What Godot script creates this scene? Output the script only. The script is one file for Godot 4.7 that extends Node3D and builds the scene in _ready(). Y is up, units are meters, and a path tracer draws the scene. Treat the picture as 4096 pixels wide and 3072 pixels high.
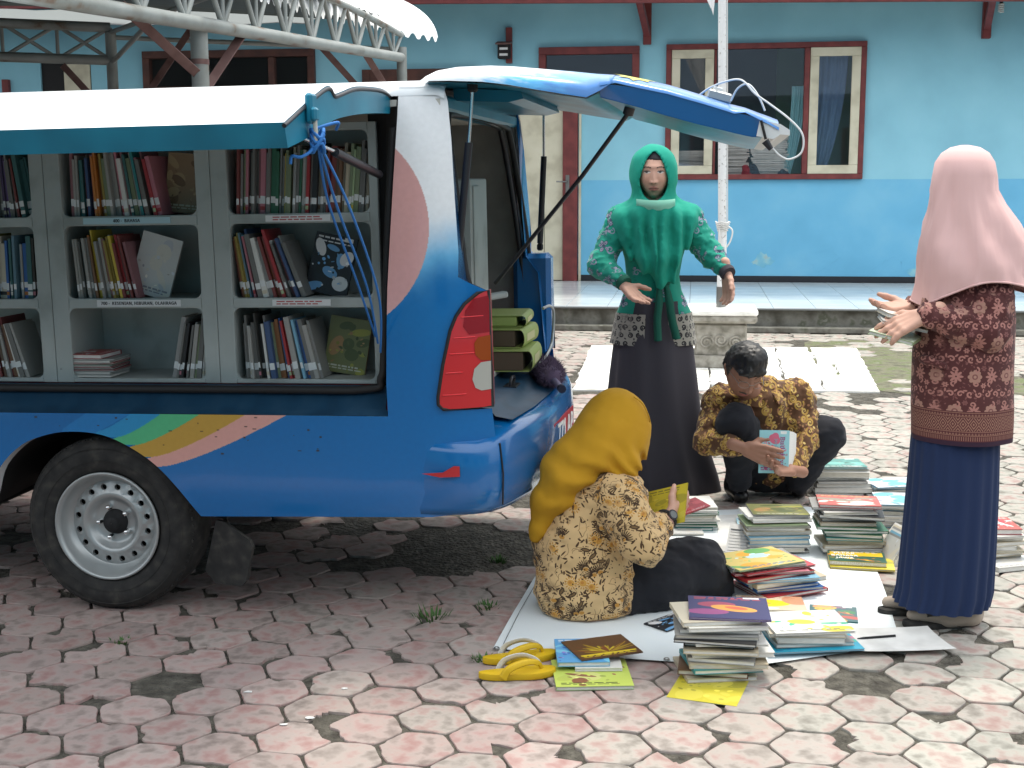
extends Node3D
# A mobile library van with raised doors in a school yard; four people sort books on the paving.

var M := {}            # materials by name
var used := {}         # how often a top-level name was used
var rng := RandomNumberGenerator.new()
var nz := FastNoiseLite.new()
const VAN_AT := Vector3(-1.385, 0, -4.267)
const HOUSE_AT := Vector3(2.022, 0, -12.537)
const UP := Vector3.UP

func _ready():
	light_and_lens()
	nz.seed = 7
	nz.frequency = 1.0
	rng.seed = 11
	make_materials()
	build_ground()
	build_house()
	build_opposite_block()
	build_canopy()
	build_flagpole()
	build_van()
	build_shelf_books()
	build_boot_things()
	build_mat_things()
	build_book_stacks()
	build_green_person()
	build_pink_person()
	build_man()
	build_seated_person()

func light_and_lens():
	var c := Camera3D.new()
	c.name = "camera"
	c.position = Vector3(0, 1.45, 0)
	c.rotation_degrees = Vector3(-8.88, 0, -0.2)
	c.fov = 32.92
	c.near = 0.05
	c.far = 400.0
	add_child(c)
	var sky_m := ProceduralSkyMaterial.new()
	sky_m.sky_top_color = Color(0.97, 0.985, 1.0)
	sky_m.sky_horizon_color = Color(0.60, 0.63, 0.66)
	sky_m.sky_curve = 0.25
	sky_m.ground_bottom_color = Color(0.45, 0.43, 0.40)
	sky_m.ground_horizon_color = Color(0.75, 0.74, 0.72)
	var e := Environment.new()
	e.background_mode = Environment.BG_SKY
	e.sky = Sky.new()
	e.sky.sky_material = sky_m
	e.tonemap_mode = Environment.TONE_MAPPER_LINEAR
	e.tonemap_exposure = 2.15
	e.background_energy_multiplier = 1.0
	e.sdfgi_enabled = true
	e.ssao_enabled = true
	e.ssil_enabled = true
	var w := WorldEnvironment.new()
	w.name = "environment"
	w.environment = e
	add_child(w)
	var s := DirectionalLight3D.new()
	s.name = "sun"
	s.light_energy = 0.5
	s.light_color = Color(1.0, 0.97, 0.92)
	s.light_angular_distance = 14.0
	s.shadow_enabled = true
	add_child(s)
	s.look_at_from_position(Vector3(0.9, 6.5, -1.7), Vector3.ZERO, UP)

# ---------------------------------------------------------------- scene tree helpers
func numbered(called: String) -> String:
	var n: int = used.get(called, 0)
	used[called] = n + 1
	return called if n == 0 else "%s_%03d" % [called, n]

func tag(o: Node, label: String, category: String, group := "", kind := "") -> Node:
	if label: o.set_meta("label", label)
	if category: o.set_meta("category", category)
	if group: o.set_meta("group", group)
	if kind: o.set_meta("kind", kind)
	return o

func thing(called: String, label: String, category: String, at := Vector3.ZERO, turn := 0.0, group := "") -> Node3D:
	var o := Node3D.new()
	o.name = numbered(called)
	add_child(o)
	o.position = at
	o.rotation.y = turn
	tag(o, label, category, group)
	return o

func put(called: String, mesh: Mesh, m: Material, parent: Node, at := Vector3.ZERO, rot := Vector3.ZERO) -> MeshInstance3D:
	var o := MeshInstance3D.new()
	o.mesh = mesh
	o.material_override = m
	o.name = numbered(called) if parent == self else called
	parent.add_child(o, true)
	o.position = at
	o.rotation = rot
	o.cast_shadow = GeometryInstance3D.SHADOW_CASTING_SETTING_ON
	return o

func mb() -> SurfaceTool:
	var st := SurfaceTool.new()
	st.begin(Mesh.PRIMITIVE_TRIANGLES)
	st.set_smooth_group(0)
	return st

func flat(st: SurfaceTool): st.set_smooth_group(-1)
func soft(st: SurfaceTool): st.set_smooth_group(0)

func fin(st: SurfaceTool) -> ArrayMesh:
	st.generate_normals()
	return st.commit()

func part(called: String, st: SurfaceTool, m: Material, parent: Node, at := Vector3.ZERO, rot := Vector3.ZERO) -> MeshInstance3D:
	return put(called, fin(st), m, parent, at, rot)

# ---------------------------------------------------------------- shapes
func tri(st: SurfaceTool, a: Vector3, b: Vector3, c: Vector3):
	st.add_vertex(a); st.add_vertex(b); st.add_vertex(c)

func quad(st: SurfaceTool, a: Vector3, b: Vector3, c: Vector3, d: Vector3):
	tri(st, a, b, c); tri(st, a, c, d)

func quad_uv(st: SurfaceTool, a: Vector3, b: Vector3, c: Vector3, d: Vector3, r := Rect2(0, 0, 1, 1)):
	var uv := [r.position, r.position + Vector2(r.size.x, 0), r.end, r.position + Vector2(0, r.size.y)]
	var p := [a, b, c, d]
	for i in [0, 1, 2, 0, 2, 3]:
		st.set_uv(uv[i]); st.add_vertex(p[i])

# box with chamfered edges, centred on t.origin
func bx(st: SurfaceTool, t: Transform3D, size: Vector3, ch := 0.0):
	flat(st)
	var h := size * 0.5
	ch = min(ch, min(h.x, min(h.y, h.z)) * 0.9)
	if ch <= 0.0:
		for ax in 3:
			for s in [-1.0, 1.0]:
				var u := Vector3.ZERO; var v := Vector3.ZERO; var n := Vector3.ZERO
				u[(ax + 1) % 3] = h[(ax + 1) % 3]; v[(ax + 2) % 3] = h[(ax + 2) % 3]; n[ax] = h[ax] * s
				if s > 0: quad(st, t * (n - u - v), t * (n - u + v), t * (n + u + v), t * (n + u - v))
				else: quad(st, t * (n - u - v), t * (n + u - v), t * (n + u + v), t * (n - u + v))
		soft(st)
		return
	var k := h - Vector3.ONE * ch
	for ax in 3:
		var b := (ax + 1) % 3; var c := (ax + 2) % 3
		for s in [-1.0, 1.0]:
			var n := Vector3.ZERO; n[ax] = h[ax] * s
			var u := Vector3.ZERO; u[b] = k[b]
			var v := Vector3.ZERO; v[c] = k[c]
			if s > 0: quad(st, t * (n - u - v), t * (n - u + v), t * (n + u + v), t * (n + u - v))
			else: quad(st, t * (n - u - v), t * (n + u - v), t * (n + u + v), t * (n - u + v))
		for sb in [-1.0, 1.0]:      # edges along ax
			for sc in [-1.0, 1.0]:
				var e := Vector3.ZERO; e[ax] = k[ax]
				var p := Vector3.ZERO; p[b] = h[b] * sb; p[c] = k[c] * sc
				var q := Vector3.ZERO; q[b] = k[b] * sb; q[c] = h[c] * sc
				if sb * sc < 0: quad(st, t * (p - e), t * (p + e), t * (q + e), t * (q - e))
				else: quad(st, t * (p - e), t * (q - e), t * (q + e), t * (p + e))
	for sx in [-1.0, 1.0]:
		for sy in [-1.0, 1.0]:
			for sz in [-1.0, 1.0]:
				var a := t * Vector3(h.x * sx, k.y * sy, k.z * sz)
				var b2 := t * Vector3(k.x * sx, h.y * sy, k.z * sz)
				var c2 := t * Vector3(k.x * sx, k.y * sy, h.z * sz)
				if sx * sy * sz > 0: tri(st, a, c2, b2)
				else: tri(st, a, b2, c2)
	soft(st)

func box(st: SurfaceTool, at: Vector3, size: Vector3, ch := 0.0, rot := Vector3.ZERO):
	bx(st, Transform3D(Basis.from_euler(rot), at), size, ch)

# bar of rectangular section between two points
func bar(st: SurfaceTool, a: Vector3, b: Vector3, w: float, d: float, ch := 0.002, side := Vector3.UP):
	var y := (b - a)
	var l := y.length()
	y = y / l
	if absf(y.dot(side)) > 0.95: side = Vector3(1, 0, 0.13)
	var x := y.cross(side).normalized()
	var z := x.cross(y)
	bx(st, Transform3D(Basis(x, y, z), (a + b) * 0.5), Vector3(w, l, d), ch)

# tube through points; r is a float or an Array of radii
func tube(st: SurfaceTool, pts: Array, r, n := 10, caps := true, closed := false):
	soft(st)
	var rings := []
	var up := Vector3(0.13, 0.97, 0.21).normalized()
	var m := pts.size()
	var prev := Vector3.ZERO
	for i in m:
		var d: Vector3
		if closed: d = pts[(i + 1) % m] - pts[(i + m - 1) % m]
		elif i == 0: d = pts[1] - pts[0]
		elif i == m - 1: d = pts[i] - pts[i - 1]
		else: d = pts[i + 1] - pts[i - 1]
		d = d.normalized()
		var x: Vector3
		if i == 0:
			x = d.cross(up if absf(d.dot(up)) < 0.95 else Vector3.RIGHT).normalized()
		else:
			x = (prev - d * prev.dot(d)).normalized()
		prev = x
		var y := d.cross(x)
		var rr: float = r[i] if r is Array else r
		var ring := PackedVector3Array()
		for k in n:
			var a := TAU * k / n
			ring.append(pts[i] + (x * cos(a) + y * sin(a)) * rr)
		rings.append(ring)
	if closed: rings.append(rings[0])
	loft(st, rings, caps and not closed)

func loft(st: SurfaceTool, rings: Array, caps := false, wrap := true):
	var n: int = rings[0].size()
	for i in rings.size() - 1:
		var p: PackedVector3Array = rings[i]
		var q: PackedVector3Array = rings[i + 1]
		for k in (n if wrap else n - 1):
			var k2 := (k + 1) % n
			quad(st, p[k], q[k], q[k2], p[k2])
	if caps:
		for e in [0, rings.size() - 1]:
			var p: PackedVector3Array = rings[e]
			var c := Vector3.ZERO
			for v in p: c += v
			c /= n
			flat(st)
			for k in n:
				if e == 0: tri(st, c, p[k], p[(k + 1) % n])
				else: tri(st, c, p[(k + 1) % n], p[k])
			soft(st)

# open sheet given as a grid of points (rows of PackedVector3Array), with thickness along the normals
func sheet(st: SurfaceTool, g: Array, uv := false):
	var nr := g.size(); var nc: int = g[0].size()
	for i in nr - 1:
		for j in nc - 1:
			var id := [[i, j], [i, j + 1], [i + 1, j + 1], [i, j], [i + 1, j + 1], [i + 1, j]]
			for q in id:
				if uv: st.set_uv(Vector2(float(q[1]) / (nc - 1), float(q[0]) / (nr - 1)))
				st.add_vertex(g[q[0]][q[1]])

# turned shape: profile of Vector2(radius, along axis) about the axis through o
func lathe(st: SurfaceTool, prof: Array, n: int, t: Transform3D):
	var rings := []
	for p in prof:
		var ring := PackedVector3Array()
		for k in n:
			var a := TAU * k / n
			ring.append(t * Vector3(cos(a) * p.x, p.y, sin(a) * p.x))
		rings.append(ring)
	loft(st, rings)

# extruded outline: pts 2D in the plane (u, v) of t, thickness along w
func slab(st: SurfaceTool, pts: PackedVector2Array, t: Transform3D, d0: float, d1: float):
	flat(st)
	var idx := Geometry2D.triangulate_polygon(pts)
	for i in range(0, idx.size(), 3):
		var a := pts[idx[i]]; var b := pts[idx[i + 1]]; var c := pts[idx[i + 2]]
		tri(st, t * Vector3(a.x, a.y, d1), t * Vector3(c.x, c.y, d1), t * Vector3(b.x, b.y, d1))
		tri(st, t * Vector3(a.x, a.y, d0), t * Vector3(b.x, b.y, d0), t * Vector3(c.x, c.y, d0))
	for i in pts.size():
		var a := pts[i]; var b := pts[(i + 1) % pts.size()]
		quad(st, t * Vector3(a.x, a.y, d0), t * Vector3(a.x, a.y, d1), t * Vector3(b.x, b.y, d1), t * Vector3(b.x, b.y, d0))
	soft(st)

# curved panel: a 2D outline cut into strips, bent by f(x, y) -> Vector3, uv = (x, y) mapped by rect
func bent(st: SurfaceTool, poly: PackedVector2Array, f: Callable, step: float, r: Rect2, step_x := 0.0):
	if step_x <= 0.0: step_x = step
	var lo := poly[0]; var hi := poly[0]
	for p in poly:
		lo = lo.min(p); hi = hi.max(p)
	var y := lo.y
	while y < hi.y - 1e-6:
		var y2 := minf(y + step, hi.y)
		var band := PackedVector2Array([Vector2(lo.x - 1, y), Vector2(hi.x + 1, y), Vector2(hi.x + 1, y2), Vector2(lo.x - 1, y2)])
		for strip in Geometry2D.intersect_polygons(poly, band):
			var x := lo.x
			while x < hi.x - 1e-6:
				var x2 := minf(x + step_x, hi.x)
				for q in Geometry2D.intersect_polygons(strip, PackedVector2Array([Vector2(x, y - 1), Vector2(x2, y - 1), Vector2(x2, y2 + 1), Vector2(x, y2 + 1)])):
					for i in Geometry2D.triangulate_polygon(q):
						var p: Vector2 = q[i]
						st.set_uv(Vector2((p.x - r.position.x) / r.size.x, 1.0 - (p.y - r.position.y) / r.size.y))
						st.add_vertex(f.call(p.x, p.y))
				x = x2
		y = y2

func rim_edge(st: SurfaceTool, poly: Array, f: Callable, depth: Vector3):   # turned-in edge along an outline
	for i in poly.size() - 1:
		var a: Vector3 = f.call(poly[i].x, poly[i].y); var b: Vector3 = f.call(poly[i + 1].x, poly[i + 1].y)
		quad(st, a, b, b + depth, a + depth)

func curve(pts: Array, n: int) -> Array:      # Catmull-Rom through points
	var out := []
	var m := pts.size()
	for i in m - 1:
		var p0 = pts[max(i - 1, 0)]; var p1 = pts[i]; var p2 = pts[i + 1]; var p3 = pts[min(i + 2, m - 1)]
		for k in n:
			var t := float(k) / n
			out.append(0.5 * ((2.0 * p1) + (p2 - p0) * t + (2.0 * p0 - 5.0 * p1 + 4.0 * p2 - p3) * t * t + (3.0 * p1 - p0 - 3.0 * p2 + p3) * t * t * t))
	out.append(pts[m - 1])
	return out

# ---------------------------------------------------------------- soft bodies: tapered capsules blended and meshed as surface nets
# bone: [a, b, ra, rb] or [a, b, ra, rb, squash, about] ; wrinkle: Callable(Vector3) -> float added to the distance
func blob(st: SurfaceTool, bones: Array, cell: float, blend := 0.02, wrinkle = null, cut = null, color = null):
	var k := 1.0 / blend
	var lo := Vector3.ONE * 1e9; var hi := -lo
	for b in bones:
		var r: float = max(b[2], b[3]) * (maxf(b[4].x, maxf(b[4].y, b[4].z)) if b.size() > 4 else 1.0) + cell * 3.0
		for q in 2:
			lo = lo.min(b[q] - Vector3.ONE * r); hi = hi.max(b[q] + Vector3.ONE * r)
	var dim := ((hi - lo) / cell).ceil()
	var nx := int(dim.x) + 1; var ny := int(dim.y) + 1; var nzz := int(dim.z) + 1
	var F := PackedFloat32Array(); F.resize(nx * ny * nzz); F.fill(0.0)
	var mg := blend * 4.0 + cell * 2.0
	for b in bones:
		var a: Vector3 = b[0]; var ab: Vector3 = b[1] - a
		var ra: float = b[2]; var dr: float = b[3] - ra
		var l2 := maxf(ab.length_squared(), 1e-9)
		var S := Vector3.ONE
		var ms := 1.0
		if b.size() > 4:
			S = b[4]; ms = min(S.x, min(S.y, S.z))
		var rm := maxf(ra, b[3]) * maxf(S.x, maxf(S.y, S.z)) + mg
		var c0 := ((a.min(b[1]) - Vector3.ONE * rm - lo) / cell).floor().max(Vector3.ZERO)
		var c1 := ((a.max(b[1]) + Vector3.ONE * rm - lo) / cell).ceil().min(Vector3(nx - 1, ny - 1, nzz - 1))
		var iS := Vector3.ONE / S
		var abS := ab * iS
		l2 = maxf(abS.length_squared(), 1e-9)
		for z in range(int(c0.z), int(c1.z) + 1):
			for y in range(int(c0.y), int(c1.y) + 1):
				var row := (z * ny + y) * nx
				for x in range(int(c0.x), int(c1.x) + 1):
					var p := (lo + Vector3(x, y, z) * cell - a) * iS
					var h := clampf(p.dot(abS) / l2, 0.0, 1.0)
					var d := ((p - abS * h).length() - ra - dr * h) * ms
					if d < mg: F[row + x] += exp(-k * maxf(d, -blend * 60.0))
	for i in F.size():
		var s := F[i]
		F[i] = 1.0 if s < 1e-9 else -log(s) / k
	if wrinkle != null or cut != null:
		for z in nzz:
			for y in ny:
				for x in nx:
					var i := (z * ny + y) * nx + x
					var d := F[i]
					if absf(d) < 0.06:
						var p := lo + Vector3(x, y, z) * cell
						if wrinkle != null: d += wrinkle.call(p)
						if cut != null: d = maxf(d, cut.call(p))
						F[i] = d
					elif d < 0 and cut != null:
						F[i] = maxf(d, cut.call(lo + Vector3(x, y, z) * cell))
	var V := {}
	var off := [0, 1, nx, nx + 1, nx * ny, nx * ny + 1, nx * ny + nx, nx * ny + nx + 1]
	var edges := [[0, 1], [2, 3], [4, 5], [6, 7], [0, 2], [1, 3], [4, 6], [5, 7], [0, 4], [1, 5], [2, 6], [3, 7]]
	for z in nzz - 1:
		for y in ny - 1:
			var row := (z * ny + y) * nx
			for x in nx - 1:
				var i := row + x
				var m := 0
				for q in 8:
					if F[i + off[q]] < 0.0: m += 1
				if m == 0 or m == 8: continue
				var acc := Vector3.ZERO; var cnt := 0
				for e in edges:
					var d0 := F[i + off[e[0]]]; var d1 := F[i + off[e[1]]]
					if (d0 < 0.0) != (d1 < 0.0):
						var t := d0 / (d0 - d1)
						var p0 := Vector3(e[0] & 1, (e[0] >> 1) & 1, e[0] >> 2)
						var p1 := Vector3(e[1] & 1, (e[1] >> 1) & 1, e[1] >> 2)
						acc += p0.lerp(p1, t); cnt += 1
				V[i] = lo + (Vector3(x, y, z) + acc / cnt) * cell
	soft(st)
	var ax := [1, nx, nx * ny]
	for i in V:
		for a in 3:
			var d0 := F[i]; var d1 := F[i + ax[a]]
			if (d0 < 0.0) == (d1 < 0.0): continue
			var u: int = ax[(a + 1) % 3]; var v: int = ax[(a + 2) % 3]
			if not (V.has(i - u) and V.has(i - v) and V.has(i - u - v)): continue
			var q := [V[i], V[i - u], V[i - u - v], V[i - v]]
			if d0 < 0.0: q = [V[i], V[i - v], V[i - u - v], V[i - u]]
			for w in [0, 1, 2, 0, 2, 3]:
				if color != null: st.set_color(color.call(q[w]))
				st.add_vertex(q[w])

func folds(amp: float, f1: float, stretch := Vector3.ONE) -> Callable:
	return func(p: Vector3) -> float:
		var q := p * stretch
		return amp * nz.get_noise_3d(q.x * f1, q.y * f1, q.z * f1) + amp * 0.4 * nz.get_noise_3d(q.x * f1 * 2.7 + 9.0, q.y * f1 * 2.7, q.z * f1 * 2.7)

# ---------------------------------------------------------------- lettering
var fonts := {}
func letters(text: String, size: float, depth: float, m: Material, parent: Node, at: Vector3, rot: Vector3, face := "Droid Sans", bold := false, called := "lettering") -> MeshInstance3D:
	var key := face + str(bold)
	if not fonts.has(key):
		var f := SystemFont.new()
		f.font_names = PackedStringArray([face])
		f.font_weight = 700 if bold else 400
		fonts[key] = f
	var t := TextMesh.new()
	t.text = text
	t.font = fonts[key]
	t.font_size = 32
	t.pixel_size = size / 23.0
	t.depth = depth
	t.curve_step = 2.0
	return put(called, t, m, parent, at, rot)

# ---------------------------------------------------------------- materials
func lin(r: float, g: float, b: float) -> Color:
	return Color(r, g, b).linear_to_srgb()

func mat(c: Color, rough := 0.7, metal := 0.0) -> StandardMaterial3D:
	var m := StandardMaterial3D.new()
	m.albedo_color = c.linear_to_srgb()
	m.roughness = rough
	m.metallic = metal
	return m

func ramp_tex(cols: Array, freq: float, seed_ := 1, size := 512, oct := 4, kind := FastNoiseLite.TYPE_SIMPLEX_SMOOTH) -> NoiseTexture2D:
	var n := FastNoiseLite.new()
	n.seed = seed_
	n.noise_type = kind
	n.frequency = freq
	n.fractal_octaves = oct
	var g := Gradient.new()
	g.offsets = PackedFloat32Array()
	var offs := PackedFloat32Array(); var cc := PackedColorArray()
	for c in cols:
		offs.append(c[0]); cc.append((c[1] as Color).linear_to_srgb())
	g.offsets = offs; g.colors = cc
	var t := NoiseTexture2D.new()
	t.width = size; t.height = size
	t.seamless = true
	t.seamless_blend_skirt = 0.2
	t.noise = n
	t.color_ramp = g
	return t

func grey_tex(freq: float, seed_ := 1, size := 256, oct := 4) -> NoiseTexture2D:
	return ramp_tex([[0.0, Color(0, 0, 0)], [1.0, Color(1, 1, 1)]], freq, seed_, size, oct)

func tex_mat(t: Texture2D, rough: float, per_m: float, world := true, sharp := 6.0) -> StandardMaterial3D:
	var m := StandardMaterial3D.new()
	m.albedo_texture = t
	m.roughness = rough
	m.uv1_triplanar = true
	m.uv1_world_triplanar = world
	m.uv1_triplanar_sharpness = sharp
	m.uv1_scale = Vector3.ONE * per_m
	return m

func relief(m: StandardMaterial3D, t: Texture2D, cm: float) -> StandardMaterial3D:
	m.heightmap_enabled = true
	m.heightmap_texture = t
	m.heightmap_scale = cm
	return m


func make_materials():
	var C := func(r, g, b): return Color(r, g, b)
	# paving: cement grey with worn red oxide pigment
	var pv := ramp_tex([[0.0, Color(0.50, 0.49, 0.46)], [0.25, Color(0.74, 0.74, 0.71)], [0.42, Color(0.97, 0.98, 0.95)], [0.55, Color(1.0, 0.95, 0.92)], [0.61, Color(0.98, 0.86, 0.84)], [0.75, Color(0.90, 0.72, 0.70)], [1.0, Color(0.78, 0.52, 0.51)]], 0.011, 3, 1024, 7)
	M.paver = tex_mat(pv, 0.92, 0.9)
	M.paver.vertex_color_use_as_albedo = true
	relief(M.paver, grey_tex(0.03, 5, 512, 6), 0.35)
	M.soil = tex_mat(ramp_tex([[0.2, Color(0.05, 0.045, 0.036)], [0.5, Color(0.085, 0.078, 0.063)], [0.8, Color(0.13, 0.12, 0.098)]], 0.02, 8, 512, 6), 0.98, 1.3)
	relief(M.soil, grey_tex(0.06, 9, 512, 5), 1.2)
	M.moss = tex_mat(ramp_tex([[0.2, Color(0.10, 0.10, 0.065)], [0.5, Color(0.17, 0.165, 0.11)], [0.75, Color(0.12, 0.15, 0.06)], [0.9, Color(0.24, 0.23, 0.18)]], 0.012, 18, 512, 6), 0.98, 0.8)
	relief(M.moss, grey_tex(0.06, 19, 512, 5), 0.8)
	M.white_slab = tex_mat(ramp_tex([[0.1, Color(0.52, 0.50, 0.44)], [0.38, Color(0.78, 0.77, 0.72)], [0.7, Color(0.86, 0.85, 0.82)]], 0.015, 21, 512, 5), 0.9, 0.7)
	# house
	M.wall = tex_mat(ramp_tex([[0.15, Color(0.25, 0.53, 0.65)], [0.5, Color(0.27, 0.57, 0.69)], [0.85, Color(0.295, 0.60, 0.72)]], 0.006, 31, 512, 5), 0.85, 0.35)
	relief(M.wall, grey_tex(0.05, 33, 256, 4), 0.12)
	M.dado = tex_mat(ramp_tex([[0.12, Color(0.14, 0.43, 0.64)], [0.55, Color(0.16, 0.47, 0.69)], [0.9, Color(0.20, 0.51, 0.71)]], 0.006, 35, 512, 5), 0.8, 0.35)
	relief(M.dado, grey_tex(0.05, 33, 256, 4), 0.12)
	M.bare_plaster = tex_mat(ramp_tex([[0.2, Color(0.14, 0.43, 0.63)], [0.5, Color(0.20, 0.49, 0.63)], [0.75, Color(0.30, 0.55, 0.61)], [0.9, Color(0.36, 0.50, 0.50)]], 0.02, 36, 256, 5), 0.9, 1.2)
	M.skirting = mat(Color(0.012, 0.014, 0.02), 0.5)
	M.maroon = tex_mat(ramp_tex([[0.2, Color(0.13, 0.022, 0.022)], [0.8, Color(0.19, 0.035, 0.033)]], 0.02, 37, 256, 4), 0.55, 1.0)
	M.brown_wood = tex_mat(ramp_tex([[0.2, Color(0.06, 0.022, 0.016)], [0.8, Color(0.10, 0.035, 0.024)]], 0.02, 38, 256, 4), 0.6, 1.0)
	M.cream = tex_mat(ramp_tex([[0.15, Color(0.50, 0.46, 0.34)], [0.5, Color(0.62, 0.58, 0.44)], [0.85, Color(0.66, 0.62, 0.48)]], 0.012, 39, 256, 4), 0.6, 0.9)
	M.porch_tile = tex_mat(ramp_tex([[0.2, Color(0.62, 0.68, 0.70)], [0.8, Color(0.72, 0.77, 0.78)]], 0.01, 41, 256, 4), 0.18, 0.6)
	M.grout = mat(Color(0.16, 0.17, 0.17), 0.9)
	M.kerb = tex_mat(ramp_tex([[0.1, Color(0.075, 0.07, 0.055)], [0.4, Color(0.14, 0.135, 0.115)], [0.6, Color(0.20, 0.195, 0.17)], [0.8, Color(0.10, 0.105, 0.075)], [0.95, Color(0.33, 0.32, 0.29)]], 0.012, 43, 512, 6), 0.95, 0.6)
	relief(M.kerb, grey_tex(0.05, 44, 256, 5), 0.6)
	M.stone = tex_mat(ramp_tex([[0.1, Color(0.16, 0.15, 0.12)], [0.5, Color(0.30, 0.28, 0.24)], [0.9, Color(0.40, 0.38, 0.33)]], 0.03, 45, 256, 5), 0.95, 1.2)
	M.glass = mat(Color(0.05, 0.06, 0.065), 0.02)
	M.glass.transparency = BaseMaterial3D.TRANSPARENCY_ALPHA
	M.glass.albedo_color.a = 0.14
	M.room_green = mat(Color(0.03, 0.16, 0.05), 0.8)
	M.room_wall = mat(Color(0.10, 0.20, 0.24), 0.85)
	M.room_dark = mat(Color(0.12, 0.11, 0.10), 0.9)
	M.paper = tex_mat(ramp_tex([[0.2, Color(0.62, 0.61, 0.58)], [0.8, Color(0.76, 0.75, 0.72)]], 0.02, 47, 256, 3), 0.9, 1.5)
	M.cloth_blue = mat(Color(0.30, 0.62, 0.68), 0.9)
	M.cloth_steel = mat(Color(0.12, 0.22, 0.38), 0.85)
	M.cloth_red = mat(Color(0.35, 0.02, 0.04), 0.9)
	M.cloth_dark = mat(Color(0.02, 0.025, 0.05), 0.9)
	M.roof_tile = mat(Color(0.16, 0.10, 0.08), 0.9)
	M.slate = mat(Color(0.14, 0.20, 0.28), 0.8)
	M.steel_door = mat(Color(0.25, 0.25, 0.24), 0.35, 0.8)
	# canopy
	M.pipe = tex_mat(ramp_tex([[0.10, Color(0.15, 0.10, 0.07)], [0.22, Color(0.21, 0.22, 0.20)], [0.5, Color(0.265, 0.29, 0.278)], [0.9, Color(0.33, 0.355, 0.345)]], 0.006, 51, 512, 6), 0.55, 0.8)
	M.primer = tex_mat(ramp_tex([[0.2, Color(0.11, 0.055, 0.05)], [0.8, Color(0.19, 0.11, 0.10)]], 0.02, 52, 256, 4), 0.75, 1.0)
	M.tin = tex_mat(ramp_tex([[0.1, Color(0.55, 0.56, 0.55)], [0.5, Color(0.76, 0.78, 0.78)], [0.9, Color(0.84, 0.85, 0.85)]], 0.01, 53, 256, 4), 0.5, 0.4)
	M.tin_old = mat(Color(0.10, 0.115, 0.11), 0.6, 0.2)
	M.pole = tex_mat(ramp_tex([[0.0, Color(0.16, 0.13, 0.10)], [0.24, Color(0.22, 0.20, 0.18)], [0.27, Color(0.72, 0.73, 0.73)], [1.0, Color(0.80, 0.81, 0.81)]], 0.035, 54, 512, 5), 0.55, 1.6)
	M.white_cloth = mat(Color(0.78, 0.78, 0.78), 0.85)
	M.rope_white = mat(Color(0.70, 0.70, 0.68), 0.9)
	# van
	M.blue = mat(Color(0.002, 0.125, 0.37), 0.25)
	M.blue.clearcoat_enabled = true
	M.blue.clearcoat = 0.6
	M.blue.clearcoat_roughness = 0.06
	M.blue_dirty_shaded = tex_mat(ramp_tex([[0.2, Color(0.010, 0.042, 0.085)], [0.5, Color(0.011, 0.052, 0.105)], [0.8, Color(0.02, 0.065, 0.12)]], 0.01, 61, 512, 5), 0.42, 1.6, false)  # dirty blue of the rear sill; on the side ledge it stands for shade
	M.teal = tex_mat(ramp_tex([[0.2, Color(0.006, 0.13, 0.21)], [0.5, Color(0.008, 0.17, 0.27)], [0.8, Color(0.012, 0.21, 0.32)]], 0.01, 62, 256, 4), 0.35, 0.8, false)
	M.van_white = mat(Color(0.80, 0.84, 0.86), 0.25)
	M.van_white.clearcoat_enabled = true
	M.van_white.clearcoat = 0.5
	M.black_rubber = mat(Color(0.012, 0.012, 0.013), 0.6)
	M.tyre = tex_mat(ramp_tex([[0.2, Color(0.014, 0.014, 0.014)], [0.6, Color(0.026, 0.025, 0.024)], [0.9, Color(0.05, 0.046, 0.04)]], 0.02, 63, 256, 5), 0.85, 3.0, false)
	M.black = mat(Color(0.010, 0.010, 0.011), 0.75)
	M.rim = mat(Color(0.42, 0.44, 0.44), 0.38, 0.55)
	M.chrome = mat(Color(0.75, 0.75, 0.75), 0.15, 1.0)
	M.strut = mat(Color(0.02, 0.02, 0.025), 0.35)
	M.lens_red = mat(Color(0.55, 0.006, 0.012), 0.08)
	M.lens_red.clearcoat_enabled = true
	M.lens_dark = mat(Color(0.26, 0.004, 0.008), 0.12)
	M.lens_amber = mat(Color(0.30, 0.06, 0.01), 0.1)
	M.lens_highlight = mat(Color(0.80, 0.03, 0.04), 0.08)  # lighter red painted as highlight on the lens
	M.lens_clear = mat(Color(0.42, 0.42, 0.38), 0.1)
	M.interior = tex_mat(ramp_tex([[0.2, Color(0.26, 0.255, 0.24)], [0.8, Color(0.34, 0.33, 0.31)]], 0.02, 64, 256, 4), 0.9, 1.0)
	M.lining = mat(Color(0.52, 0.51, 0.46), 0.85)
	M.shelf_white_shaded = tex_mat(ramp_tex([[0.12, Color(0.27, 0.30, 0.285)], [0.4, Color(0.38, 0.42, 0.405)], [0.9, Color(0.43, 0.47, 0.455)]], 0.012, 65, 256, 5), 0.5, 1.0)  # white paint greyed, shade under the raised door is in the colour
	M.red_mat = mat(Color(0.42, 0.05, 0.05), 0.85)
	M.plate_red = mat(Color(0.42, 0.012, 0.03), 0.4)
	M.chip_red = mat(Color(0.45, 0.02, 0.025), 0.5)
	M.white = mat(Color(0.78, 0.78, 0.76), 0.6)
	M.rope_blue = mat(Color(0.025, 0.17, 0.50), 0.75)
	M.label_blue = mat(Color(0.42, 0.62, 0.68), 0.7)
	M.label_white = mat(Color(0.70, 0.72, 0.72), 0.7)
	M.ink = mat(Color(0.01, 0.012, 0.02), 0.7)
	M.ink_red = mat(Color(0.45, 0.08, 0.08), 0.7)
	M.pages = tex_mat(ramp_tex([[0.2, Color(0.46, 0.43, 0.35)], [0.8, Color(0.66, 0.63, 0.55)]], 0.05, 71, 256, 3), 0.9, 4.0, false)
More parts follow.
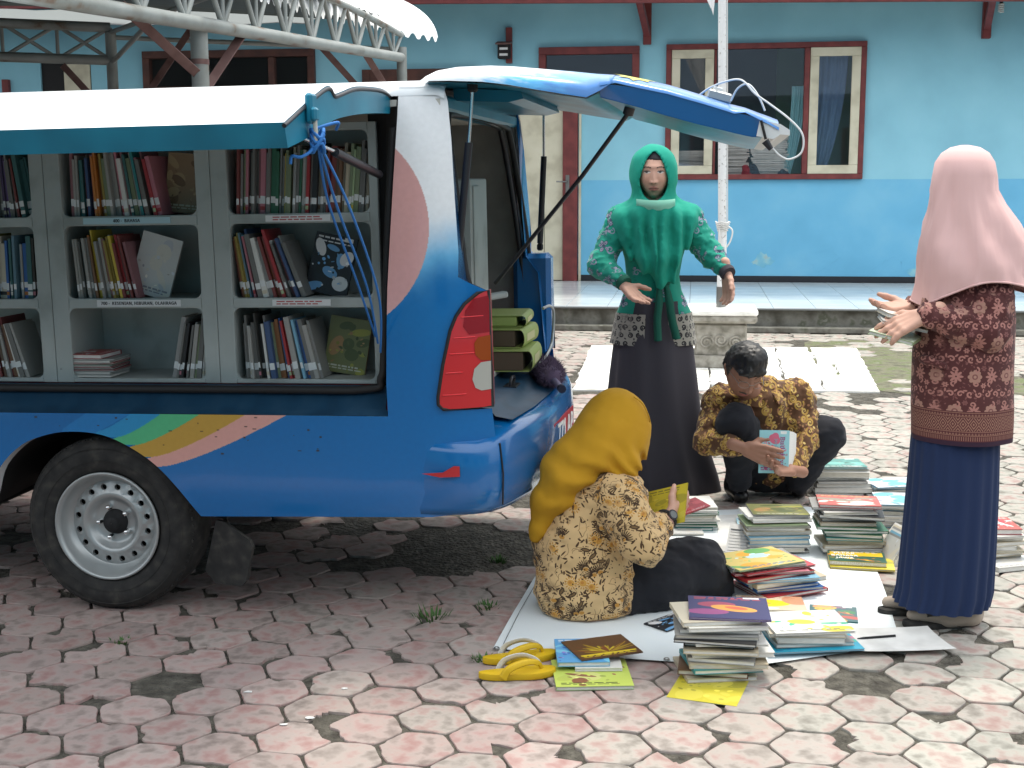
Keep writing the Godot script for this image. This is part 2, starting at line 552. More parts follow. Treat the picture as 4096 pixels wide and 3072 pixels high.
	M.pages.uv1_scale = Vector3(2, 90, 2)
	M.pages_white = tex_mat(ramp_tex([[0.2, Color(0.60, 0.59, 0.55)], [0.8, Color(0.78, 0.77, 0.73)]], 0.05, 72, 256, 3), 0.9, 4.0, false)
	M.pages_white.uv1_scale = Vector3(2, 90, 2)
	M.old_paper = mat(Color(0.11, 0.075, 0.05), 0.9)
	M.leaf = mat(Color(0.05, 0.13, 0.025), 0.7)
	M.yellow_rubber = mat(Color(0.62, 0.40, 0.006), 0.55)
	M.mat_cloth = tex_mat(ramp_tex([[0.2, Color(0.66, 0.72, 0.74)], [0.8, Color(0.74, 0.79, 0.80)]], 0.006, 73, 256, 4), 0.7, 0.5)
	M.skin = mat(Color(1, 1, 1), 0.55)
	M.skin.vertex_color_use_as_albedo = true
	M.hair = mat(Color(0.008, 0.007, 0.007), 0.45)
	M.shoe = mat(Color(0.008, 0.008, 0.009), 0.3)
	M.black_cloth = cloth(Color(0.008, 0.009, 0.014))
	M.grey_cloth = cloth(Color(0.044, 0.041, 0.052))
	M.navy_cloth = cloth(Color(0.008, 0.022, 0.075))
	M.mustard = cloth(Color(0.50, 0.26, 0.008))
	M.mustard.backlight_enabled = true
	M.mustard.backlight = Color(0.3, 0.2, 0.02)
	M.green_cloth = cloth(Color(0.004, 0.29, 0.205))
	M.green_lace = cloth(Color(0.002, 0.085, 0.055))
	M.pink_cloth = cloth(Color(0.70, 0.45, 0.43))
	M.mask = cloth(Color(0.25, 0.60, 0.46))
	M.sock = cloth(Color(0.40, 0.33, 0.27))

func cloth(c: Color) -> StandardMaterial3D:
	var m := mat(c, 0.92)
	m.rim_enabled = true
	m.rim = 0.25
	m.rim_tint = 0.6
	return m


# ---------------------------------------------------------------- yard
const HEX := 0.1928
const SLAB := [Vector2(0.70, -11.46), Vector2(2.99, -11.2), Vector2(2.55, -8.86), Vector2(0.42, -9.0)]

func paver(st: SurfaceTool, c: Vector3, id: int):
	var r := RandomNumberGenerator.new()
	r.seed = id * 7919 + 13
	var R := HEX / sqrt(3.0) - 0.0018 - r.randf() * 0.0025
	var a0 := deg_to_rad(-18.82) + PI / 6.0
	var out := PackedVector2Array()
	var chip_a := r.randf() * TAU
	var chip_w := 0.0; var chip_d := 0.0
	if r.randf() < 0.6:
		chip_w = r.randf_range(0.25, 0.85); chip_d = r.randf_range(0.008, 0.05) if r.randf() < 0.75 else 0.075
	var chip2 := r.randf() * TAU
	var chip2_d := r.randf_range(0.004, 0.022)
	for k in 6:
		var p := Vector2(cos(a0 + k * PI / 3.0), sin(a0 + k * PI / 3.0)) * R
		var q := Vector2(cos(a0 + (k + 1) * PI / 3.0), sin(a0 + (k + 1) * PI / 3.0)) * R
		for s in 6:
			var v := p.lerp(q, s / 6.0)
			var ang := v.angle()
			var cut := r.randf() * 0.0028 + (0.004 if s == 0 else 0.0)
			var d1 := absf(angle_difference(ang, chip_a))
			if d1 < chip_w: cut += chip_d * (0.72 + 0.28 * r.randf()) * minf(1.0, (chip_w - d1) * 6.0)
			var d2 := absf(angle_difference(ang, chip2))
			if d2 < 0.3: cut += chip2_d * r.randf()
			out.append(v * (1.0 - cut / R))
	var n := out.size()
	var y := r.randf_range(-0.002, 0.0015)
	var tx := r.randf_range(-0.012, 0.012); var tz := r.randf_range(-0.012, 0.012)
	var pink := clampf(0.68 - (c.x - 0.2) * 0.45 + (c.z + 4.0) * 0.03 + r.randf_range(-0.4, 0.3), 0.0, 1.0)
	var col := Color(0.385, 0.372, 0.34).lerp(Color(0.375, 0.30, 0.285), pink) * r.randf_range(0.88, 1.10)
	st.set_color(col)
	var lift := func(v: Vector2, dy: float) -> Vector3: return c + Vector3(v.x, y + dy + v.x * tx + v.y * tz, v.y)
	flat(st)
	for k in n:
		var a := out[k]; var b := out[(k + 1) % n]
		var ai := a * 0.982; var bi := b * 0.982
		tri(st, lift.call(Vector2.ZERO, 0.001), lift.call(ai, 0.0), lift.call(bi, 0.0))
		quad(st, lift.call(ai, 0.0), lift.call(a, -0.0028), lift.call(b, -0.0028), lift.call(bi, 0.0))
		quad(st, lift.call(a, -0.0028), c + Vector3(a.x, -0.020, a.y), c + Vector3(b.x, -0.020, b.y), lift.call(b, -0.0028))

func build_ground():
	var st := mb()
	quad(st, Vector3(-40, -0.0075, 20), Vector3(-40, -0.0075, -60), Vector3(40, -0.0075, -60), Vector3(40, -0.0075, 20))
	tag(part("ground", st, M.soil, self), "", "", "", "structure")
	var pave := Node3D.new()
	pave.name = "paving"
	add_child(pave)
	pave.set_meta("kind", "structure")
	var ph := deg_to_rad(18.82)
	var ca := cos(ph); var sa := sin(ph)
	var near := []
	var slab_poly := PackedVector2Array(SLAB)
	for i in range(-70, 95):
		for j in range(-75, 30):
			var X := i + j * 0.5; var Z := -j * 0.8660254
			var x := HEX * (X * ca - Z * sa) - 1.0148
			var zf := HEX * (X * sa + Z * ca) + 3.6277
			if zf < 2.35 or zf > 13.0: continue
			if absf(x) > 0.42 * zf + 1.3: continue
			if zf + x * 0.1405 > 12.75: continue
			var p := Vector2(x, -zf)
			if Geometry2D.is_point_in_polygon(p, slab_poly): continue
			var h := absf(sin(i * 12.9898 + j * 78.233) * 43758.5453)
			h -= floorf(h)
			if x > 2.45 and x < 3.75 and zf > 8.7 and zf < 11.8 and h < 0.78: continue
			if zf > 8.0 and zf < 8.95 and x > 0.3 and x < 2.7 and h < 0.30: continue
			if absf(x - 0.35) < 0.35 and zf > 8.9 and zf < 9.8 and h < 0.5: continue
			if x > -1.7 and x < 0.15 and zf > 4.75 and zf < 7.2 and h < 0.42: continue
			if h < 0.012: continue
			near.append([x * x + zf * zf + (0.0 if absf(x) < 0.41 * zf and zf > 2.95 else 1000.0), Vector3(x, 0, -zf), (i + 100) * 200 + j + 100])
	near.sort_custom(func(a, b): return a[0] < b[0])
	var rest := mb()
	for q in near.size():
		if q < 300:
			pave_one(pave, near[q][1], near[q][2])
		else:
			paver(rest, near[q][1], near[q][2])
	var far := part("pavers", rest, M.paver, pave)
	far.set_meta("kind", "stuff")
	# white painted slabs round the flagpole
	var plat := thing("painted_slab_apron", "cracked white painted slabs laid round the flagpole pedestal", "slabs", Vector3(1.6, 0, -10.0))
	rng.seed = 5
	var A: Vector2 = SLAB[0]; var B: Vector2 = SLAB[1]; var Cc: Vector2 = SLAB[2]; var Dd: Vector2 = SLAB[3]
	var at := func(u: float, v: float) -> Vector2: return A.lerp(B, u).lerp(Dd.lerp(Cc, u), v)
	var us := [0.0, 0.22, 0.45, 0.70, 1.0]
	var vs := [0.0, 0.14, 0.28, 0.44, 0.60, 0.78, 1.0]
	for a in us.size() - 1:
		for b in vs.size() - 1:
			var cells := [[us[a], us[a + 1], vs[b], vs[b + 1]]]
			if a == 3 or b >= 4:
				var um: float = lerpf(us[a], us[a + 1], rng.randf_range(0.35, 0.65)); var vm: float = lerpf(vs[b], vs[b + 1], rng.randf_range(0.35, 0.65))
				cells = [[us[a], um, vs[b], vm], [um, us[a + 1], vs[b], vm], [us[a], um, vm, vs[b + 1]], [um, us[a + 1], vm, vs[b + 1]]]
			for c in cells:
				if b == 5 and rng.randf() < 0.3: continue
				var g := 0.006
				var ring := PackedVector2Array()
				for e in [[c[0], c[2]], [c[1], c[2]], [c[1], c[3]], [c[0], c[3]]]:
					ring.append(at.call(e[0], e[1]) + Vector2(rng.randf_range(-0.012, 0.012), rng.randf_range(-0.012, 0.012)))
				var mid := (ring[0] + ring[1] + ring[2] + ring[3]) / 4.0
				var poly := PackedVector2Array()
				for e in 4:
					for t in [0.0, 0.35, 0.7]:
						var v := ring[e].lerp(ring[(e + 1) % 4], t)
						poly.append(mid + (v - mid) * (1.0 - g / (v - mid).length()) + Vector2(rng.randf_range(-0.005, 0.005), rng.randf_range(-0.005, 0.005)) - Vector2(1.6, -10.0))
				var s2 := mb()
				slab(s2, poly, Transform3D(Basis(Vector3.RIGHT, Vector3(0, 0, 1), Vector3.UP), Vector3.ZERO), -0.02, rng.randf_range(0.004, 0.010))
				part("slab", s2, M.white_slab, plat)
	# bare mossy soil beside the slabs
	var ms := mb()
	var ring2 := PackedVector2Array()
	for k in 40:
		var a := TAU * k / 40
		var w := 1.0 + 0.12 * nz.get_noise_2d(cos(a) * 2.0, sin(a) * 2.0 + 4.0)
		ring2.append(Vector2(3.1 + cos(a) * 0.72 * w, -10.2 + sin(a) * 1.75 * w))
	for k in 40:
		tri(ms, Vector3(3.1, -0.002, -10.2), Vector3(ring2[k].x, -0.0045, ring2[k].y), Vector3(ring2[(k + 1) % 40].x, -0.0045, ring2[(k + 1) % 40].y))
	tag(part("bare_earth", ms, M.moss, self), "", "", "", "structure")
	# weeds in the joints
	var tufts := [[Vector3(-0.269, 0, -4.194), 0.055, "bright green weed tuft sprouting beneath the van's rear bumper"], [Vector3(-0.084, 0, -4.302), 0.04, "low weed tuft growing in paving shade beside the groundsheet corner"], [Vector3(-0.09, 0, -3.807), 0.035, "small weed tuft in a paving joint behind the yellow sandals"], [Vector3(-1.252, 0, -3.981), 0.028, "tiny weed tuft in a paving joint below the van's wheel"], [Vector3(-0.049, 0, -4.866), 0.035, "sparse weed tuft in the shaded paving under the van"]]
	for q in tufts:
		var s3 := mb()
		flat(s3)
		rng.seed = hash(q[2])
		for b in 46:
			var a := rng.randf() * TAU
			var base: Vector3 = Vector3(cos(a), 0, sin(a) * 0.7) * rng.randf() * q[1] * 1.2
			var lean := Vector3(cos(a), 0, sin(a)) * rng.randf_range(0.2, 0.9) + Vector3.UP
			var h: float = q[1] * rng.randf_range(0.4, 1.0)
			var side := Vector3(-sin(a), 0, cos(a)) * 0.0022
			var m1: Vector3 = base + lean * h * 0.5
			var tip: Vector3 = base + lean * h - Vector3(0, h * 0.25 * rng.randf(), 0)
			quad(s3, base - side, m1 - side * 1.3, m1 + side * 1.3, base + side)
			tri(s3, m1 - side * 1.3, tip, m1 + side * 1.3)
		var w := part("weed_tuft", s3, M.leaf, self, q[0] - Vector3(0, 0.010, 0))
		tag(w, q[2], "weed", "weeds in the paving joints")
	# scraps of paper lying on the paving
	var scraps := [[Vector3(-0.759, 0, -3.551), "white paper scrap on the paving between van wheel and frame edge"], [Vector3(-0.486, 0, -3.573), "torn white paper scrap on a pink paver ahead of the sandals"], [Vector3(-0.557, 0, -3.367), "small white paper scrap at the corner of a pink paver"], [Vector3(-0.62, 0, -3.322), "tiny pale paper scrap beside a broken grey paver"], [Vector3(1.149, 0, -4.013), "small turquoise wrapper on the paving before the flip-flop"]]
	for q in scraps:
		var s4 := mb()
		rng.seed = hash(q[1])
		var poly := PackedVector2Array()
		for k in 7: poly.append(Vector2(cos(TAU * k / 7), sin(TAU * k / 7) * 0.6) * rng.randf_range(0.008, 0.018))
		slab(s4, poly, Transform3D(Basis(Vector3.RIGHT, Vector3(0.05, 0.1, 1).normalized(), Vector3(0, 1, -0.1)), Vector3.ZERO), 0.0, 0.0015)
		tag(part("paper_scrap", s4, M.cloth_blue if "turquoise" in q[1] else M.white, self, q[0] + Vector3(0, 0.003, 0)), q[1], "litter", "litter on the paving")

func pave_one(pave: Node3D, c: Vector3, id: int):
	var s := mb()
	paver(s, c, id)
	put("paver", fin(s), M.paver, pave)


# ---------------------------------------------------------------- school building (local: x along the wall, z towards the yard, 0 = porch edge)
func frame_rect(st: SurfaceTool, x0: float, y0: float, x1: float, y1: float, w: float, z: float, d: float):
	box(st, Vector3((x0 + x1) / 2, y1 - w / 2, z), Vector3(x1 - x0, w, d), 0.004)
	box(st, Vector3((x0 + x1) / 2, y0 + w / 2, z), Vector3(x1 - x0, w, d), 0.004)
	box(st, Vector3(x0 + w / 2, (y0 + y1) / 2, z), Vector3(w, y1 - y0 - 2 * w - 0.002, d), 0.004)
	box(st, Vector3(x1 - w / 2, (y0 + y1) / 2, z), Vector3(w, y1 - y0 - 2 * w - 0.002, d), 0.004)

func build_house():
	var h := thing("school_building", "long light blue school building with maroon frames and tiled porch", "building", HOUSE_AT, deg_to_rad(-8.0))
	var zw := -3.25
	var fy := 0.235
	# porch: kerb and floor bed
	var st := mb()
	box(st, Vector3(-3, 0.10, -1.72), Vector3(26, 0.235, 3.40), 0.006)
	part("porch_kerb", st, M.kerb, h)
	st = mb()
	box(st, Vector3(-3, 0.03, 0.06), Vector3(26, 0.06, 0.10), 0.01)
	part("kerb_foot", st, M.kerb, h)
	st = mb()
	box(st, Vector3(-3, 0.222, -1.60), Vector3(26, 0.012, 3.28), 0.0)
	part("grout_bed", st, M.grout, h)
	var tm := mb()
	box(tm, Vector3.ZERO, Vector3(0.396, 0.014, 0.396), 0.002)
	var tile := fin(tm)
	for i in 34:
		for j in 8:
			put("floor_tile", tile, M.porch_tile, h, Vector3(-6.9 + i * 0.40, 0.229, -0.20 - j * 0.40), Vector3(rng.randf_range(-0.0015, 0.0015), 0, rng.randf_range(-0.0015, 0.0015)))
	# walls: rectangles between the openings [x0, x1, y0, y1]
	var dado_y := 1.455
	var upper := [[-16.0, -9.0, dado_y, 3.9], [-9.0, -8.54, dado_y, 3.9], [-8.54, -7.86, 2.98, 3.9], [-7.86, -7.15, dado_y, 3.9], [-7.15, -4.93, 3.06, 3.9], [-4.93, -4.33, dado_y, 3.9], [-4.33, -2.9, 2.80, 3.9], [-2.9, -2.54, dado_y, 3.9], [-2.54, -2.154, 2.50, 3.9], [-2.154, -0.95, 3.03, 3.9], [-1.68, -0.95, dado_y, 2.35], [-0.95, -0.63, dado_y, 3.9], [-0.63, 1.675, 3.035, 3.9], [1.675, 10.0, dado_y, 3.9]]
	var lower := [[-16.0, -8.54], [-7.86, -7.15], [-7.15, -4.93], [-4.93, -4.33], [-2.9, -2.54], [-1.68, 10.0]]
	st = mb()
	for r in upper:
		box(st, Vector3((r[0] + r[1]) / 2, (r[2] + r[3]) / 2, zw - 0.075), Vector3(r[1] - r[0], r[3] - r[2], 0.15))
	part("upper_wall", st, M.wall, h)
	st = mb()
	for r in lower:
		box(st, Vector3((r[0] + r[1]) / 2, (dado_y + 0.309) / 2, zw - 0.075), Vector3(r[1] - r[0], dado_y - 0.309, 0.15))
	part("lower_wall", st, M.dado, h)
	st = mb()
	for r in lower:
		box(st, Vector3((r[0] + r[1]) / 2, 0.272, zw - 0.072), Vector3(r[1] - r[0], 0.074, 0.156))
	part("skirting", st, M.skirting, h)
	# flaking plaster above the skirting
	rng.seed = 71
	for q in [[0.55, 0.50, 0.12], [1.25, 0.50, 0.18], [2.05, 0.40, 0.17], [2.35, 0.36, 0.10]]:
		var poly := PackedVector2Array()
		for k in 40:
			var a := TAU * k / 40
			poly.append(Vector2(q[0] + cos(a) * q[2] * rng.randf_range(0.85, 1.1) * (1.0 + 0.3 * sin(a * 3.0 + q[0] * 5.0)), maxf(q[1] + sin(a) * q[2] * 0.75 * rng.randf_range(0.6, 1.2), 0.315)))
		st = mb()
		slab(st, poly, Transform3D(Basis(), Vector3(0, 0, zw)), -0.002, 0.002)
		part("flaking_paint", st, M.bare_plaster, h)
	# right-hand big window
	var w := Node3D.new(); w.name = "window"; h.add_child(w, true)
	st = mb()
	frame_rect(st, -0.634, 1.458, 1.678, 3.038, 0.062, zw + 0.01, 0.10)
	box(st, Vector3(1.005, 2.248, zw + 0.01), Vector3(0.062, 1.452, 0.098), 0.004)
	box(st, Vector3(-0.055, 2.248, zw - 0.02), Vector3(0.03, 1.452, 0.06), 0.003)
	part("window_frame", st, M.maroon, w)
	for s in [[-0.568, -0.074, 0.0], [1.04, 1.614, 0.02]]:
		st = mb()
		frame_rect(st, s[0], 1.522, s[1], 2.974, 0.10, zw + s[2] + 0.02, 0.05)
		part("casement", st, M.cream, w)
		st = mb()
		box(st, Vector3((s[0] + s[1]) / 2, 2.248, zw + s[2] + 0.02), Vector3(s[1] - s[0] - 0.196, 1.256, 0.005))
		part("pane", st, M.glass, w)
	st = mb()
	box(st, Vector3(0.468, 2.248, zw + 0.0), Vector3(1.01, 1.448, 0.005))
	part("pane", st, M.glass, w)
	# transom window and door
	var d := Node3D.new(); d.name = "transom_window"; h.add_child(d, true)
	st = mb()
	frame_rect(st, -2.154, 2.352, -0.95, 3.028, 0.085, zw + 0.012, 0.11)
	part("window_frame", st, M.maroon, d)
	st = mb()
	box(st, Vector3(-1.552, 2.69, zw), Vector3(1.04, 0.51, 0.005))
	part("pane", st, M.glass, d)
	var dr := Node3D.new(); dr.name = "door"; h.add_child(dr, true)
	st = mb()
	box(st, Vector3(-1.77, 1.293, zw + 0.02), Vector3(0.178, 2.113, 0.13), 0.005)
	box(st, Vector3(-2.474, 1.365, zw + 0.02), Vector3(0.13, 2.26, 0.13), 0.005)
	box(st, Vector3(-2.10, 2.43, zw + 0.022), Vector3(0.48, 0.145, 0.125), 0.005)
	part("door_frame", st, M.maroon, dr)
	st = mb()
	box(st, Vector3(-2.25, 1.30, zw + 0.0), Vector3(0.31, 2.12, 0.04), 0.004)
	box(st, Vector3(-1.975, 1.30, zw + 0.0), Vector3(0.225, 2.12, 0.04), 0.004)
	part("door_leaf", st, M.cream, dr)
	st = mb()
	box(st, Vector3(-1.655, 1.30, zw + 0.012), Vector3(0.03, 2.13, 0.05), 0.003)
	part("edge_strip", st, M.cream, dr)
	st = mb()
	box(st, Vector3(-1.80, 1.40, zw + 0.09), Vector3(0.045, 0.24, 0.012), 0.004)
	tube(st, [Vector3(-1.80, 1.44, zw + 0.09), Vector3(-1.80, 1.44, zw + 0.14), Vector3(-1.93, 1.44, zw + 0.14)], 0.010, 8)
	part("door_handle", st, M.steel_door, dr)
	# older window and doors at the shaded end
	var lw := Node3D.new(); lw.name = "window"; h.add_child(lw, true)
	st = mb()
	frame_rect(st, -7.15, 1.46, -4.93, 3.065, 0.09, zw + 0.012, 0.11)
	for x in [-6.45, -5.48]: box(st, Vector3(x, 2.26, zw + 0.012), Vector3(0.08, 1.42, 0.10), 0.004)
	box(st, Vector3(-6.04, 2.60, zw + 0.012), Vector3(2.03, 0.06, 0.09), 0.004)
	part("window_frame", st, M.brown_wood, lw)
	for x in [[-7.055, -6.495], [-6.405, -5.525], [-5.435, -5.025]]:
		st = mb()
		box(st, Vector3((x[0] + x[1]) / 2, 2.80, zw), Vector3(x[1] - x[0], 0.34, 0.005))
		part("pane", st, M.glass, lw)
		st = mb()
		box(st, Vector3((x[0] + x[1]) / 2, 2.06, zw), Vector3(x[1] - x[0], 1.01, 0.005))
		part("pane", st, M.glass, lw)
	var d2 := Node3D.new(); d2.name = "door"; h.add_child(d2, true)
	st = mb()
	box(st, Vector3(-4.28, 1.52, zw + 0.012), Vector3(0.10, 2.56, 0.12), 0.004)
	box(st, Vector3(-2.95, 1.52, zw + 0.012), Vector3(0.10, 2.56, 0.12), 0.004)
	box(st, Vector3(-3.615, 2.72, zw + 0.012), Vector3(1.228, 0.16, 0.12), 0.004)
	part("door_frame", st, M.brown_wood, d2)
	st = mb()
	box(st, Vector3(-3.615, 1.44, zw - 0.03), Vector3(1.22, 2.40, 0.04), 0.004)
	part("door_leaf", st, M.brown_wood, d2)
	var d3 := Node3D.new(); d3.name = "door"; h.add_child(d3, true)
	st = mb()
	box(st, Vector3(-8.20, 1.60, zw - 0.05), Vector3(0.68, 2.73, 0.04), 0.004)
	part("door_leaf", st, M.black, d3)
	st = mb()
	box(st, Vector3(-8.05, 2.72, zw - 0.01), Vector3(0.35, 0.42, 0.03), 0.004)
	part("fanlight_board", st, M.cream, d3)
	st = mb()
	box(st, Vector3(-9.0, 1.5, zw + 0.02), Vector3(0.09, 2.5, 0.08), 0.004)
	part("pilaster", st, M.maroon, h)
	# eaves: fascia beam, rafters, roof plane, brackets
	st = mb()
	bar(st, Vector3(-16, 3.65, -2.2), Vector3(-3.1, 3.427 + 0.10, -2.2), 0.20, 0.06, 0.004, Vector3(0, 0, 1))
	bar(st, Vector3(-3.1, 3.427 + 0.10, -2.2), Vector3(10.0, 3.20 + 0.10, -2.2), 0.20, 0.06, 0.004, Vector3(0, 0, 1))
	part("fascia_beam", st, M.maroon, h)
	st = mb()
	quad(st, Vector3(-16, 3.70, -2.05), Vector3(-16, 5.6, -6.2), Vector3(10, 5.3, -6.2), Vector3(10, 3.42, -2.05))
	quad(st, Vector3(-16, 3.76, -2.05), Vector3(10, 3.48, -2.05), Vector3(10, 5.36, -6.2), Vector3(-16, 5.66, -6.2))
	part("roof", st, M.roof_tile, h)
	for bxx in [[-0.862, 3.045], [2.995, 3.065]]:
		var b := Node3D.new(); b.name = "eaves_bracket"; h.add_child(b, true)
		st = mb()
		box(st, Vector3(bxx[0], 3.30, zw + 0.045), Vector3(0.096, 0.52, 0.08), 0.006)
		part("post", st, M.maroon, b)
		st = mb()
		bar(st, Vector3(bxx[0], 3.16, zw + 0.08), Vector3(bxx[0] - 0.10, 3.60, -2.3), 0.075, 0.07, 0.004)
		part("strut", st, M.maroon, b)
		st = mb()
		bar(st, Vector3(bxx[0], 3.60, zw + 0.0), Vector3(bxx[0], 3.56, -2.1), 0.075, 0.09, 0.004)
		part("rafter", st, M.maroon, b)
	# meter box and post on the wall
	st = mb()
	box(st, Vector3(-2.515, 3.06, zw + 0.03), Vector3(0.075, 0.42, 0.05), 0.004)
	part("wall_post", st, M.maroon, h)
	var mt := Node3D.new(); mt.name = "meter_box"; h.add_child(mt, true)
	st = mb()
	box(st, Vector3(-2.567, 2.985, zw + 0.08), Vector3(0.15, 0.17, 0.12), 0.008)
	part("case", st, M.black, mt)
	st = mb()
	box(st, Vector3(-2.567, 3.085, zw + 0.10), Vector3(0.19, 0.02, 0.17), 0.004, Vector3(0.2, 0, 0))
	part("rain_hood", st, M.primer, mt)
	for y in [2.945, 3.015]:
		st = mb()
		box(st, Vector3(-2.567, y, zw + 0.142), Vector3(0.10, 0.028, 0.006), 0.002)
		part("dial", st, M.label_white, mt)
	# bulb under the right-hand bracket
	# room behind the big window
	st = mb()
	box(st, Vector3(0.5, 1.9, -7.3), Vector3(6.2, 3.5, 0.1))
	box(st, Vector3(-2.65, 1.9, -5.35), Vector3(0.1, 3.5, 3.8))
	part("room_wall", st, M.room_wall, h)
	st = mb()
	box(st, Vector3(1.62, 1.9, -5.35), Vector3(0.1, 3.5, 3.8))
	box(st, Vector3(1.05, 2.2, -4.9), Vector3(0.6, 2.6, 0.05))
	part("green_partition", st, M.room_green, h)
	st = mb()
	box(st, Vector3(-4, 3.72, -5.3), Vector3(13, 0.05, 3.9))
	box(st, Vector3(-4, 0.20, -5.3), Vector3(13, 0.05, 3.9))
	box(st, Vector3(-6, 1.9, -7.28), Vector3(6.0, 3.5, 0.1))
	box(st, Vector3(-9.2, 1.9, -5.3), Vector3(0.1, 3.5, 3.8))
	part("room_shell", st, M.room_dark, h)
	build_room_things()

func house_xf() -> Transform3D:
	return Transform3D(Basis.from_euler(Vector3(0, deg_to_rad(-8.0), 0)), HOUSE_AT)

func build_room_things():
	var T := house_xf()
	var turn := deg_to_rad(-8.0)
	var tb := thing("table", "plain table behind the school window carrying paper stacks", "table", T * Vector3(0.45, 0.235, -3.72), turn)
	var st := mb()
	box(st, Vector3(0, 1.20, 0), Vector3(2.0, 0.04, 0.62), 0.004)
	part("table_top", st, M.room_dark, tb)
	for x in [-0.95, 0.95]:
		for z in [-0.27, 0.27]:
			st = mb()
			box(st, Vector3(x, 0.59, z), Vector3(0.05, 1.18, 0.05), 0.004)
			part("leg", st, M.room_dark, tb)
	rng.seed = 31
	for q in [[-0.32, 0.34, 0.36, "behind the narrow cream casement"], [0.20, 0.40, 0.30, "just beyond the flagpole"], [0.62, 0.52, 0.42, "tallest in the middle of the window"]]:
		var s := thing("paper_stack", "uneven stack of white papers " + q[3], "paper stack", T * Vector3(q[0], 1.457, -3.545), turn + rng.randf_range(-0.1, 0.1), "paper stacks inside the window")
		var y := 0.0
		while y < q[1]:
			var t := rng.randf_range(0.012, 0.03)
			st = mb()
			box(st, Vector3(rng.randf_range(-0.02, 0.02), y + t / 2, rng.randf_range(-0.02, 0.02)), Vector3(q[2] + rng.randf_range(-0.02, 0.02), t - 0.003, 0.26), 0.003, Vector3(0, rng.randf_range(-0.08, 0.08), 0))
			part("bundle", st, M.paper, s)
			y += t
	# clothes and bags lying among the papers
	for q in [[Vector3(0.36, 1.457, -3.45), 0.10, M.cloth_red, "crumpled red cloth among paper stacks behind the window", "cloth"], [Vector3(0.44, 1.457, -3.44), 0.12, M.cloth_dark, "dark blue bag slumped between paper stacks behind the window", "bag"], [Vector3(0.80, 1.457, -3.43), 0.07, M.cloth_dark, "small dark bundle before the tallest paper stack", "bag"]]:
		st = mb()
		var b := []
		rng.seed = hash(q[3])
		for k in 4:
			var o := Vector3(rng.randf_range(-0.04, 0.04), 0, rng.randf_range(-0.03, 0.03))
			b.append([o + Vector3(0, 0.04, 0), o + Vector3(rng.randf_range(-0.03, 0.03), q[1] * 1.6 * rng.randf_range(0.5, 1.0), 0), 0.045, 0.025])
		blob(st, b, 0.016, 0.02, folds(0.02, 18.0))
		tag(part("crumpled_" + q[4], st, q[2], self, T * q[0], Vector3(0, turn, 0)), q[3], q[4])
	# curtains
	for q in [[0.93, 0.16, 1.50, 2.55, M.cloth_blue, -3.42, "pale blue curtain hanging at the inner side of window mullion"], [1.32, 0.34, 1.62, 2.95, M.cloth_steel, -3.40, "slate blue curtain drawn across the cream casement pane"]]:
		st = mb()
		var g := []
		for i in 14:
			var v := i / 13.0
			var row := PackedVector3Array()
			for j in 28:
				var u := j / 27.0
				var wid: float = q[1] * (1.0 - 0.45 * v * v)
				row.append(Vector3((u - 0.5) * wid - v * v * 0.12, lerpf(q[3], q[2], v) - q[2], 0.02 * sin(u * 34.0 + v * 2.0) + 0.012 * sin(u * 17.0 - v * 5.0)))
			g.append(row)
		sheet(st, g)
		tag(part("curtain", st, q[4], self, T * Vector3(q[0], q[2], q[5]), Vector3(0, turn, 0)), q[6], "curtain", "curtains of the school window")
	# a spiral lamp under the eaves
	var lamp := thing("bulb", "white spiral bulb hanging beside the eaves bracket at the frame edge", "bulb", T * Vector3(3.10, 3.30, -3.0), turn)
	st = mb()
	tube(st, [Vector3(0, 0.10, 0), Vector3(0, 0.20, 0)], 0.02, 10)
	part("socket", st, M.black, lamp)
	st = mb()
	var sp := []
	for k in 40: sp.append(Vector3(cos(k * 0.7) * 0.028, 0.095 - k * 0.0024, sin(k * 0.7) * 0.028))
	tube(st, sp, 0.008, 6)
	part("spiral_tube", st, M.white, lamp)

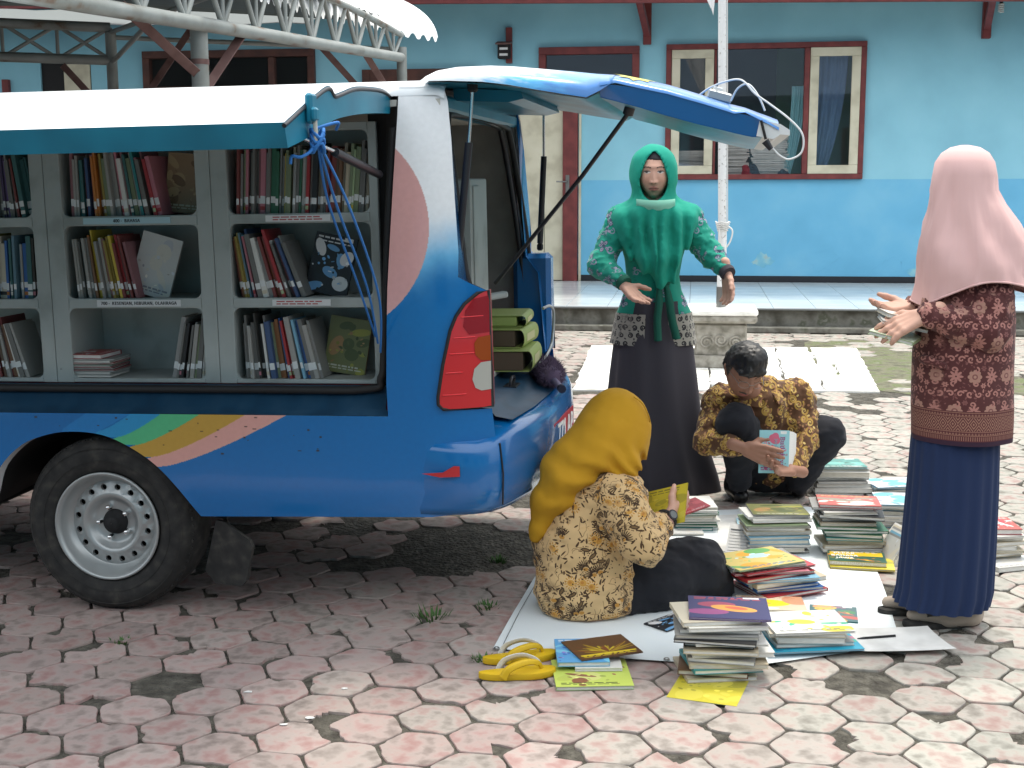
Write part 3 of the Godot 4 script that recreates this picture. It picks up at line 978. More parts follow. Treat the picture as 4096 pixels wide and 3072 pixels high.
# ---------------------------------------------------------------- steel canopy
func build_canopy():
	var c := thing("steel_canopy", "grey welded pipe canopy with trusses and curved white tin roof", "canopy", Vector3(-1.80, 0, -7.7))
	var O := -Vector3(-1.80, 0, -7.7)
	var posts := [[Vector3(-1.795, 0, -7.70), 2.36, 0.050], [Vector3(-0.965, 0, -11.80), 2.62, 0.045], [Vector3(-3.38, 0, -11.30), 2.70, 0.046]]
	for p in posts:
		var st := mb()
		tube(st, [p[0], p[0] + Vector3(0, p[1], 0)], p[2], 18)
		part("post", st, M.pipe, c, O)
		st = mb()
		tube(st, [p[0] + Vector3(0, 2.12, 0), p[0] + Vector3(0, 2.15, 0)], p[2] + 0.003, 18)
		part("weld_ring", st, M.primer, c, O)
	# truss along the open side
	var L0 := Vector3(-2.24, 2.22, -5.07); var L1 := Vector3(-0.965, 2.53, -11.80)
	var st2 := mb()
	tube(st2, [L0, L1], 0.042, 14)
	part("lower_chord", st2, M.pipe, c, O)
	var low := func(t: float) -> Vector3: return L0.lerp(L1, t)
	var high := func(t: float) -> Vector3: return L0.lerp(L1, t) + Vector3(0.0, 0.14 + 0.22 * sin(PI * clampf(t * 0.92, 0, 1)), 0)
	var up := []
	for k in 15: up.append(high.call(k / 14.0))
	st2 = mb()
	tube(st2, up, 0.026, 10)
	part("upper_chord", st2, M.pipe, c, O)
	var nn := 13
	for k in nn:
		var t0 := float(k) / nn; var t1 := float(k + 1) / nn
		st2 = mb()
		tube(st2, [high.call(t0), low.call((t0 + t1) / 2)], 0.017, 8)
		part("web_bar", st2, M.pipe, c, O)
		st2 = mb()
		tube(st2, [low.call((t0 + t1) / 2), high.call(t1)], 0.017, 8)
		part("web_bar", st2, M.pipe, c, O)
		st2 = mb()
		tube(st2, [low.call((t0 + t1) / 2), high.call((t0 + t1) / 2)], 0.014, 8)
		part("web_bar", st2, M.pipe, c, O)
	# truss at the back, running off to the side
	var B0 := Vector3(-8.2, 2.50, -9.5); var B1 := Vector3(-3.38, 2.47, -11.30)
	for q in [[0.0, 0.042, "lower_chord"], [0.27, 0.042, "upper_chord"]]:
		st2 = mb()
		tube(st2, [B0 + Vector3(0, q[0], 0), B1 + Vector3(0, q[0], 0)], q[1], 12)
		part(q[2], st2, M.pipe, c, O)
	for k in 12:
		var a := B0.lerp(B1, k / 12.0); var b := B0.lerp(B1, (k + 1) / 12.0)
		for e in [[a + Vector3(0, 0.27, 0), b], [a, b + Vector3(0, 0.27, 0)], [b, b + Vector3(0, 0.27, 0)]]:
			st2 = mb()
			tube(st2, [e[0], e[1]], 0.016, 8)
			part("web_bar", st2, M.pipe, c, O)
	# braces in red primer
	for e in [[Vector3(-1.80, 2.06, -7.68), Vector3(-2.02, 2.36, -6.95)], [Vector3(-1.795, 1.95, -7.72), Vector3(-1.66, 2.36, -8.3)], [Vector3(-3.30, 1.90, -11.30), Vector3(-2.62, 2.70, -11.0)], [Vector3(-3.40, 2.0, -11.25), Vector3(-3.75, 2.42, -11.15)], [Vector3(-0.97, 2.05, -11.78), Vector3(-1.20, 2.50, -10.9)], [Vector3(-1.25, 2.15, -11.9), Vector3(-1.75, 2.72, -11.6)]]:
		st2 = mb()
		bar(st2, e[0], e[1], 0.055, 0.012, 0.002, Vector3(0, 0, 1))
		part("brace", st2, M.primer, c, O)
	for e in [[Vector3(-3.38, 2.70, -11.30), Vector3(-1.75, 2.62, -8.3)], [Vector3(-3.38, 2.66, -11.30), Vector3(-0.965, 2.60, -11.80)], [Vector3(-3.38, 2.45, -11.30), Vector3(-2.7, 2.70, -10.2)]]:
		st2 = mb()
		tube(st2, [e[0], e[1]], 0.020, 8)
		part("purlin", st2, M.pipe, c, O)
	# curved corrugated roof: old dull sheet over the bay, bright sheet at the open end
	var st3 := mb()
	var g := []
	for i in 16:
		var t := i / 15.0
		var row := PackedVector3Array()
		for j in 121:
			var u := j / 120.0
			var base := Vector3(-2.10, 2.62, -5.2).lerp(Vector3(-1.02, 2.90, -12.4), u)
			row.append(base + Vector3(-9.0 * t, 0.22 * sin(t * PI) - 0.05 * t, -0.3 * t) + Vector3(0, 0.010 * sin(u * 300.0), 0))
		g.append(row)
	sheet(st3, g)
	part("old_roof_sheet", st3, M.tin_old, c, O)
	st3 = mb()
	g = []
	for i in 4:
		var row := PackedVector3Array()
		for j in 41:
			var u := j / 40.0
			row.append(Vector3(-1.9 - 9.0 * u, lerpf(2.88, 3.35, i / 3.0) + 0.012 * sin(j * 1.6), lerpf(-12.3, -14.9, i / 3.0)))
		g.append(row)
	sheet(st3, g)
	part("added_shade_sheet", st3, M.tin_old, c, O)  # sheet added between canopy and eaves to shade the house wall
	st3 = mb()
	var edge := curve([Vector3(-1.68, 2.56, -7.6), Vector3(-1.568, 2.60, -8.58), Vector3(-1.475, 2.637, -9.396), Vector3(-1.313, 2.677, -10.313), Vector3(-1.106, 2.715, -11.331), Vector3(-0.706, 2.802, -12.964)], 41)
	g = []
	for i in 14:
		var t := i / 13.0
		var row := PackedVector3Array()
		for j in edge.size():
			var u := float(j) / (edge.size() - 1)
			var saw := absf(fposmod(u * 30.0, 1.0) - 0.5) * 2.0
			row.append(edge[j] + Vector3(-0.48 * t * t - 0.10 * t, 0.62 * t - 0.12 * t * t, -0.55 * t) + Vector3(0, 0.045 * (smoothstep(0.2, 0.8, saw) - 0.5), 0.02 * saw))
		g.append(row)
	sheet(st3, g)
	part("bright_roof_sheet", st3, M.tin, c, O)

# ---------------------------------------------------------------- flagpole on its pedestal
func build_flagpole():
	var base := Vector3(1.655, 0, -10.25)
	var p := thing("flagpole", "flaking white flagpole standing on a square stone pedestal", "flagpole", base, deg_to_rad(-8.0))
	var st := mb()
	box(st, Vector3(0, 0.05, 0), Vector3(0.50, 0.10, 0.50), 0.012)
	part("plinth", st, M.stone, p)
	st = mb()
	box(st, Vector3(0, 0.22, 0), Vector3(0.40, 0.26, 0.40), 0.015)
	part("pedestal", st, M.stone, p)
	for q in [[-0.11, 0.20, 1.0], [0.0, 0.22, -1.0], [0.11, 0.20, 1.0]]:
		st = mb()
		var sp := []
		for k in 26:
			var a: float = k * 0.42 * q[2]
			sp.append(Vector3(q[0] + cos(a) * (0.055 - k * 0.0017), q[1] + sin(a) * (0.055 - k * 0.0017), 0.202))
		tube(st, sp, 0.010, 6)
		part("carved_scroll", st, M.stone, p)
	st = mb()
	box(st, Vector3(0, 0.385, 0), Vector3(0.55, 0.06, 0.52), 0.018)
	part("cornice", st, M.stone, p)
	st = mb()
	box(st, Vector3(0, 0.437, 0), Vector3(0.56, 0.045, 0.53), 0.012)
	part("cap", st, M.white_slab, p)
	st = mb()
	tube(st, [Vector3(0, 0.45, 0), Vector3(0, 1.0, 0), Vector3(-0.13, 7.0, 0)], [0.036, 0.034, 0.026], 20)
	part("pole", st, M.pole, p)
	st = mb()
	tube(st, [Vector3(0, 0.45, 0), Vector3(0, 0.62, 0)], 0.0385, 20)
	part("bare_sleeve", st, M.steel_door, p)
	st = mb()
	rng.seed = 3
	for k in 5:
		var r := 0.038 + 0.004 * k
		var pts := []
		for a in 15: pts.append(Vector3(cos(a * TAU / 14) * r, 1.06 + 0.016 * k + 0.006 * sin(a * 2.0), sin(a * TAU / 14) * r))
		tube(st, pts, 0.006, 6)
	tube(st, curve([Vector3(0.035, 1.10, 0.03), Vector3(0.075, 1.06, 0.05), Vector3(0.06, 0.98, 0.05), Vector3(0.03, 0.93, 0.04)], 6), 0.006, 6)
	tube(st, curve([Vector3(-0.03, 1.08, 0.035), Vector3(-0.02, 1.0, 0.05), Vector3(-0.035, 0.86, 0.04), Vector3(-0.01, 0.80, 0.04)], 6), 0.006, 6)
	tube(st, [Vector3(0.038, 1.1, 0.01), Vector3(-0.096, 6.9, 0.01)], 0.004, 6)
	part("halyard", st, M.rope_white, p)
	var f := thing("flag", "white lower corner of a flag hanging from the flagpole", "flag", base + Vector3(-0.04, 2.69, 0.03), deg_to_rad(-8.0))
	st = mb()
	var g := []
	for i in 16:
		var v := i / 15.0
		var row := PackedVector3Array()
		for j in 12:
			var u := j / 11.0
			row.append(Vector3(lerpf(-0.075 - 0.60 * v, -0.070 + 0.10 * v, u), v * 1.3 + 0.02 * (1.0 - u), 0.04 * v * sin(u * 9.0 + v * 3.0)))
		g.append(row)
	sheet(st, g)
	part("white_half", st, M.white_cloth, f)

# ---------------------------------------------------------------- school block across the yard, behind the camera (seen mirrored in the panes; it shades the near yard)
func build_opposite_block():
	var o := thing("opposite_school_block", "pale blue school block across the yard mirrored in the window panes", "building", Vector3(-2.0, 0, 4.4))
	var st := mb()
	box(st, Vector3(0, 2.0, 2.0), Vector3(32, 4.0, 4.0), 0.0)
	part("wall", st, M.wall, o)
	st = mb()
	slab(st, PackedVector2Array([Vector2(-1.2, 3.6), Vector2(2.0, 6.2), Vector2(5.2, 3.6), Vector2(5.0, 3.5), Vector2(2.0, 5.9), Vector2(-1.1, 3.45)]), Transform3D(Basis(Vector3(0, 0, 1), Vector3.UP, Vector3(-1, 0, 0)), Vector3.ZERO), -16.5, 16.5)
	part("roof", st, M.slate, o)
	for x in range(-14, 15, 4):
		st = mb()
		frame_rect(st, x - 0.8, 1.2, x + 0.8, 2.8, 0.08, -0.02, 0.08)
		part("window_frame", st, M.maroon, o)
		st = mb()
		box(st, Vector3(x, 2.0, -0.005), Vector3(1.44, 1.44, 0.02), 0.0)
		part("pane", st, M.skirting, o)


# ---------------------------------------------------------------- library van (local: x to the rear, y up, z towards the camera side; origin at rear tyre contact)
const BANDS := [[0.142, 0.692, 0.032, 0.636], [0.248, 0.693, 0.105, 0.618], [0.384, 0.694, 0.165, 0.591], [0.543, 0.696, 0.227, 0.553], [0.684, 0.696, 0.255, 0.52]]

func van_xf() -> Transform3D:
	return Transform3D(Basis.from_euler(Vector3(0, deg_to_rad(-9.5), deg_to_rad(0.9))), VAN_AT)

func side_z(x: float, y: float) -> float:
	var z := 0.03 - 0.11 * pow(maxf(y - 0.95, 0.0), 1.5)
	if x > 1.12: z -= pow((x - 1.12) / 0.24, 2.0) * 0.075
	if y < 0.46: z -= pow((0.46 - y) / 0.12, 2.0) * 0.02
	return z

func skin(x: float, y: float) -> Vector3: return Vector3(x, y, side_z(x, y))
func skin_lamp(x: float, y: float) -> Vector3: return Vector3(x, y, side_z(x, y) + 0.012)
func skin_far(x: float, y: float) -> Vector3: return Vector3(x, y, -1.53 - side_z(x, y))

# sprayed livery of the side: white fading to blue by airbrush, a pink disc, a rainbow of bands
func livery_image() -> ImageTexture:
	var w := 880; var h := 600
	var im := Image.create(w, h, false, Image.FORMAT_RGB8)
	var blue := Color(0.002, 0.14, 0.41); var sky := Color(0.16, 0.48, 0.76); var white := Color(0.86, 0.88, 0.89)
	var bc := [Color(0.015, 0.27, 0.55), Color(0.08, 0.46, 0.22), Color(0.50, 0.30, 0.05), Color(0.66, 0.34, 0.30)]
	for j in h:
		var y := 1.80 - 1.5 * (j + 0.5) / h
		for i in w:
			var x := -0.75 + 2.2 * (i + 0.5) / w
			var wob := 0.05 * nz.get_noise_2d(x * 3.0, y * 3.0)
			var t := smoothstep(1.00, 1.40, y + wob + (x - 1.1) * -0.25)
			var c := blue.lerp(sky, smoothstep(0.0, 0.55, t)).lerp(white, smoothstep(0.35, 1.0, t))
			if Vector2(x - 0.83, y - 1.29).length() < 0.335: c = Color(0.66, 0.36, 0.34)
			if y < 0.70 and y > 0.45:
				for k in 4:
					var a = BANDS[k]; var b = BANDS[k + 1]
					var s0 := clampf((y - a[3]) / (a[1] - a[3]), -1.0, 1.0); var s1 := clampf((y - b[3]) / (b[1] - b[3]), -1.0, 1.0)
					var x0: float = a[2] + (a[0] - a[2]) * signf(s0) * pow(absf(s0), 0.78)
					var x1: float = b[2] + (b[0] - b[2]) * signf(s1) * pow(absf(s1), 0.78)
					if x >= x0 and x < x1 and y > b[3] - 0.002: c = bc[k]
				if x < 0.2 and x > -0.1 and y > 0.6 and x > -0.02 + (0.69 - y) * -1.6 and x < 0.032 + (y - 0.636) * 1.96: c = Color(0.008, 0.19, 0.50)
			c = c * (1.0 + 0.05 * nz.get_noise_2d(x * 40.0, y * 40.0))
			im.set_pixel(i, j, c.linear_to_srgb())
	rng.seed = 77       # small paint chips along the bands and the sill
	for k in 26:
		var px := int(rng.randf_range(220, 620)); var py := int(rng.randf_range(444, 500))
		im.fill_rect(Rect2i(px, py, rng.randi_range(1, 5), rng.randi_range(1, 2)), lin(0.03, 0.02, 0.02))
	for k in 60:
		var px := int(rng.randf_range(0, 700))
		im.fill_rect(Rect2i(px, 441, rng.randi_range(3, 14), 1), lin(0.5, 0.5, 0.5))
	return ImageTexture.create_from_image(im)

func build_van():
	var v := thing("library_van", "blue and white library van with raised side door and open tailgate", "van")
	v.transform = van_xf()
	var L := Rect2(-0.75, 0.30, 2.2, 1.5)
	var liv := StandardMaterial3D.new()
	liv.albedo_texture = livery_image()
	liv.roughness = 0.22
	liv.clearcoat_enabled = true
	liv.clearcoat = 0.5
	liv.clearcoat_roughness = 0.08
	M.livery = liv
	var arch := [Vector2(-0.40, 0.36), Vector2(-0.375, 0.41), Vector2(-0.337, 0.505), Vector2(-0.25, 0.585), Vector2(-0.15, 0.622), Vector2(-0.06, 0.632), Vector2(0.04, 0.622), Vector2(0.13, 0.585), Vector2(0.22, 0.525), Vector2(0.30, 0.44), Vector2(0.364, 0.348)]
	arch = curve(arch, 4)
	var gate := [Vector2(1.02, 0.695), Vector2(1.018, 0.80), Vector2(1.03, 1.10), Vector2(1.05, 1.40), Vector2(1.066, 1.64), Vector2(1.07, 1.725), Vector2(1.21, 1.722), Vector2(1.223, 1.676), Vector2(1.234, 1.558), Vector2(1.244, 1.376), Vector2(1.254, 1.213), Vector2(1.252, 1.134), Vector2(1.288, 1.113), Vector2(1.339, 1.088), Vector2(1.305, 1.075), Vector2(1.272, 1.045), Vector2(1.246, 1.01), Vector2(1.228, 0.968), Vector2(1.203, 0.859), Vector2(1.186, 0.76), Vector2(1.185, 0.73), Vector2(1.20, 0.714), Vector2(1.345, 0.713), Vector2(1.355, 0.60), Vector2(1.30, 0.38), Vector2(1.15, 0.365)]
	var side := PackedVector2Array()
	side.append(Vector2(-1.9, 0.38))
	side.append(Vector2(-1.9, 0.693))
	var rev := gate.duplicate()
	for p in rev: side.append(p)
	for i in range(arch.size() - 1, -1, -1): side.append(arch[i])
	var st := mb()
	bent(st, side, skin, 0.05, L, 0.04)
	rim_edge(st, arch, skin, Vector3(0, 0, -0.05))
	part("side_panel", st, liv, v)
	st = mb()
	bent(st, side, skin_far, 0.08, L, 0.06)
	part("far_side_panel", st, liv, v)
	# wheel housing, underbody, chassis
	st = mb()
	var ring0 := PackedVector3Array(); var ring1 := PackedVector3Array()
	for p in arch:
		ring0.append(Vector3(p.x, p.y, 0.0)); ring1.append(Vector3(p.x, p.y + 0.02, -0.42))
	loft(st, [ring0, ring1], false, false)
	for k in arch.size() - 1: tri(st, ring1[k], ring1[k + 1], Vector3(0, 0.3, -0.42))
	part("wheel_housing", st, M.black, v)
	st = mb()
	box(st, Vector3(-1.15, 0.44, -0.76), Vector3(1.45, 0.20, 1.42), 0.01)
	box(st, Vector3(0.80, 0.44, -0.76), Vector3(0.80, 0.14, 1.42), 0.01)
	box(st, Vector3(0.0, 0.47, -0.76), Vector3(1.0, 0.12, 0.66), 0.01)
	box(st, Vector3(0.0, 0.30, -0.76), Vector3(0.12, 0.12, 1.2), 0.02)
	part("underbody", st, M.black, v)
	# sill ledge and seal of the side opening
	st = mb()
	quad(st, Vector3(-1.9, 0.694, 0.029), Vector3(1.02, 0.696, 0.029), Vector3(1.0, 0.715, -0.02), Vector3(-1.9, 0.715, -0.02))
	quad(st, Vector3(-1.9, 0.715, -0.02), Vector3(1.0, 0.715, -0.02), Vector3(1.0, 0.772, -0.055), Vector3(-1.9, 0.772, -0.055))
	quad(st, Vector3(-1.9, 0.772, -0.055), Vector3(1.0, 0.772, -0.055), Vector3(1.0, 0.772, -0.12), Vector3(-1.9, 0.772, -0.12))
	part("sill_ledge", st, M.blue_dirty_shaded, v)  # same blue paint as the body, shade of the opening put into its colour
	st = mb()
	var sealp := curve([Vector3(-1.9, 0.768, -0.035), Vector3(0.5, 0.768, -0.035), Vector3(0.93, 0.772, -0.035), Vector3(0.985, 0.81, -0.03), Vector3(1.0, 0.90, -0.025), Vector3(1.022, 1.25, -0.03), Vector3(1.045, 1.60, -0.055)], 6)
	tube(st, sealp, 0.013, 10)
	part("door_seal", st, M.black_rubber, v)
	st = mb()
	quad(st, Vector3(1.02, 0.70, 0.028), Vector3(1.067, 1.70, -0.04), Vector3(1.005, 1.70, -0.13), Vector3(0.985, 0.70, -0.13))
	quad(st, Vector3(0.985, 0.70, -0.13), Vector3(1.005, 1.70, -0.13), Vector3(0.94, 1.70, -0.14), Vector3(0.94, 0.70, -0.14))
	part("door_jamb", st, M.black, v)
	# roof with rounded edges, headlining, floor, bulkhead
	st = mb()
	var prof := []
	for k in 25:
		var a := PI * k / 24.0
		var cx := cos(a); var sy := sin(a)
		prof.append(Vector2(-0.765 + 0.725 * signf(cx) * pow(absf(cx), 0.35), 1.70 + 0.062 * pow(sy, 0.6)))
	var rings := []
	for x in [-1.9, -1.2, -0.6, 0.0, 0.5, 0.9, 1.1, 1.19, 1.215]:
		var ring := PackedVector3Array()
		var dy := -0.012 if x > 1.2 else 0.0
		for p in prof: ring.append(Vector3(x, p.y + dy - 0.004 * x, p.x))
		rings.append(ring)
	loft(st, rings, false, false)
	part("roof", st, M.van_white, v)
	st = mb()
	box(st, Vector3(-0.35, 1.675, -0.765), Vector3(3.1, 0.02, 1.44), 0.0)
	part("headlining", st, M.lining, v)
	st = mb()
	box(st, Vector3(-0.36, 0.715, -0.765), Vector3(3.12, 0.03, 1.43), 0.0)
	part("load_floor", st, M.red_mat, v)
	st = mb()
	box(st, Vector3(1.218, 0.724, -0.80), Vector3(0.035, 0.022, 1.30), 0.004)
	part("floor_edge_strip", st, M.lining, v)
	st = mb()
	box(st, Vector3(-0.35, 1.20, -1.475), Vector3(3.1, 0.95, 0.02), 0.0)
	box(st, Vector3(-1.9, 1.20, -0.765), Vector3(0.02, 0.95, 1.4), 0.0)
	part("inner_wall", st, M.interior, v)
	# rear corner posts and tailgate frame
	st = mb()
	var inner := [Vector3(1.205, 1.69, -0.06), Vector3(1.222, 1.55, -0.10), Vector3(1.236, 1.30, -0.13), Vector3(1.25, 1.12, -0.14), Vector3(1.30, 1.05, -0.14), Vector3(1.325, 0.72, -0.14)]
	var outer := [skin(1.21, 1.722), skin(1.234, 1.558), skin(1.249, 1.30), skin(1.252, 1.134), skin(1.339, 1.088), skin(1.345, 0.713)]
	for k in 5: quad(st, outer[k], inner[k], inner[k + 1], outer[k + 1])
	for k in 5:
		var a: Vector3 = inner[k]; var b: Vector3 = inner[k + 1]
		quad(st, a, a + Vector3(-0.06, 0, -0.05), b + Vector3(-0.06, 0, -0.05), b)
	part("rear_post", st, M.blue, v)
	st = mb()
	for k in 5: # mirrored far post
		var m := func(p: Vector3) -> Vector3: return Vector3(p.x, p.y, -1.53 - p.z)
		quad(st, m.call(outer[k]), m.call(outer[k + 1]), m.call(inner[k + 1]), m.call(inner[k]))
	part("rear_post", st, M.blue, v)
	st = mb()
	box(st, Vector3(1.27, 0.92, -1.46), Vector3(0.16, 0.42, 0.11), 0.02)
	part("far_rear_corner", st, M.blue, v)
	for q in 2:
		st = mb()
		var o := q * 0.028
		var path := [Vector3(1.30 - o, 0.74, -0.15 - o), Vector3(1.288 - o, 0.98, -0.15 - o), Vector3(1.245 - o, 1.14, -0.15 - o), Vector3(1.225 - o, 1.35, -0.145 - o), Vector3(1.205 - o, 1.56, -0.135 - o), Vector3(1.195 - o, 1.625, -0.17 - o), Vector3(1.19 - o, 1.65, -0.26 - o), Vector3(1.19 - o, 1.66, -0.75), Vector3(1.19 - o, 1.65, -1.28 + o), Vector3(1.195 - o, 1.61, -1.37 + o), Vector3(1.215 - o, 1.45, -1.41 + o), Vector3(1.25 - o, 1.15, -1.44 + o), Vector3(1.285 - o, 0.74, -1.45 + o)]
		tube(st, curve(path, 4), 0.013 - q * 0.001, 8)
		part("tailgate_seal", st, M.black_rubber if q != 1 else M.strut, v)
	st = mb()
	box(st, Vector3(1.165, 1.675, -0.765), Vector3(0.09, 0.05, 1.42), 0.01)
	part("header_rail", st, M.teal, v)
	# rear sill, latch, bumper
	st = mb()
	var plan := curve([Vector2(0.98, 0.028), Vector2(1.12, 0.032), Vector2(1.22, 0.028), Vector2(1.30, 0.005), Vector2(1.355, -0.05), Vector2(1.40, -0.16), Vector2(1.45, -0.40), Vector2(1.468, -0.765), Vector2(1.45, -1.13), Vector2(1.40, -1.37), Vector2(1.355, -1.48), Vector2(1.30, -1.535), Vector2(1.22, -1.56), Vector2(0.9, -1.558)], 5)
	var bp := [Vector2(-0.05, 0.372), Vector2(-0.008, 0.375), Vector2(0.014, 0.40), Vector2(0.024, 0.46), Vector2(0.024, 0.53), Vector2(0.018, 0.578), Vector2(0.004, 0.606), Vector2(-0.03, 0.618), Vector2(-0.10, 0.628)]
	rings = []
	for i in plan.size():
		var d: Vector2 = (plan[min(i + 1, plan.size() - 1)] - plan[max(i - 1, 0)]).normalized()
		var nrm := Vector2(-d.y, d.x) * -1.0
		nrm = -nrm
		var grow := smoothstep(0.0, 15.0, float(i)) * smoothstep(0.0, 15.0, float(plan.size() - 1 - i))
		var up: float = 0.035 * smoothstep(1.30, 1.42, plan[i].x)
		var ring := PackedVector3Array()
		for p in bp:
			var o: float = p.x if p.x < -0.02 else lerpf(-0.014, p.x, grow)
			var y: float = p.y + (up if p.y > 0.55 else 0.0)
			ring.append(Vector3(plan[i].x + nrm.x * o, y, plan[i].y + nrm.y * o))
		rings.append(ring)
	loft(st, rings, false, false)
	part("rear_bumper", st, M.blue, v)
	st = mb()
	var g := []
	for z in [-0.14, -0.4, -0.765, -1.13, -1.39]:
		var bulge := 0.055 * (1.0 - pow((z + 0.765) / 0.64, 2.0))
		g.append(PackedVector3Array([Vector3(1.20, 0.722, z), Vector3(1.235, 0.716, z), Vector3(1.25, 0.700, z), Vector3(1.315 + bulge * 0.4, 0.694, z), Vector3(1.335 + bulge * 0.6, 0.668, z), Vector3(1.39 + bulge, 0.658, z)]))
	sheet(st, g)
	part("rear_sill", st, M.blue_dirty_shaded, v)
	st = mb()
	var lp := Vector3(1.31, 0.692, -0.62)
	tube(st, curve([lp + Vector3(0, 0, -0.035), lp + Vector3(0.004, 0.028, -0.035), lp + Vector3(0.004, 0.035, 0), lp + Vector3(0.004, 0.028, 0.035), lp + Vector3(0, 0, 0.035)], 4), 0.006, 8)
	box(st, lp + Vector3(0, 0.004, 0), Vector3(0.05, 0.006, 0.10), 0.002)
	part("latch_loop", st, M.strut, v)
	st = mb()
	for e in [[1.352, -0.048], [1.338, -0.02]]: tube(st, [Vector3(e[0] + 0.022, 0.40, e[1] + 0.016), Vector3(e[0] + 0.026, 0.50, e[1] + 0.018), Vector3(e[0] + 0.016, 0.60, e[1] + 0.012)], 0.003, 6) if e[0] > 1.35 else null
	part("bumper_joint", st, M.black, v)
	st = mb()
	for q in [[Vector2(1.13, 0.517), Vector2(1.20, 0.522), Vector2(1.235, 0.542), Vector2(1.252, 0.54), Vector2(1.252, 0.507), Vector2(1.19, 0.506)]]:
		var poly := PackedVector2Array(q)
		bent(st, poly, func(x, y): return Vector3(x, y, side_z(x, y) + 0.0275 + 0.012 * smoothstep(1.1, 1.25, x)), 0.05, L)
	part("paint_scrape", st, M.chip_red, v)
	# number plate
	var pl := Node3D.new(); pl.name = "number_plate"; v.add_child(pl, true)
	pl.position = Vector3(1.488, 0.505, -0.70)
	pl.rotation = Vector3(0, deg_to_rad(87.0), 0)
	st = mb()
	box(st, Vector3.ZERO, Vector3(0.40, 0.145, 0.006), 0.003)
	part("plate", st, M.plate_red, pl)
	letters("771 AP", 0.072, 0.002, M.white, pl, Vector3(0.02, 0.02, 0.005), Vector3.ZERO, "Droid Sans", true, "plate_number")
	letters("06-20", 0.034, 0.002, M.white, pl, Vector3(-0.05, -0.05, 0.005), Vector3.ZERO, "Droid Sans", true, "plate_date")
	build_lamps(v)
	build_wheels(v)
	build_side_door(v)
	build_tailgate(v)
	# cab ahead of the body (out of the picture)
	st = mb()
	slab(st, PackedVector2Array([Vector2(-1.91, 0.38), Vector2(-1.91, 1.66), Vector2(-2.35, 1.60), Vector2(-2.75, 1.10), Vector2(-3.55, 0.98), Vector2(-3.62, 0.45), Vector2(-3.2, 0.38), Vector2(-3.15, 0.6), Vector2(-2.9, 0.68), Vector2(-2.65, 0.6), Vector2(-2.55, 0.38)]), Transform3D(), -1.50, 0.0)
	part("cab", st, M.blue, v)
	build_bookcase()

func build_lamps(v: Node3D):
	var lens := [Vector2(1.342, 1.09), Vector2(1.31, 1.082), Vector2(1.272, 1.05), Vector2(1.246, 1.012), Vector2(1.228, 0.968), Vector2(1.203, 0.859), Vector2(1.186, 0.76), Vector2(1.186, 0.735), Vector2(1.20, 0.72), Vector2(1.348, 0.722)]
	var L := Rect2(1.18, 0.71, 0.17, 0.38)
	for far in 2:
		var n := Node3D.new(); n.name = "tail_lamp"; v.add_child(n, true)
		var f := func(k: float) -> Callable: return func(x, y): return Vector3(x, y, (side_z(x, y) + k) if far == 0 else -1.53 - side_z(x, y) - k)
		var st := mb()
		bent(st, PackedVector2Array(lens), f.call(0.012), 0.03, L)
		var ring := lens.duplicate(); ring.append(lens[0])
		rim_edge(st, ring, f.call(0.012), Vector3(0, 0, -0.05 if far == 0 else 0.05))
		part("red_lens", st, M.lens_red, n)
		st = mb()
		var pts := []
		for p in lens: pts.append((f.call(0.009) as Callable).call(p.x, p.y))
		tube(st, pts, 0.006, 8, false, true)
		part("gasket", st, M.black_rubber, n)
		if far == 1: continue
		for q in [[[Vector2(1.30, 0.927), Vector2(1.312, 0.945), Vector2(1.347, 0.95), Vector2(1.347, 0.87), Vector2(1.318, 0.872), Vector2(1.302, 0.89)], "amber_lens", M.lens_amber], [[Vector2(1.347, 0.868), Vector2(1.318, 0.865), Vector2(1.298, 0.845), Vector2(1.292, 0.812), Vector2(1.30, 0.785), Vector2(1.318, 0.775), Vector2(1.347, 0.778)], "clear_lens", M.lens_clear]]:
			st = mb()
			bent(st, PackedVector2Array(q[0]), f.call(0.0145), 0.02, L)
			part(q[1], st, q[2], n)
		rng.seed = 9
		for k in 5:   # reflector ribs in brighter red, lens highlights put into their colour
			var y: float = [0.765, 0.835, 0.895, 0.945, 1.01][k]
			st = mb()
			var x0: float = [1.200, 1.212, 1.226, 1.238, 1.262][k]
			var a: Vector3 = (f.call(0.013) as Callable).call(x0, y); var b: Vector3 = (f.call(0.013) as Callable).call(x0 + rng.randf_range(0.05, 0.075), y + 0.002)
			bar(st, a, b, 0.007, 0.003, 0.001)
			part("highlight_rib", st, M.lens_highlight, n)
		st = mb()
		bent(st, PackedVector2Array([Vector2(1.30, 1.065), Vector2(1.275, 1.03), Vector2(1.268, 0.98), Vector2(1.285, 0.955), Vector2(1.345, 0.96), Vector2(1.345, 1.075)]), f.call(0.0142), 0.02, L)
		part("stop_lens", st, M.lens_dark, n)

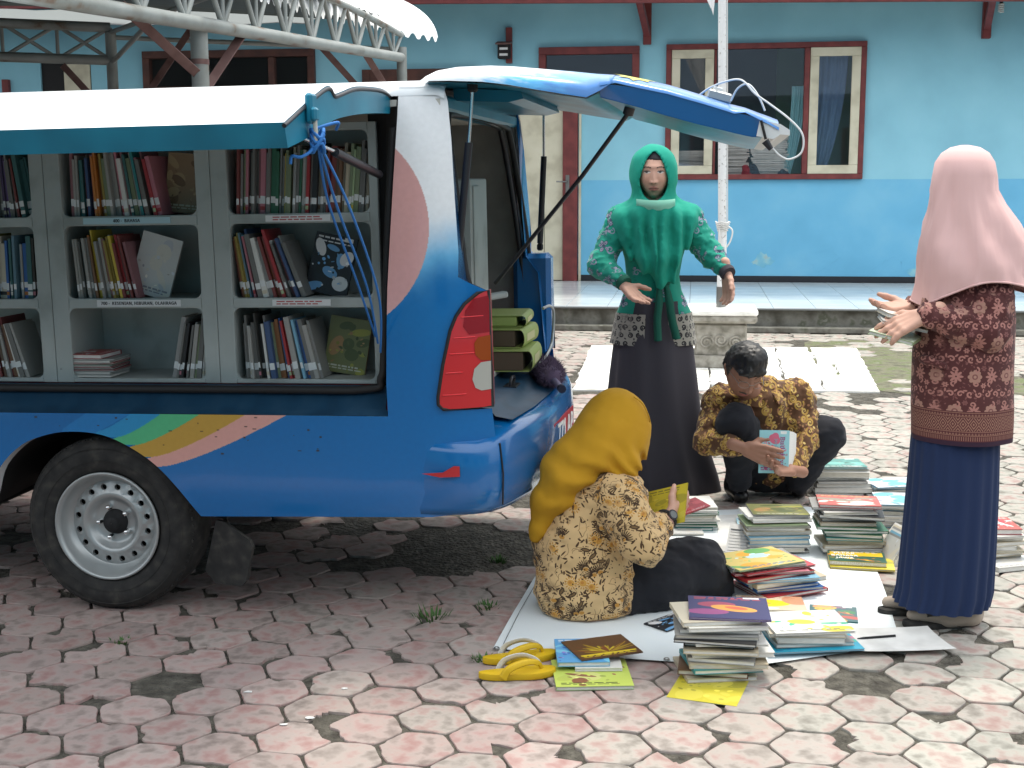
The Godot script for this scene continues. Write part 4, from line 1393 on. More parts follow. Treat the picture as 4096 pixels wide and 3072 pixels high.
func build_wheels(v: Node3D):
	for q in [Vector3(0.02, 0.302, 0.0), Vector3(0.02, 0.302, -1.53), Vector3(-2.90, 0.302, -0.03), Vector3(-2.90, 0.302, -1.50)]:
		var w := Node3D.new(); w.name = "wheel"; v.add_child(w, true)
		w.position = q
		var s := 1.0 if q.z > -0.5 else -1.0
		var T := Transform3D(Basis(Vector3.RIGHT, Vector3(0, 0, s), Vector3(0, -s, 0)), Vector3.ZERO)   # lathe axis y -> outward
		var st := mb()
		lathe(st, [Vector2(0.180, -0.02), Vector2(0.195, -0.002), Vector2(0.215, 0.004), Vector2(0.25, 0.008), Vector2(0.278, -0.002), Vector2(0.291, -0.02), Vector2(0.294, -0.03), Vector2(0.302, -0.036), Vector2(0.303, -0.10), Vector2(0.302, -0.165), Vector2(0.285, -0.19), Vector2(0.20, -0.20), Vector2(0.17, -0.18)], 64, T)
		var tread := part("tyre", st, M.tyre, w)
		st = mb()
		for k in 72:
			var a := TAU * k / 72
			var p := Vector3(cos(a), sin(a), 0) * 0.296
			bx(st, T * Transform3D(Basis(Vector3.UP, 0.0) * Basis.from_euler(Vector3(0, -a, 0)), Vector3(cos(a) * 0.2935, -0.036, sin(a) * 0.2935)), Vector3(0.010, 0.020, 0.012), 0.002)
		part("tread_block", st, M.tyre, tread)
		tread.get_child(0).set_meta("kind", "stuff")
		st = mb()
		for r in [0.268, 0.225]:
			lathe(st, [Vector2(r, 0.0068), Vector2(r + 0.0015, 0.0085), Vector2(r + 0.003, 0.0068)], 64, T)
		part("sidewall_line", st, M.tyre, tread)
		# steel rim: lip, well, ring with round holes, dished centre
		st = mb()
		lathe(st, [Vector2(0.186, -0.004), Vector2(0.187, 0.004), Vector2(0.182, 0.007), Vector2(0.176, 0.002), Vector2(0.170, -0.010), Vector2(0.166, -0.030), Vector2(0.158, -0.040), Vector2(0.150, -0.050), Vector2(0.147, -0.052)], 64, T)
		lathe(st, [Vector2(0.106, -0.038), Vector2(0.098, -0.036), Vector2(0.088, -0.045), Vector2(0.078, -0.062), Vector2(0.066, -0.068), Vector2(0.040, -0.066), Vector2(0.020, -0.066)], 64, T)
		var nh := 16
		for k in nh:
			var sec := []
			var a0 := TAU * k / nh; var a1 := TAU * (k + 1) / nh
			for e in 5: sec.append([lerpf(a0, a1, e / 4.0), 0.106])
			for e in [1, 2, 3]: sec.append([a1, lerpf(0.106, 0.147, e / 4.0)])
			for e in 5: sec.append([lerpf(a1, a0, e / 4.0), 0.147])
			for e in [1, 2, 3]: sec.append([a0, lerpf(0.147, 0.106, e / 4.0)])
			var am := (a0 + a1) / 2.0
			var cen := Vector2(cos(am), sin(am)) * 0.1275
			var hole := []; var outl := []
			for e in sec:
				var o = Vector2(cos(e[0]), sin(e[0])) * e[1]
				var dir = (o - cen).normalized()
				outl.append(T * Vector3(o.x, lerpf(-0.038, -0.052, (e[1] - 0.106) / 0.041), o.y))
				var hp = cen + dir * 0.0105
				hole.append(T * Vector3(hp.x, -0.0445, hp.y))
			var deep := []
			for p in hole: deep.append(p - Vector3(0, 0, s * 0.012))
			flat(st)
			loft(st, [PackedVector3Array(outl), PackedVector3Array(hole), PackedVector3Array(deep)])
			soft(st)
		var rim := part("rim", st, M.rim, w)
		st = mb()
		lathe(st, [Vector2(0.001, -0.105), Vector2(0.16, -0.105)], 32, T)
		part("brake_drum", st, M.black, w)
		st = mb()
		lathe(st, [Vector2(0.001, -0.030), Vector2(0.020, -0.031), Vector2(0.024, -0.036), Vector2(0.026, -0.048), Vector2(0.040, -0.052), Vector2(0.045, -0.068)], 32, T)
		part("hub", st, M.black, rim)
		for k in 5:
			var a := TAU * k / 5 + 0.32 + PI / 2
			st = mb()
			lathe(st, [Vector2(0.0001, -0.040), Vector2(0.0065, -0.041), Vector2(0.009, -0.048), Vector2(0.010, -0.068)], 8, T * Transform3D(Basis(), Vector3(cos(a) * 0.0545, 0, sin(a) * 0.0545)))
			part("wheel_nut", st, M.chrome, rim)
	var st2 := mb()
	slab(st2, PackedVector2Array([Vector2(0.0, 0.0), Vector2(0.02, 0.19), Vector2(0.05, 0.195), Vector2(0.17, 0.17), Vector2(0.185, 0.15), Vector2(0.18, 0.03), Vector2(0.16, 0.0), Vector2(0.05, -0.03)]), Transform3D(Basis.from_euler(Vector3(0, -0.35, -0.22)), Vector3(0.345, 0.145, -0.05)), -0.006, 0.006)
	part("mud_flap", st2, M.tyre, v)

func build_side_door(v: Node3D):
	var d := Node3D.new(); d.name = "side_door"; v.add_child(d, true)
	var top := curve([Vector2(-0.06, 1.700), Vector2(0.02, 1.712), Vector2(0.132, 1.712), Vector2(0.336, 1.700), Vector2(0.48, 1.676), Vector2(0.54, 1.668), Vector2(0.575, 1.684), Vector2(0.62, 1.680), Vector2(0.707, 1.655), Vector2(0.834, 1.614), Vector2(0.955, 1.574)], 4)
	var low := curve([Vector2(0.935, 1.514), Vector2(0.82, 1.535), Vector2(0.704, 1.558), Vector2(0.62, 1.580), Vector2(0.532, 1.600), Vector2(0.345, 1.621), Vector2(0.15, 1.635), Vector2(-0.04, 1.643)], 4)
	var st := mb()
	var xs := [-1.85, -0.5, 0.3, 0.7, 0.95, 1.02, 1.035, 1.04]
	var inset := [0.0, 0.0, 0.0, 0.0, 0.0, 0.0, 0.0, 0.0]
	var img := Image.create(1024, 256, false, Image.FORMAT_RGB8)
	for j in 256:
		for i in 1024:
			var x := -1.85 + 2.9 * i / 1023.0
			var c := Color(0.84, 0.86, 0.87).lerp(Color(0.04, 0.36, 0.62), smoothstep(0.05, -0.75, x + 0.25 * nz.get_noise_2d(i * 0.02, j * 0.02)))
			if j > 206: c = Color(0.10, 0.42, 0.66).lerp(Color(0.84, 0.86, 0.87), smoothstep(-0.1, 0.5, x))
			img.set_pixel(i, j, c.linear_to_srgb())
	var m := StandardMaterial3D.new()
	m.albedo_texture = ImageTexture.create_from_image(img)
	m.roughness = 0.22
	m.clearcoat_enabled = true
	var g := []
	for k in xs.size():
		var row := PackedVector3Array()
		for p in top: row.append(Vector3(xs[k], p.y - inset[k], p.x))
		g.append(row)
	for i in g.size() - 1:
		for j in g[0].size() - 1:
			for q in [[i, j], [i, j + 1], [i + 1, j + 1], [i, j], [i + 1, j + 1], [i + 1, j]]:
				var vert: Vector3 = g[q[0]][q[1]]
				st.set_uv(Vector2((vert.x + 1.85) / 2.9, 1.0 - vert.z / 0.96))
				st.add_vertex(vert)
	part("outer_skin", st, m, d)
	st = mb()
	flat(st)
	var tl: Vector2 = top[top.size() - 1]; var ll: Vector2 = low[0]
	quad(st, Vector3(-1.85, tl.y, tl.x), Vector3(1.04, tl.y, tl.x), Vector3(1.04, ll.y, ll.x), Vector3(-1.85, ll.y, ll.x))
	for i in low.size() - 1:
		quad(st, Vector3(-1.85, low[i].y, low[i].x), Vector3(1.04, low[i].y, low[i].x), Vector3(1.04, low[i + 1].y, low[i + 1].x), Vector3(-1.85, low[i + 1].y, low[i + 1].x))
	part("inner_lining", st, M.teal, d)
	st = mb()
	var outline := PackedVector2Array()
	for p in top: outline.append(Vector2(p.x, p.y - 0.001))
	for p in low: outline.append(p)
	slab(st, outline, Transform3D(Basis(Vector3(0, 0, 1), Vector3(0, 1, 0), Vector3(1, 0, 0)), Vector3(1.04, 0, 0)), -0.004, 0.0)
	part("end_panel", st, M.teal, d)
	st = mb()
	var edge := []
	for p in top: edge.append(Vector3(1.04, p.y - 0.008, p.x))
	tube(st, edge, 0.006, 6)
	part("edge_trim", st, M.strut, d)
	# painted script along the hinge, seen edge-on
	var scr := letters("Perpustakaan Keliling", 0.115, 0.001, mat(Color(0.01, 0.10, 0.30), 0.4), d, Vector3(-0.42, 1.7135, 0.20), Vector3(-PI / 2 + 0.05, 0, 0), "Droid Serif", true, "painted_script")
	scr.scale = Vector3(1.0, 1.0, 1.0)
	# latch on the end of the door
	st = mb()
	box(st, Vector3(1.05, 1.615, 0.775), Vector3(0.02, 0.075, 0.045), 0.006)
	box(st, Vector3(1.062, 1.60, 0.785), Vector3(0.018, 0.035, 0.03), 0.006)
	part("latch", st, M.teal, d)
	st = mb()
	tube(st, [Vector3(1.062, 1.59, 0.785), Vector3(1.062, 1.535, 0.782)], 0.006, 8)
	part("latch_pin", st, M.lining, d)
	# stay strut of the door
	st = mb()
	tube(st, [Vector3(1.0, 1.545, 0.70), Vector3(1.005, 1.515, 0.42)], 0.006, 8)
	part("stay_rod", st, M.chrome, d)
	st = mb()
	tube(st, [Vector3(1.005, 1.515, 0.44), Vector3(1.01, 1.455, 0.0)], 0.013, 10)
	part("stay_cylinder", st, M.strut, d)
	# tie ropes
	var r := thing("tie_rope", "bright blue nylon rope tied to the raised door corner", "rope")
	r.transform = van_xf()
	var knot := Vector3(1.062, 1.535, 0.77)
	var ends := [[Vector3(1.03, 1.38, 0.60), Vector3(1.005, 1.15, 0.28), Vector3(0.985, 0.95, 0.02)], [Vector3(1.05, 1.36, 0.58), Vector3(1.03, 1.12, 0.25), Vector3(0.995, 0.93, 0.03)], [Vector3(1.08, 1.37, 0.58), Vector3(1.055, 1.10, 0.22), Vector3(1.0, 0.90, 0.02)]]
	for k in 3:
		st = mb()
		tube(st, curve([knot, ends[k][0], ends[k][1], ends[k][2]], 8), 0.0036, 7)
		part("strand", st, M.rope_blue, r)
	st = mb()
	for k in 4:
		var pts := []
		for a in 13: pts.append(knot + Vector3(cos(a * TAU / 12) * 0.016, 0.012 * sin(a * TAU / 12 * 2.0 + k) + (k - 1.5) * 0.012, sin(a * TAU / 12) * 0.016))
		tube(st, pts, 0.005, 7)
	part("knot", st, M.rope_blue, r)
	for e in [[Vector3(1.02, 1.555, 0.74), Vector3(1.08, 1.585, 0.66), Vector3(1.06, 1.57, 0.60)], [Vector3(1.05, 1.51, 0.79), Vector3(1.03, 1.495, 0.81), Vector3(1.01, 1.497, 0.82), Vector3(1.005, 1.478, 0.82)]]:
		st = mb()
		var pts := [knot]
		for p in e: pts.append(p)
		tube(st, curve(pts, 6), 0.0042, 7)
		part("loose_end", st, M.rope_blue, r)

func build_tailgate(v: Node3D):
	var t := Node3D.new(); t.name = "tailgate"; v.add_child(t, true)
	# upper shell: cross-sections along x; near edge at z = 0.0, far edge at z = -1.53
	var xs := [1.150, 1.160, 1.185, 1.24, 1.34, 1.42, 1.51, 1.59, 1.66, 1.70, 1.74]
	var lo := [1.737, 1.735, 1.735, 1.734, 1.728, 1.717, 1.699, 1.684, 1.672, 1.690, 1.714]
	var hi := [1.741, 1.762, 1.777, 1.786, 1.787, 1.782, 1.772, 1.763, 1.754, 1.749, 1.743]
	var W := 512; var H := 128
	var img := Image.create(W, H, false, Image.FORMAT_RGB8)
	for j in H:
		for i in W:
			var x := 1.15 + 1.12 * i / (W - 1.0); var e := j / (H - 1.0)
			var n := 0.10 * nz.get_noise_2d(i * 0.03, j * 0.06)
			var f := smoothstep(1.34, 1.80, x + n + (0.5 - e) * 0.30)
			var c := Color(0.80, 0.84, 0.86).lerp(Color(0.05, 0.40, 0.75), smoothstep(0.0, 0.6, f)).lerp(Color(0.01, 0.17, 0.50), smoothstep(0.5, 1.0, f))
			img.set_pixel(i, j, c.linear_to_srgb())
	var paint := StandardMaterial3D.new()
	paint.albedo_texture = ImageTexture.create_from_image(img)
	paint.roughness = 0.2
	paint.clearcoat_enabled = true
	paint.clearcoat = 0.6
	var section := func(x: float, l: float, h: float, crown: float) -> Array:
		var out := []
		for k in 21:
			var a := PI * k / 20.0
			var cx := cos(a); var sy := sin(a)
			out.append(Vector3(x, l + (h - l) * pow(sy, 0.75) + crown * pow(sy, 3.0), -0.765 + 0.765 * signf(cx) * pow(absf(cx), 0.30)))
		return out
	var add := func(st: SurfaceTool, rows: Array):
		for i in rows.size() - 1:
			for j in rows[0].size() - 1:
				for q in [[i, j], [i, j + 1], [i + 1, j + 1], [i, j], [i + 1, j + 1], [i + 1, j]]:
					var p: Vector3 = rows[q[0]][q[1]]
					st.set_uv(Vector2((p.x - 1.15) / 1.12, q[1] / 20.0 * 2.0))
					st.add_vertex(p)
	var st := mb()
	var rows := []
	for k in xs.size(): rows.append(section.call(xs[k], lo[k], hi[k], 0.01))
	add.call(st, rows)
	part("upper_shell", st, paint, t)
	# lower panel: crease line and top skin
	var px := [1.70, 1.748, 1.82, 1.902, 2.004, 2.08, 2.099, 2.132, 2.17, 2.20, 2.23]
	var pl := [1.705, 1.712, 1.694, 1.675, 1.644, 1.619, 1.612, 1.614, 1.594, 1.578, 1.560]
	var ph := [1.745, 1.740, 1.727, 1.706, 1.672, 1.645, 1.640, 1.630, 1.615, 1.604, 1.592]
	st = mb()
	rows = []
	for k in px.size(): rows.append(section.call(px[k], pl[k], ph[k], 0.012))
	add.call(st, rows)
	part("lower_skin", st, paint, t)
	# turned-in side flanges and inner lining
	var bx_ := [1.70, 1.726, 1.82, 1.896, 1.98, 2.052, 2.11, 2.153, 2.195]
	var by_ := [1.672, 1.665, 1.638, 1.613, 1.588, 1.569, 1.553, 1.543, 1.541]
	for zz in [-0.003, -1.527]:
		st = mb()
		var up := PackedVector3Array(); var dn := PackedVector3Array()
		for k in bx_.size():
			var yy: float = pl[0]
			for q in px.size() - 1:
				if bx_[k] >= px[q] and bx_[k] <= px[q + 1]: yy = lerpf(pl[q], pl[q + 1], (bx_[k] - px[q]) / (px[q + 1] - px[q]))
			up.append(Vector3(bx_[k], yy, zz)); dn.append(Vector3(bx_[k], by_[k], zz + (-0.02 if zz > -0.5 else 0.02)))
		loft(st, [up, dn], false, false)
		part("side_flange", st, M.blue, t)
	st = mb()
	for k in bx_.size() - 1: quad(st, Vector3(bx_[k], by_[k], -0.02), Vector3(bx_[k + 1], by_[k + 1], -0.02), Vector3(bx_[k + 1], by_[k + 1], -1.51), Vector3(bx_[k], by_[k], -1.51))
	part("inner_panel", st, M.teal, t)
	st = mb()
	for k in 8: quad(st, Vector3(xs[k + 1], lo[k + 1] - 0.004, -0.01), Vector3(xs[k + 2], lo[k + 2] - 0.004, -0.01), Vector3(xs[k + 2], lo[k + 2] - 0.004, -1.52), Vector3(xs[k + 1], lo[k + 1] - 0.004, -1.52))
	part("inner_frame", st, M.teal, t)
	st = mb()
	slab(st, PackedVector2Array([Vector2(1.20, 1.73), Vector2(1.42, 1.715), Vector2(1.43, 1.69), Vector2(1.38, 1.68), Vector2(1.20, 1.69)]), Transform3D(Basis(), Vector3(0, 0, -0.25)), -0.9, 0.0)
	part("hinge_cover", st, M.teal, t)
	# end piece: lamp housing of the lower edge in pale plastic
	st = mb()
	slab(st, PackedVector2Array([Vector2(2.165, 1.545), Vector2(2.175, 1.595), Vector2(2.205, 1.585), Vector2(2.235, 1.578), Vector2(2.262, 1.560), Vector2(2.262, 1.545), Vector2(2.235, 1.548), Vector2(2.215, 1.535), Vector2(2.19, 1.540)]), Transform3D(Basis(), Vector3.ZERO), -1.50, -0.004)
	part("end_moulding", st, M.label_white, t)
	st = mb()
	tube(st, [Vector3(2.178, 1.59, 0.002), Vector3(2.192, 1.535, 0.002)], 0.004, 6)
	part("end_seam", st, M.black, t)
	# gas struts and the steel prop
	for q in [[Vector3(1.298, 1.72, -0.075), Vector3(1.28, 1.55, -0.085), Vector3(1.235, 1.205, -0.10)], [Vector3(1.33, 1.715, -1.42), Vector3(1.325, 1.53, -1.44), Vector3(1.30, 1.17, -1.46)]]:
		var s := Node3D.new(); s.name = "gas_strut"; v.add_child(s, true)
		st = mb()
		tube(st, [q[0], q[1]], 0.0055, 10)
		part("piston_rod", st, M.chrome, s)
		st = mb()
		tube(st, [q[1], q[2]], 0.0125, 12)
		part("cylinder", st, M.strut, s)
		st = mb()
		box(st, q[0], Vector3(0.03, 0.035, 0.03), 0.006)
		part("ball_joint", st, M.black, s)
		st = mb()
		box(st, q[2] - Vector3(0, 0.015, 0), Vector3(0.025, 0.03, 0.025), 0.006)
		part("ball_joint", st, M.black, s)
	st = mb()
	tube(st, [Vector3(1.775, 1.645, -0.25), Vector3(1.60, 1.44, -0.40), Vector3(1.24, 1.06, -0.72)], 0.0075, 10)
	part("prop_rod", st, M.strut, v)
	st = mb()
	tube(st, [Vector3(1.775, 1.66, -0.25), Vector3(1.765, 1.632, -0.26)], 0.018, 10)
	part("prop_socket", st, M.strut, v)
	# small logo: yellow rays on the shoulder of the panel
	st = mb()
	var star := PackedVector2Array()
	for k in 16:
		var a := TAU * k / 16
		star.append(Vector2(1.80 + cos(a) * (0.065 if k % 2 == 0 else 0.042), sin(a) * (0.16 if k % 2 == 0 else 0.10)))
	bent(st, star, func(x, y):
		var zz: float = -0.11 + y * 0.55
		var cx := pow(absf(zz + 0.765) / 0.765, 1.0 / 0.30)
		var sy := sqrt(maxf(0.0, 1.0 - cx * cx))
		var l := lerpf(1.712, 1.675, (x - 1.748) / 0.154); var h := lerpf(1.740, 1.706, (x - 1.748) / 0.154)
		return Vector3(x, l + (h - l) * pow(sy, 0.75) + 0.012 * pow(sy, 3.0) + 0.003, zz), 0.02, Rect2(0, 0, 1, 1))
	part("logo", st, mat(Color(0.62, 0.58, 0.08), 0.4), t)
	# power strip and cable left on the raised tailgate
	var c := thing("cable", "thin white cable draped over the tailgate tip with a plug", "cable")
	c.transform = van_xf()
	st = mb()
	tube(st, curve([Vector3(1.98, 1.675, -0.25), Vector3(2.02, 1.70, -0.20), Vector3(2.07, 1.712, -0.10), Vector3(2.12, 1.712, -0.05), Vector3(2.16, 1.67, -0.03), Vector3(2.20, 1.64, -0.02), Vector3(2.262, 1.59, 0.0), Vector3(2.298, 1.545, 0.01), Vector3(2.296, 1.495, 0.01), Vector3(2.262, 1.475, 0.01), Vector3(2.235, 1.485, 0.01), Vector3(2.215, 1.505, 0.01), Vector3(2.205, 1.52, 0.01)], 6), 0.003, 7)
	part("lead", st, M.label_white, c)
	st = mb()
	tube(st, curve([Vector3(2.09, 1.655, -0.10), Vector3(2.11, 1.69, -0.08), Vector3(2.14, 1.70, -0.06), Vector3(2.17, 1.665, -0.05), Vector3(2.19, 1.62, -0.05)], 6), 0.003, 7)
	part("lead_loop", st, M.label_white, c)
	st = mb()
	tube(st, [Vector3(2.208, 1.505, 0.01), Vector3(2.190, 1.53, 0.01)], [0.008, 0.012], 8)
	part("plug", st, M.strut, c)
	var sw := thing("power_strip", "grey two-way socket lying on the raised tailgate", "power strip")
	sw.transform = van_xf() * Transform3D(Basis.from_euler(Vector3(0, 0, -0.28)), Vector3(2.055, 1.672, -0.16))
	st = mb()
	box(st, Vector3.ZERO, Vector3(0.075, 0.03, 0.06), 0.005)
	part("housing", st, M.rim, sw)
	st = mb()
	box(st, Vector3(-0.01, 0.02, 0), Vector3(0.03, 0.014, 0.03), 0.003)
	part("switch", st, M.label_white, sw)

# ---------------------------------------------------------------- bookcase inside the van
const COLS := [[-0.80, -0.235], [-0.124, 0.353], [0.463, 0.943]]
const ROWS := [[1.338, 1.60], [1.062, 1.306], [0.790, 1.029]]

func build_bookcase():
	var b := thing("bookcase", "white open bookcase with nine compartments built along the van side", "bookcase")
	b.transform = van_xf()
	var zf := -0.115; var zb := -0.36
	var st := mb()
	# face frame
	for x in [[-0.90, -0.80], [-0.235, -0.186], [-0.184, -0.124], [0.353, 0.404], [0.406, 0.463], [0.943, 0.972]]:
		st = mb()
		box(st, Vector3((x[0] + x[1]) / 2, 1.20, zf - 0.009), Vector3(x[1] - x[0], 0.85, 0.018), 0.002)
		part("stile", st, M.shelf_white_shaded, b)
	for c in COLS:
		for y in [[0.776, 0.790], [1.029, 1.062], [1.306, 1.338], [1.60, 1.625]]:
			st = mb()
			box(st, Vector3((c[0] + c[1]) / 2, (y[0] + y[1]) / 2, zf - 0.010), Vector3(c[1] - c[0] - 0.001, y[1] - y[0], 0.018), 0.002)
			part("rail", st, M.shelf_white_shaded, b)
		for r in ROWS:
			st = mb()
			box(st, Vector3((c[0] + c[1]) / 2, r[0] - 0.008, (zf + zb) / 2 - 0.01), Vector3(c[1] - c[0] + 0.04, 0.012, zf - zb - 0.02), 0.001)
			part("shelf_board", st, M.shelf_white_shaded, b)
			# rounded inner corners of the opening
			for sx in 2:
				for sy in 2:
					var cx: float = c[0] if sx == 0 else c[1]; var cy: float = r[0] if sy == 0 else r[1]
					var dx := 1.0 if sx == 0 else -1.0; var dy := 1.0 if sy == 0 else -1.0
					var poly := PackedVector2Array([Vector2(cx - dx * 0.001, cy - dy * 0.001)])
					for k in 6:
						var a := PI / 2 * k / 5
						poly.append(Vector2(cx + dx * 0.024 * (1.0 - sin(a)), cy + dy * 0.024 * (1.0 - cos(a))))
					st = mb()
					slab(st, poly, Transform3D(), zf - 0.017, zf - 0.002)
					part("corner_fillet", st, M.shelf_white_shaded, b)
		for x in [c[0] - 0.012, c[1] + 0.012]:
			st = mb()
			box(st, Vector3(x, 1.20, (zf + zb) / 2 - 0.01), Vector3(0.012, 0.84, zf - zb - 0.022), 0.0)
			part("divider", st, M.shelf_white_shaded, b)
	st = mb()
	box(st, Vector3(0.05, 1.20, zb - 0.006), Vector3(1.85, 0.86, 0.01), 0.0)
	part("back_panel", st, M.shelf_white_shaded, b)
	# shelf labels
	for q in [[Vector3(0.105, 1.322, zf + 0.0012), 0.31, 0.021, M.label_blue, "400 -  BAHASA", 0.0105, M.ink], [Vector3(0.13, 1.046, zf + 0.0012), 0.30, 0.023, M.label_white, "700 -  KESENIAN, HIBURAN, OLAHRAGA", 0.0105, M.ink], [Vector3(0.70, 1.322, zf + 0.0012), 0.22, 0.021, M.label_white, "", 0.006, M.ink_red], [Vector3(0.70, 1.046, zf + 0.0012), 0.20, 0.021, M.label_white, "", 0.006, M.ink_red]]:
		var n := Node3D.new(); n.name = "shelf_label"; b.add_child(n, true)
		n.position = q[0]
		st = mb()
		box(st, Vector3.ZERO, Vector3(q[1], q[2], 0.0012), 0.0)
		part("strip", st, q[3], n)
		if q[4]:
			letters(q[4], q[5], 0.0006, q[6], n, Vector3(0, 0, 0.001), Vector3.ZERO, "Droid Sans", true)
		else:
			rng.seed = int(q[0].y * 100)
			for ln in 2:
				var x := -0.085
				while x < 0.06:
					var w := rng.randf_range(0.012, 0.03)
					st = mb()
					box(st, Vector3(x + w / 2, 0.004 - ln * 0.008, 0.001), Vector3(w, 0.0036, 0.0006), 0.0)
					part("faint_print", st, q[6], n)
					x += w + 0.005


# ---------------------------------------------------------------- books
const TONES := [["red", Color(0.36, 0.03, 0.035)], ["orange", Color(0.50, 0.17, 0.03)], ["yellow", Color(0.56, 0.42, 0.05)], ["pale green", Color(0.34, 0.44, 0.24)], ["dark green", Color(0.03, 0.13, 0.07)], ["teal", Color(0.03, 0.24, 0.25)], ["blue", Color(0.03, 0.12, 0.36)], ["light blue", Color(0.20, 0.42, 0.56)], ["purple", Color(0.13, 0.07, 0.24)], ["pink", Color(0.50, 0.18, 0.22)], ["brown", Color(0.16, 0.08, 0.04)], ["beige", Color(0.50, 0.43, 0.31)], ["white", Color(0.66, 0.65, 0.61)], ["grey", Color(0.28, 0.28, 0.27)], ["black", Color(0.02, 0.02, 0.022)], ["cream", Color(0.58, 0.52, 0.40)]]
var tone_mats := []
var atlas_mat: StandardMaterial3D

func nth(n: int) -> String:
	var w := ["", "first", "second", "third", "fourth", "fifth", "sixth", "seventh", "eighth", "ninth", "tenth", "eleventh", "twelfth"]
	if n < w.size(): return w[n]
	return "%d%s" % [n, "st" if n % 10 == 1 and n != 11 else ("nd" if n % 10 == 2 and n != 12 else ("rd" if n % 10 == 3 and n != 13 else "th"))]

func blot(im: Image, cx: float, cy: float, rx: float, ry: float, c: Color, rot := 0.0):
	var R := int(maxf(rx, ry)) + 1
	var s := c.linear_to_srgb()
	for y in range(maxi(0, int(cy) - R), mini(im.get_height(), int(cy) + R + 1)):
		for x in range(maxi(0, int(cx) - R), mini(im.get_width(), int(cx) + R + 1)):
			var v := Vector2(x - cx, y - cy).rotated(-rot)
			if (v.x / rx) * (v.x / rx) + (v.y / ry) * (v.y / ry) < 1.0: im.set_pixel(x, y, s)

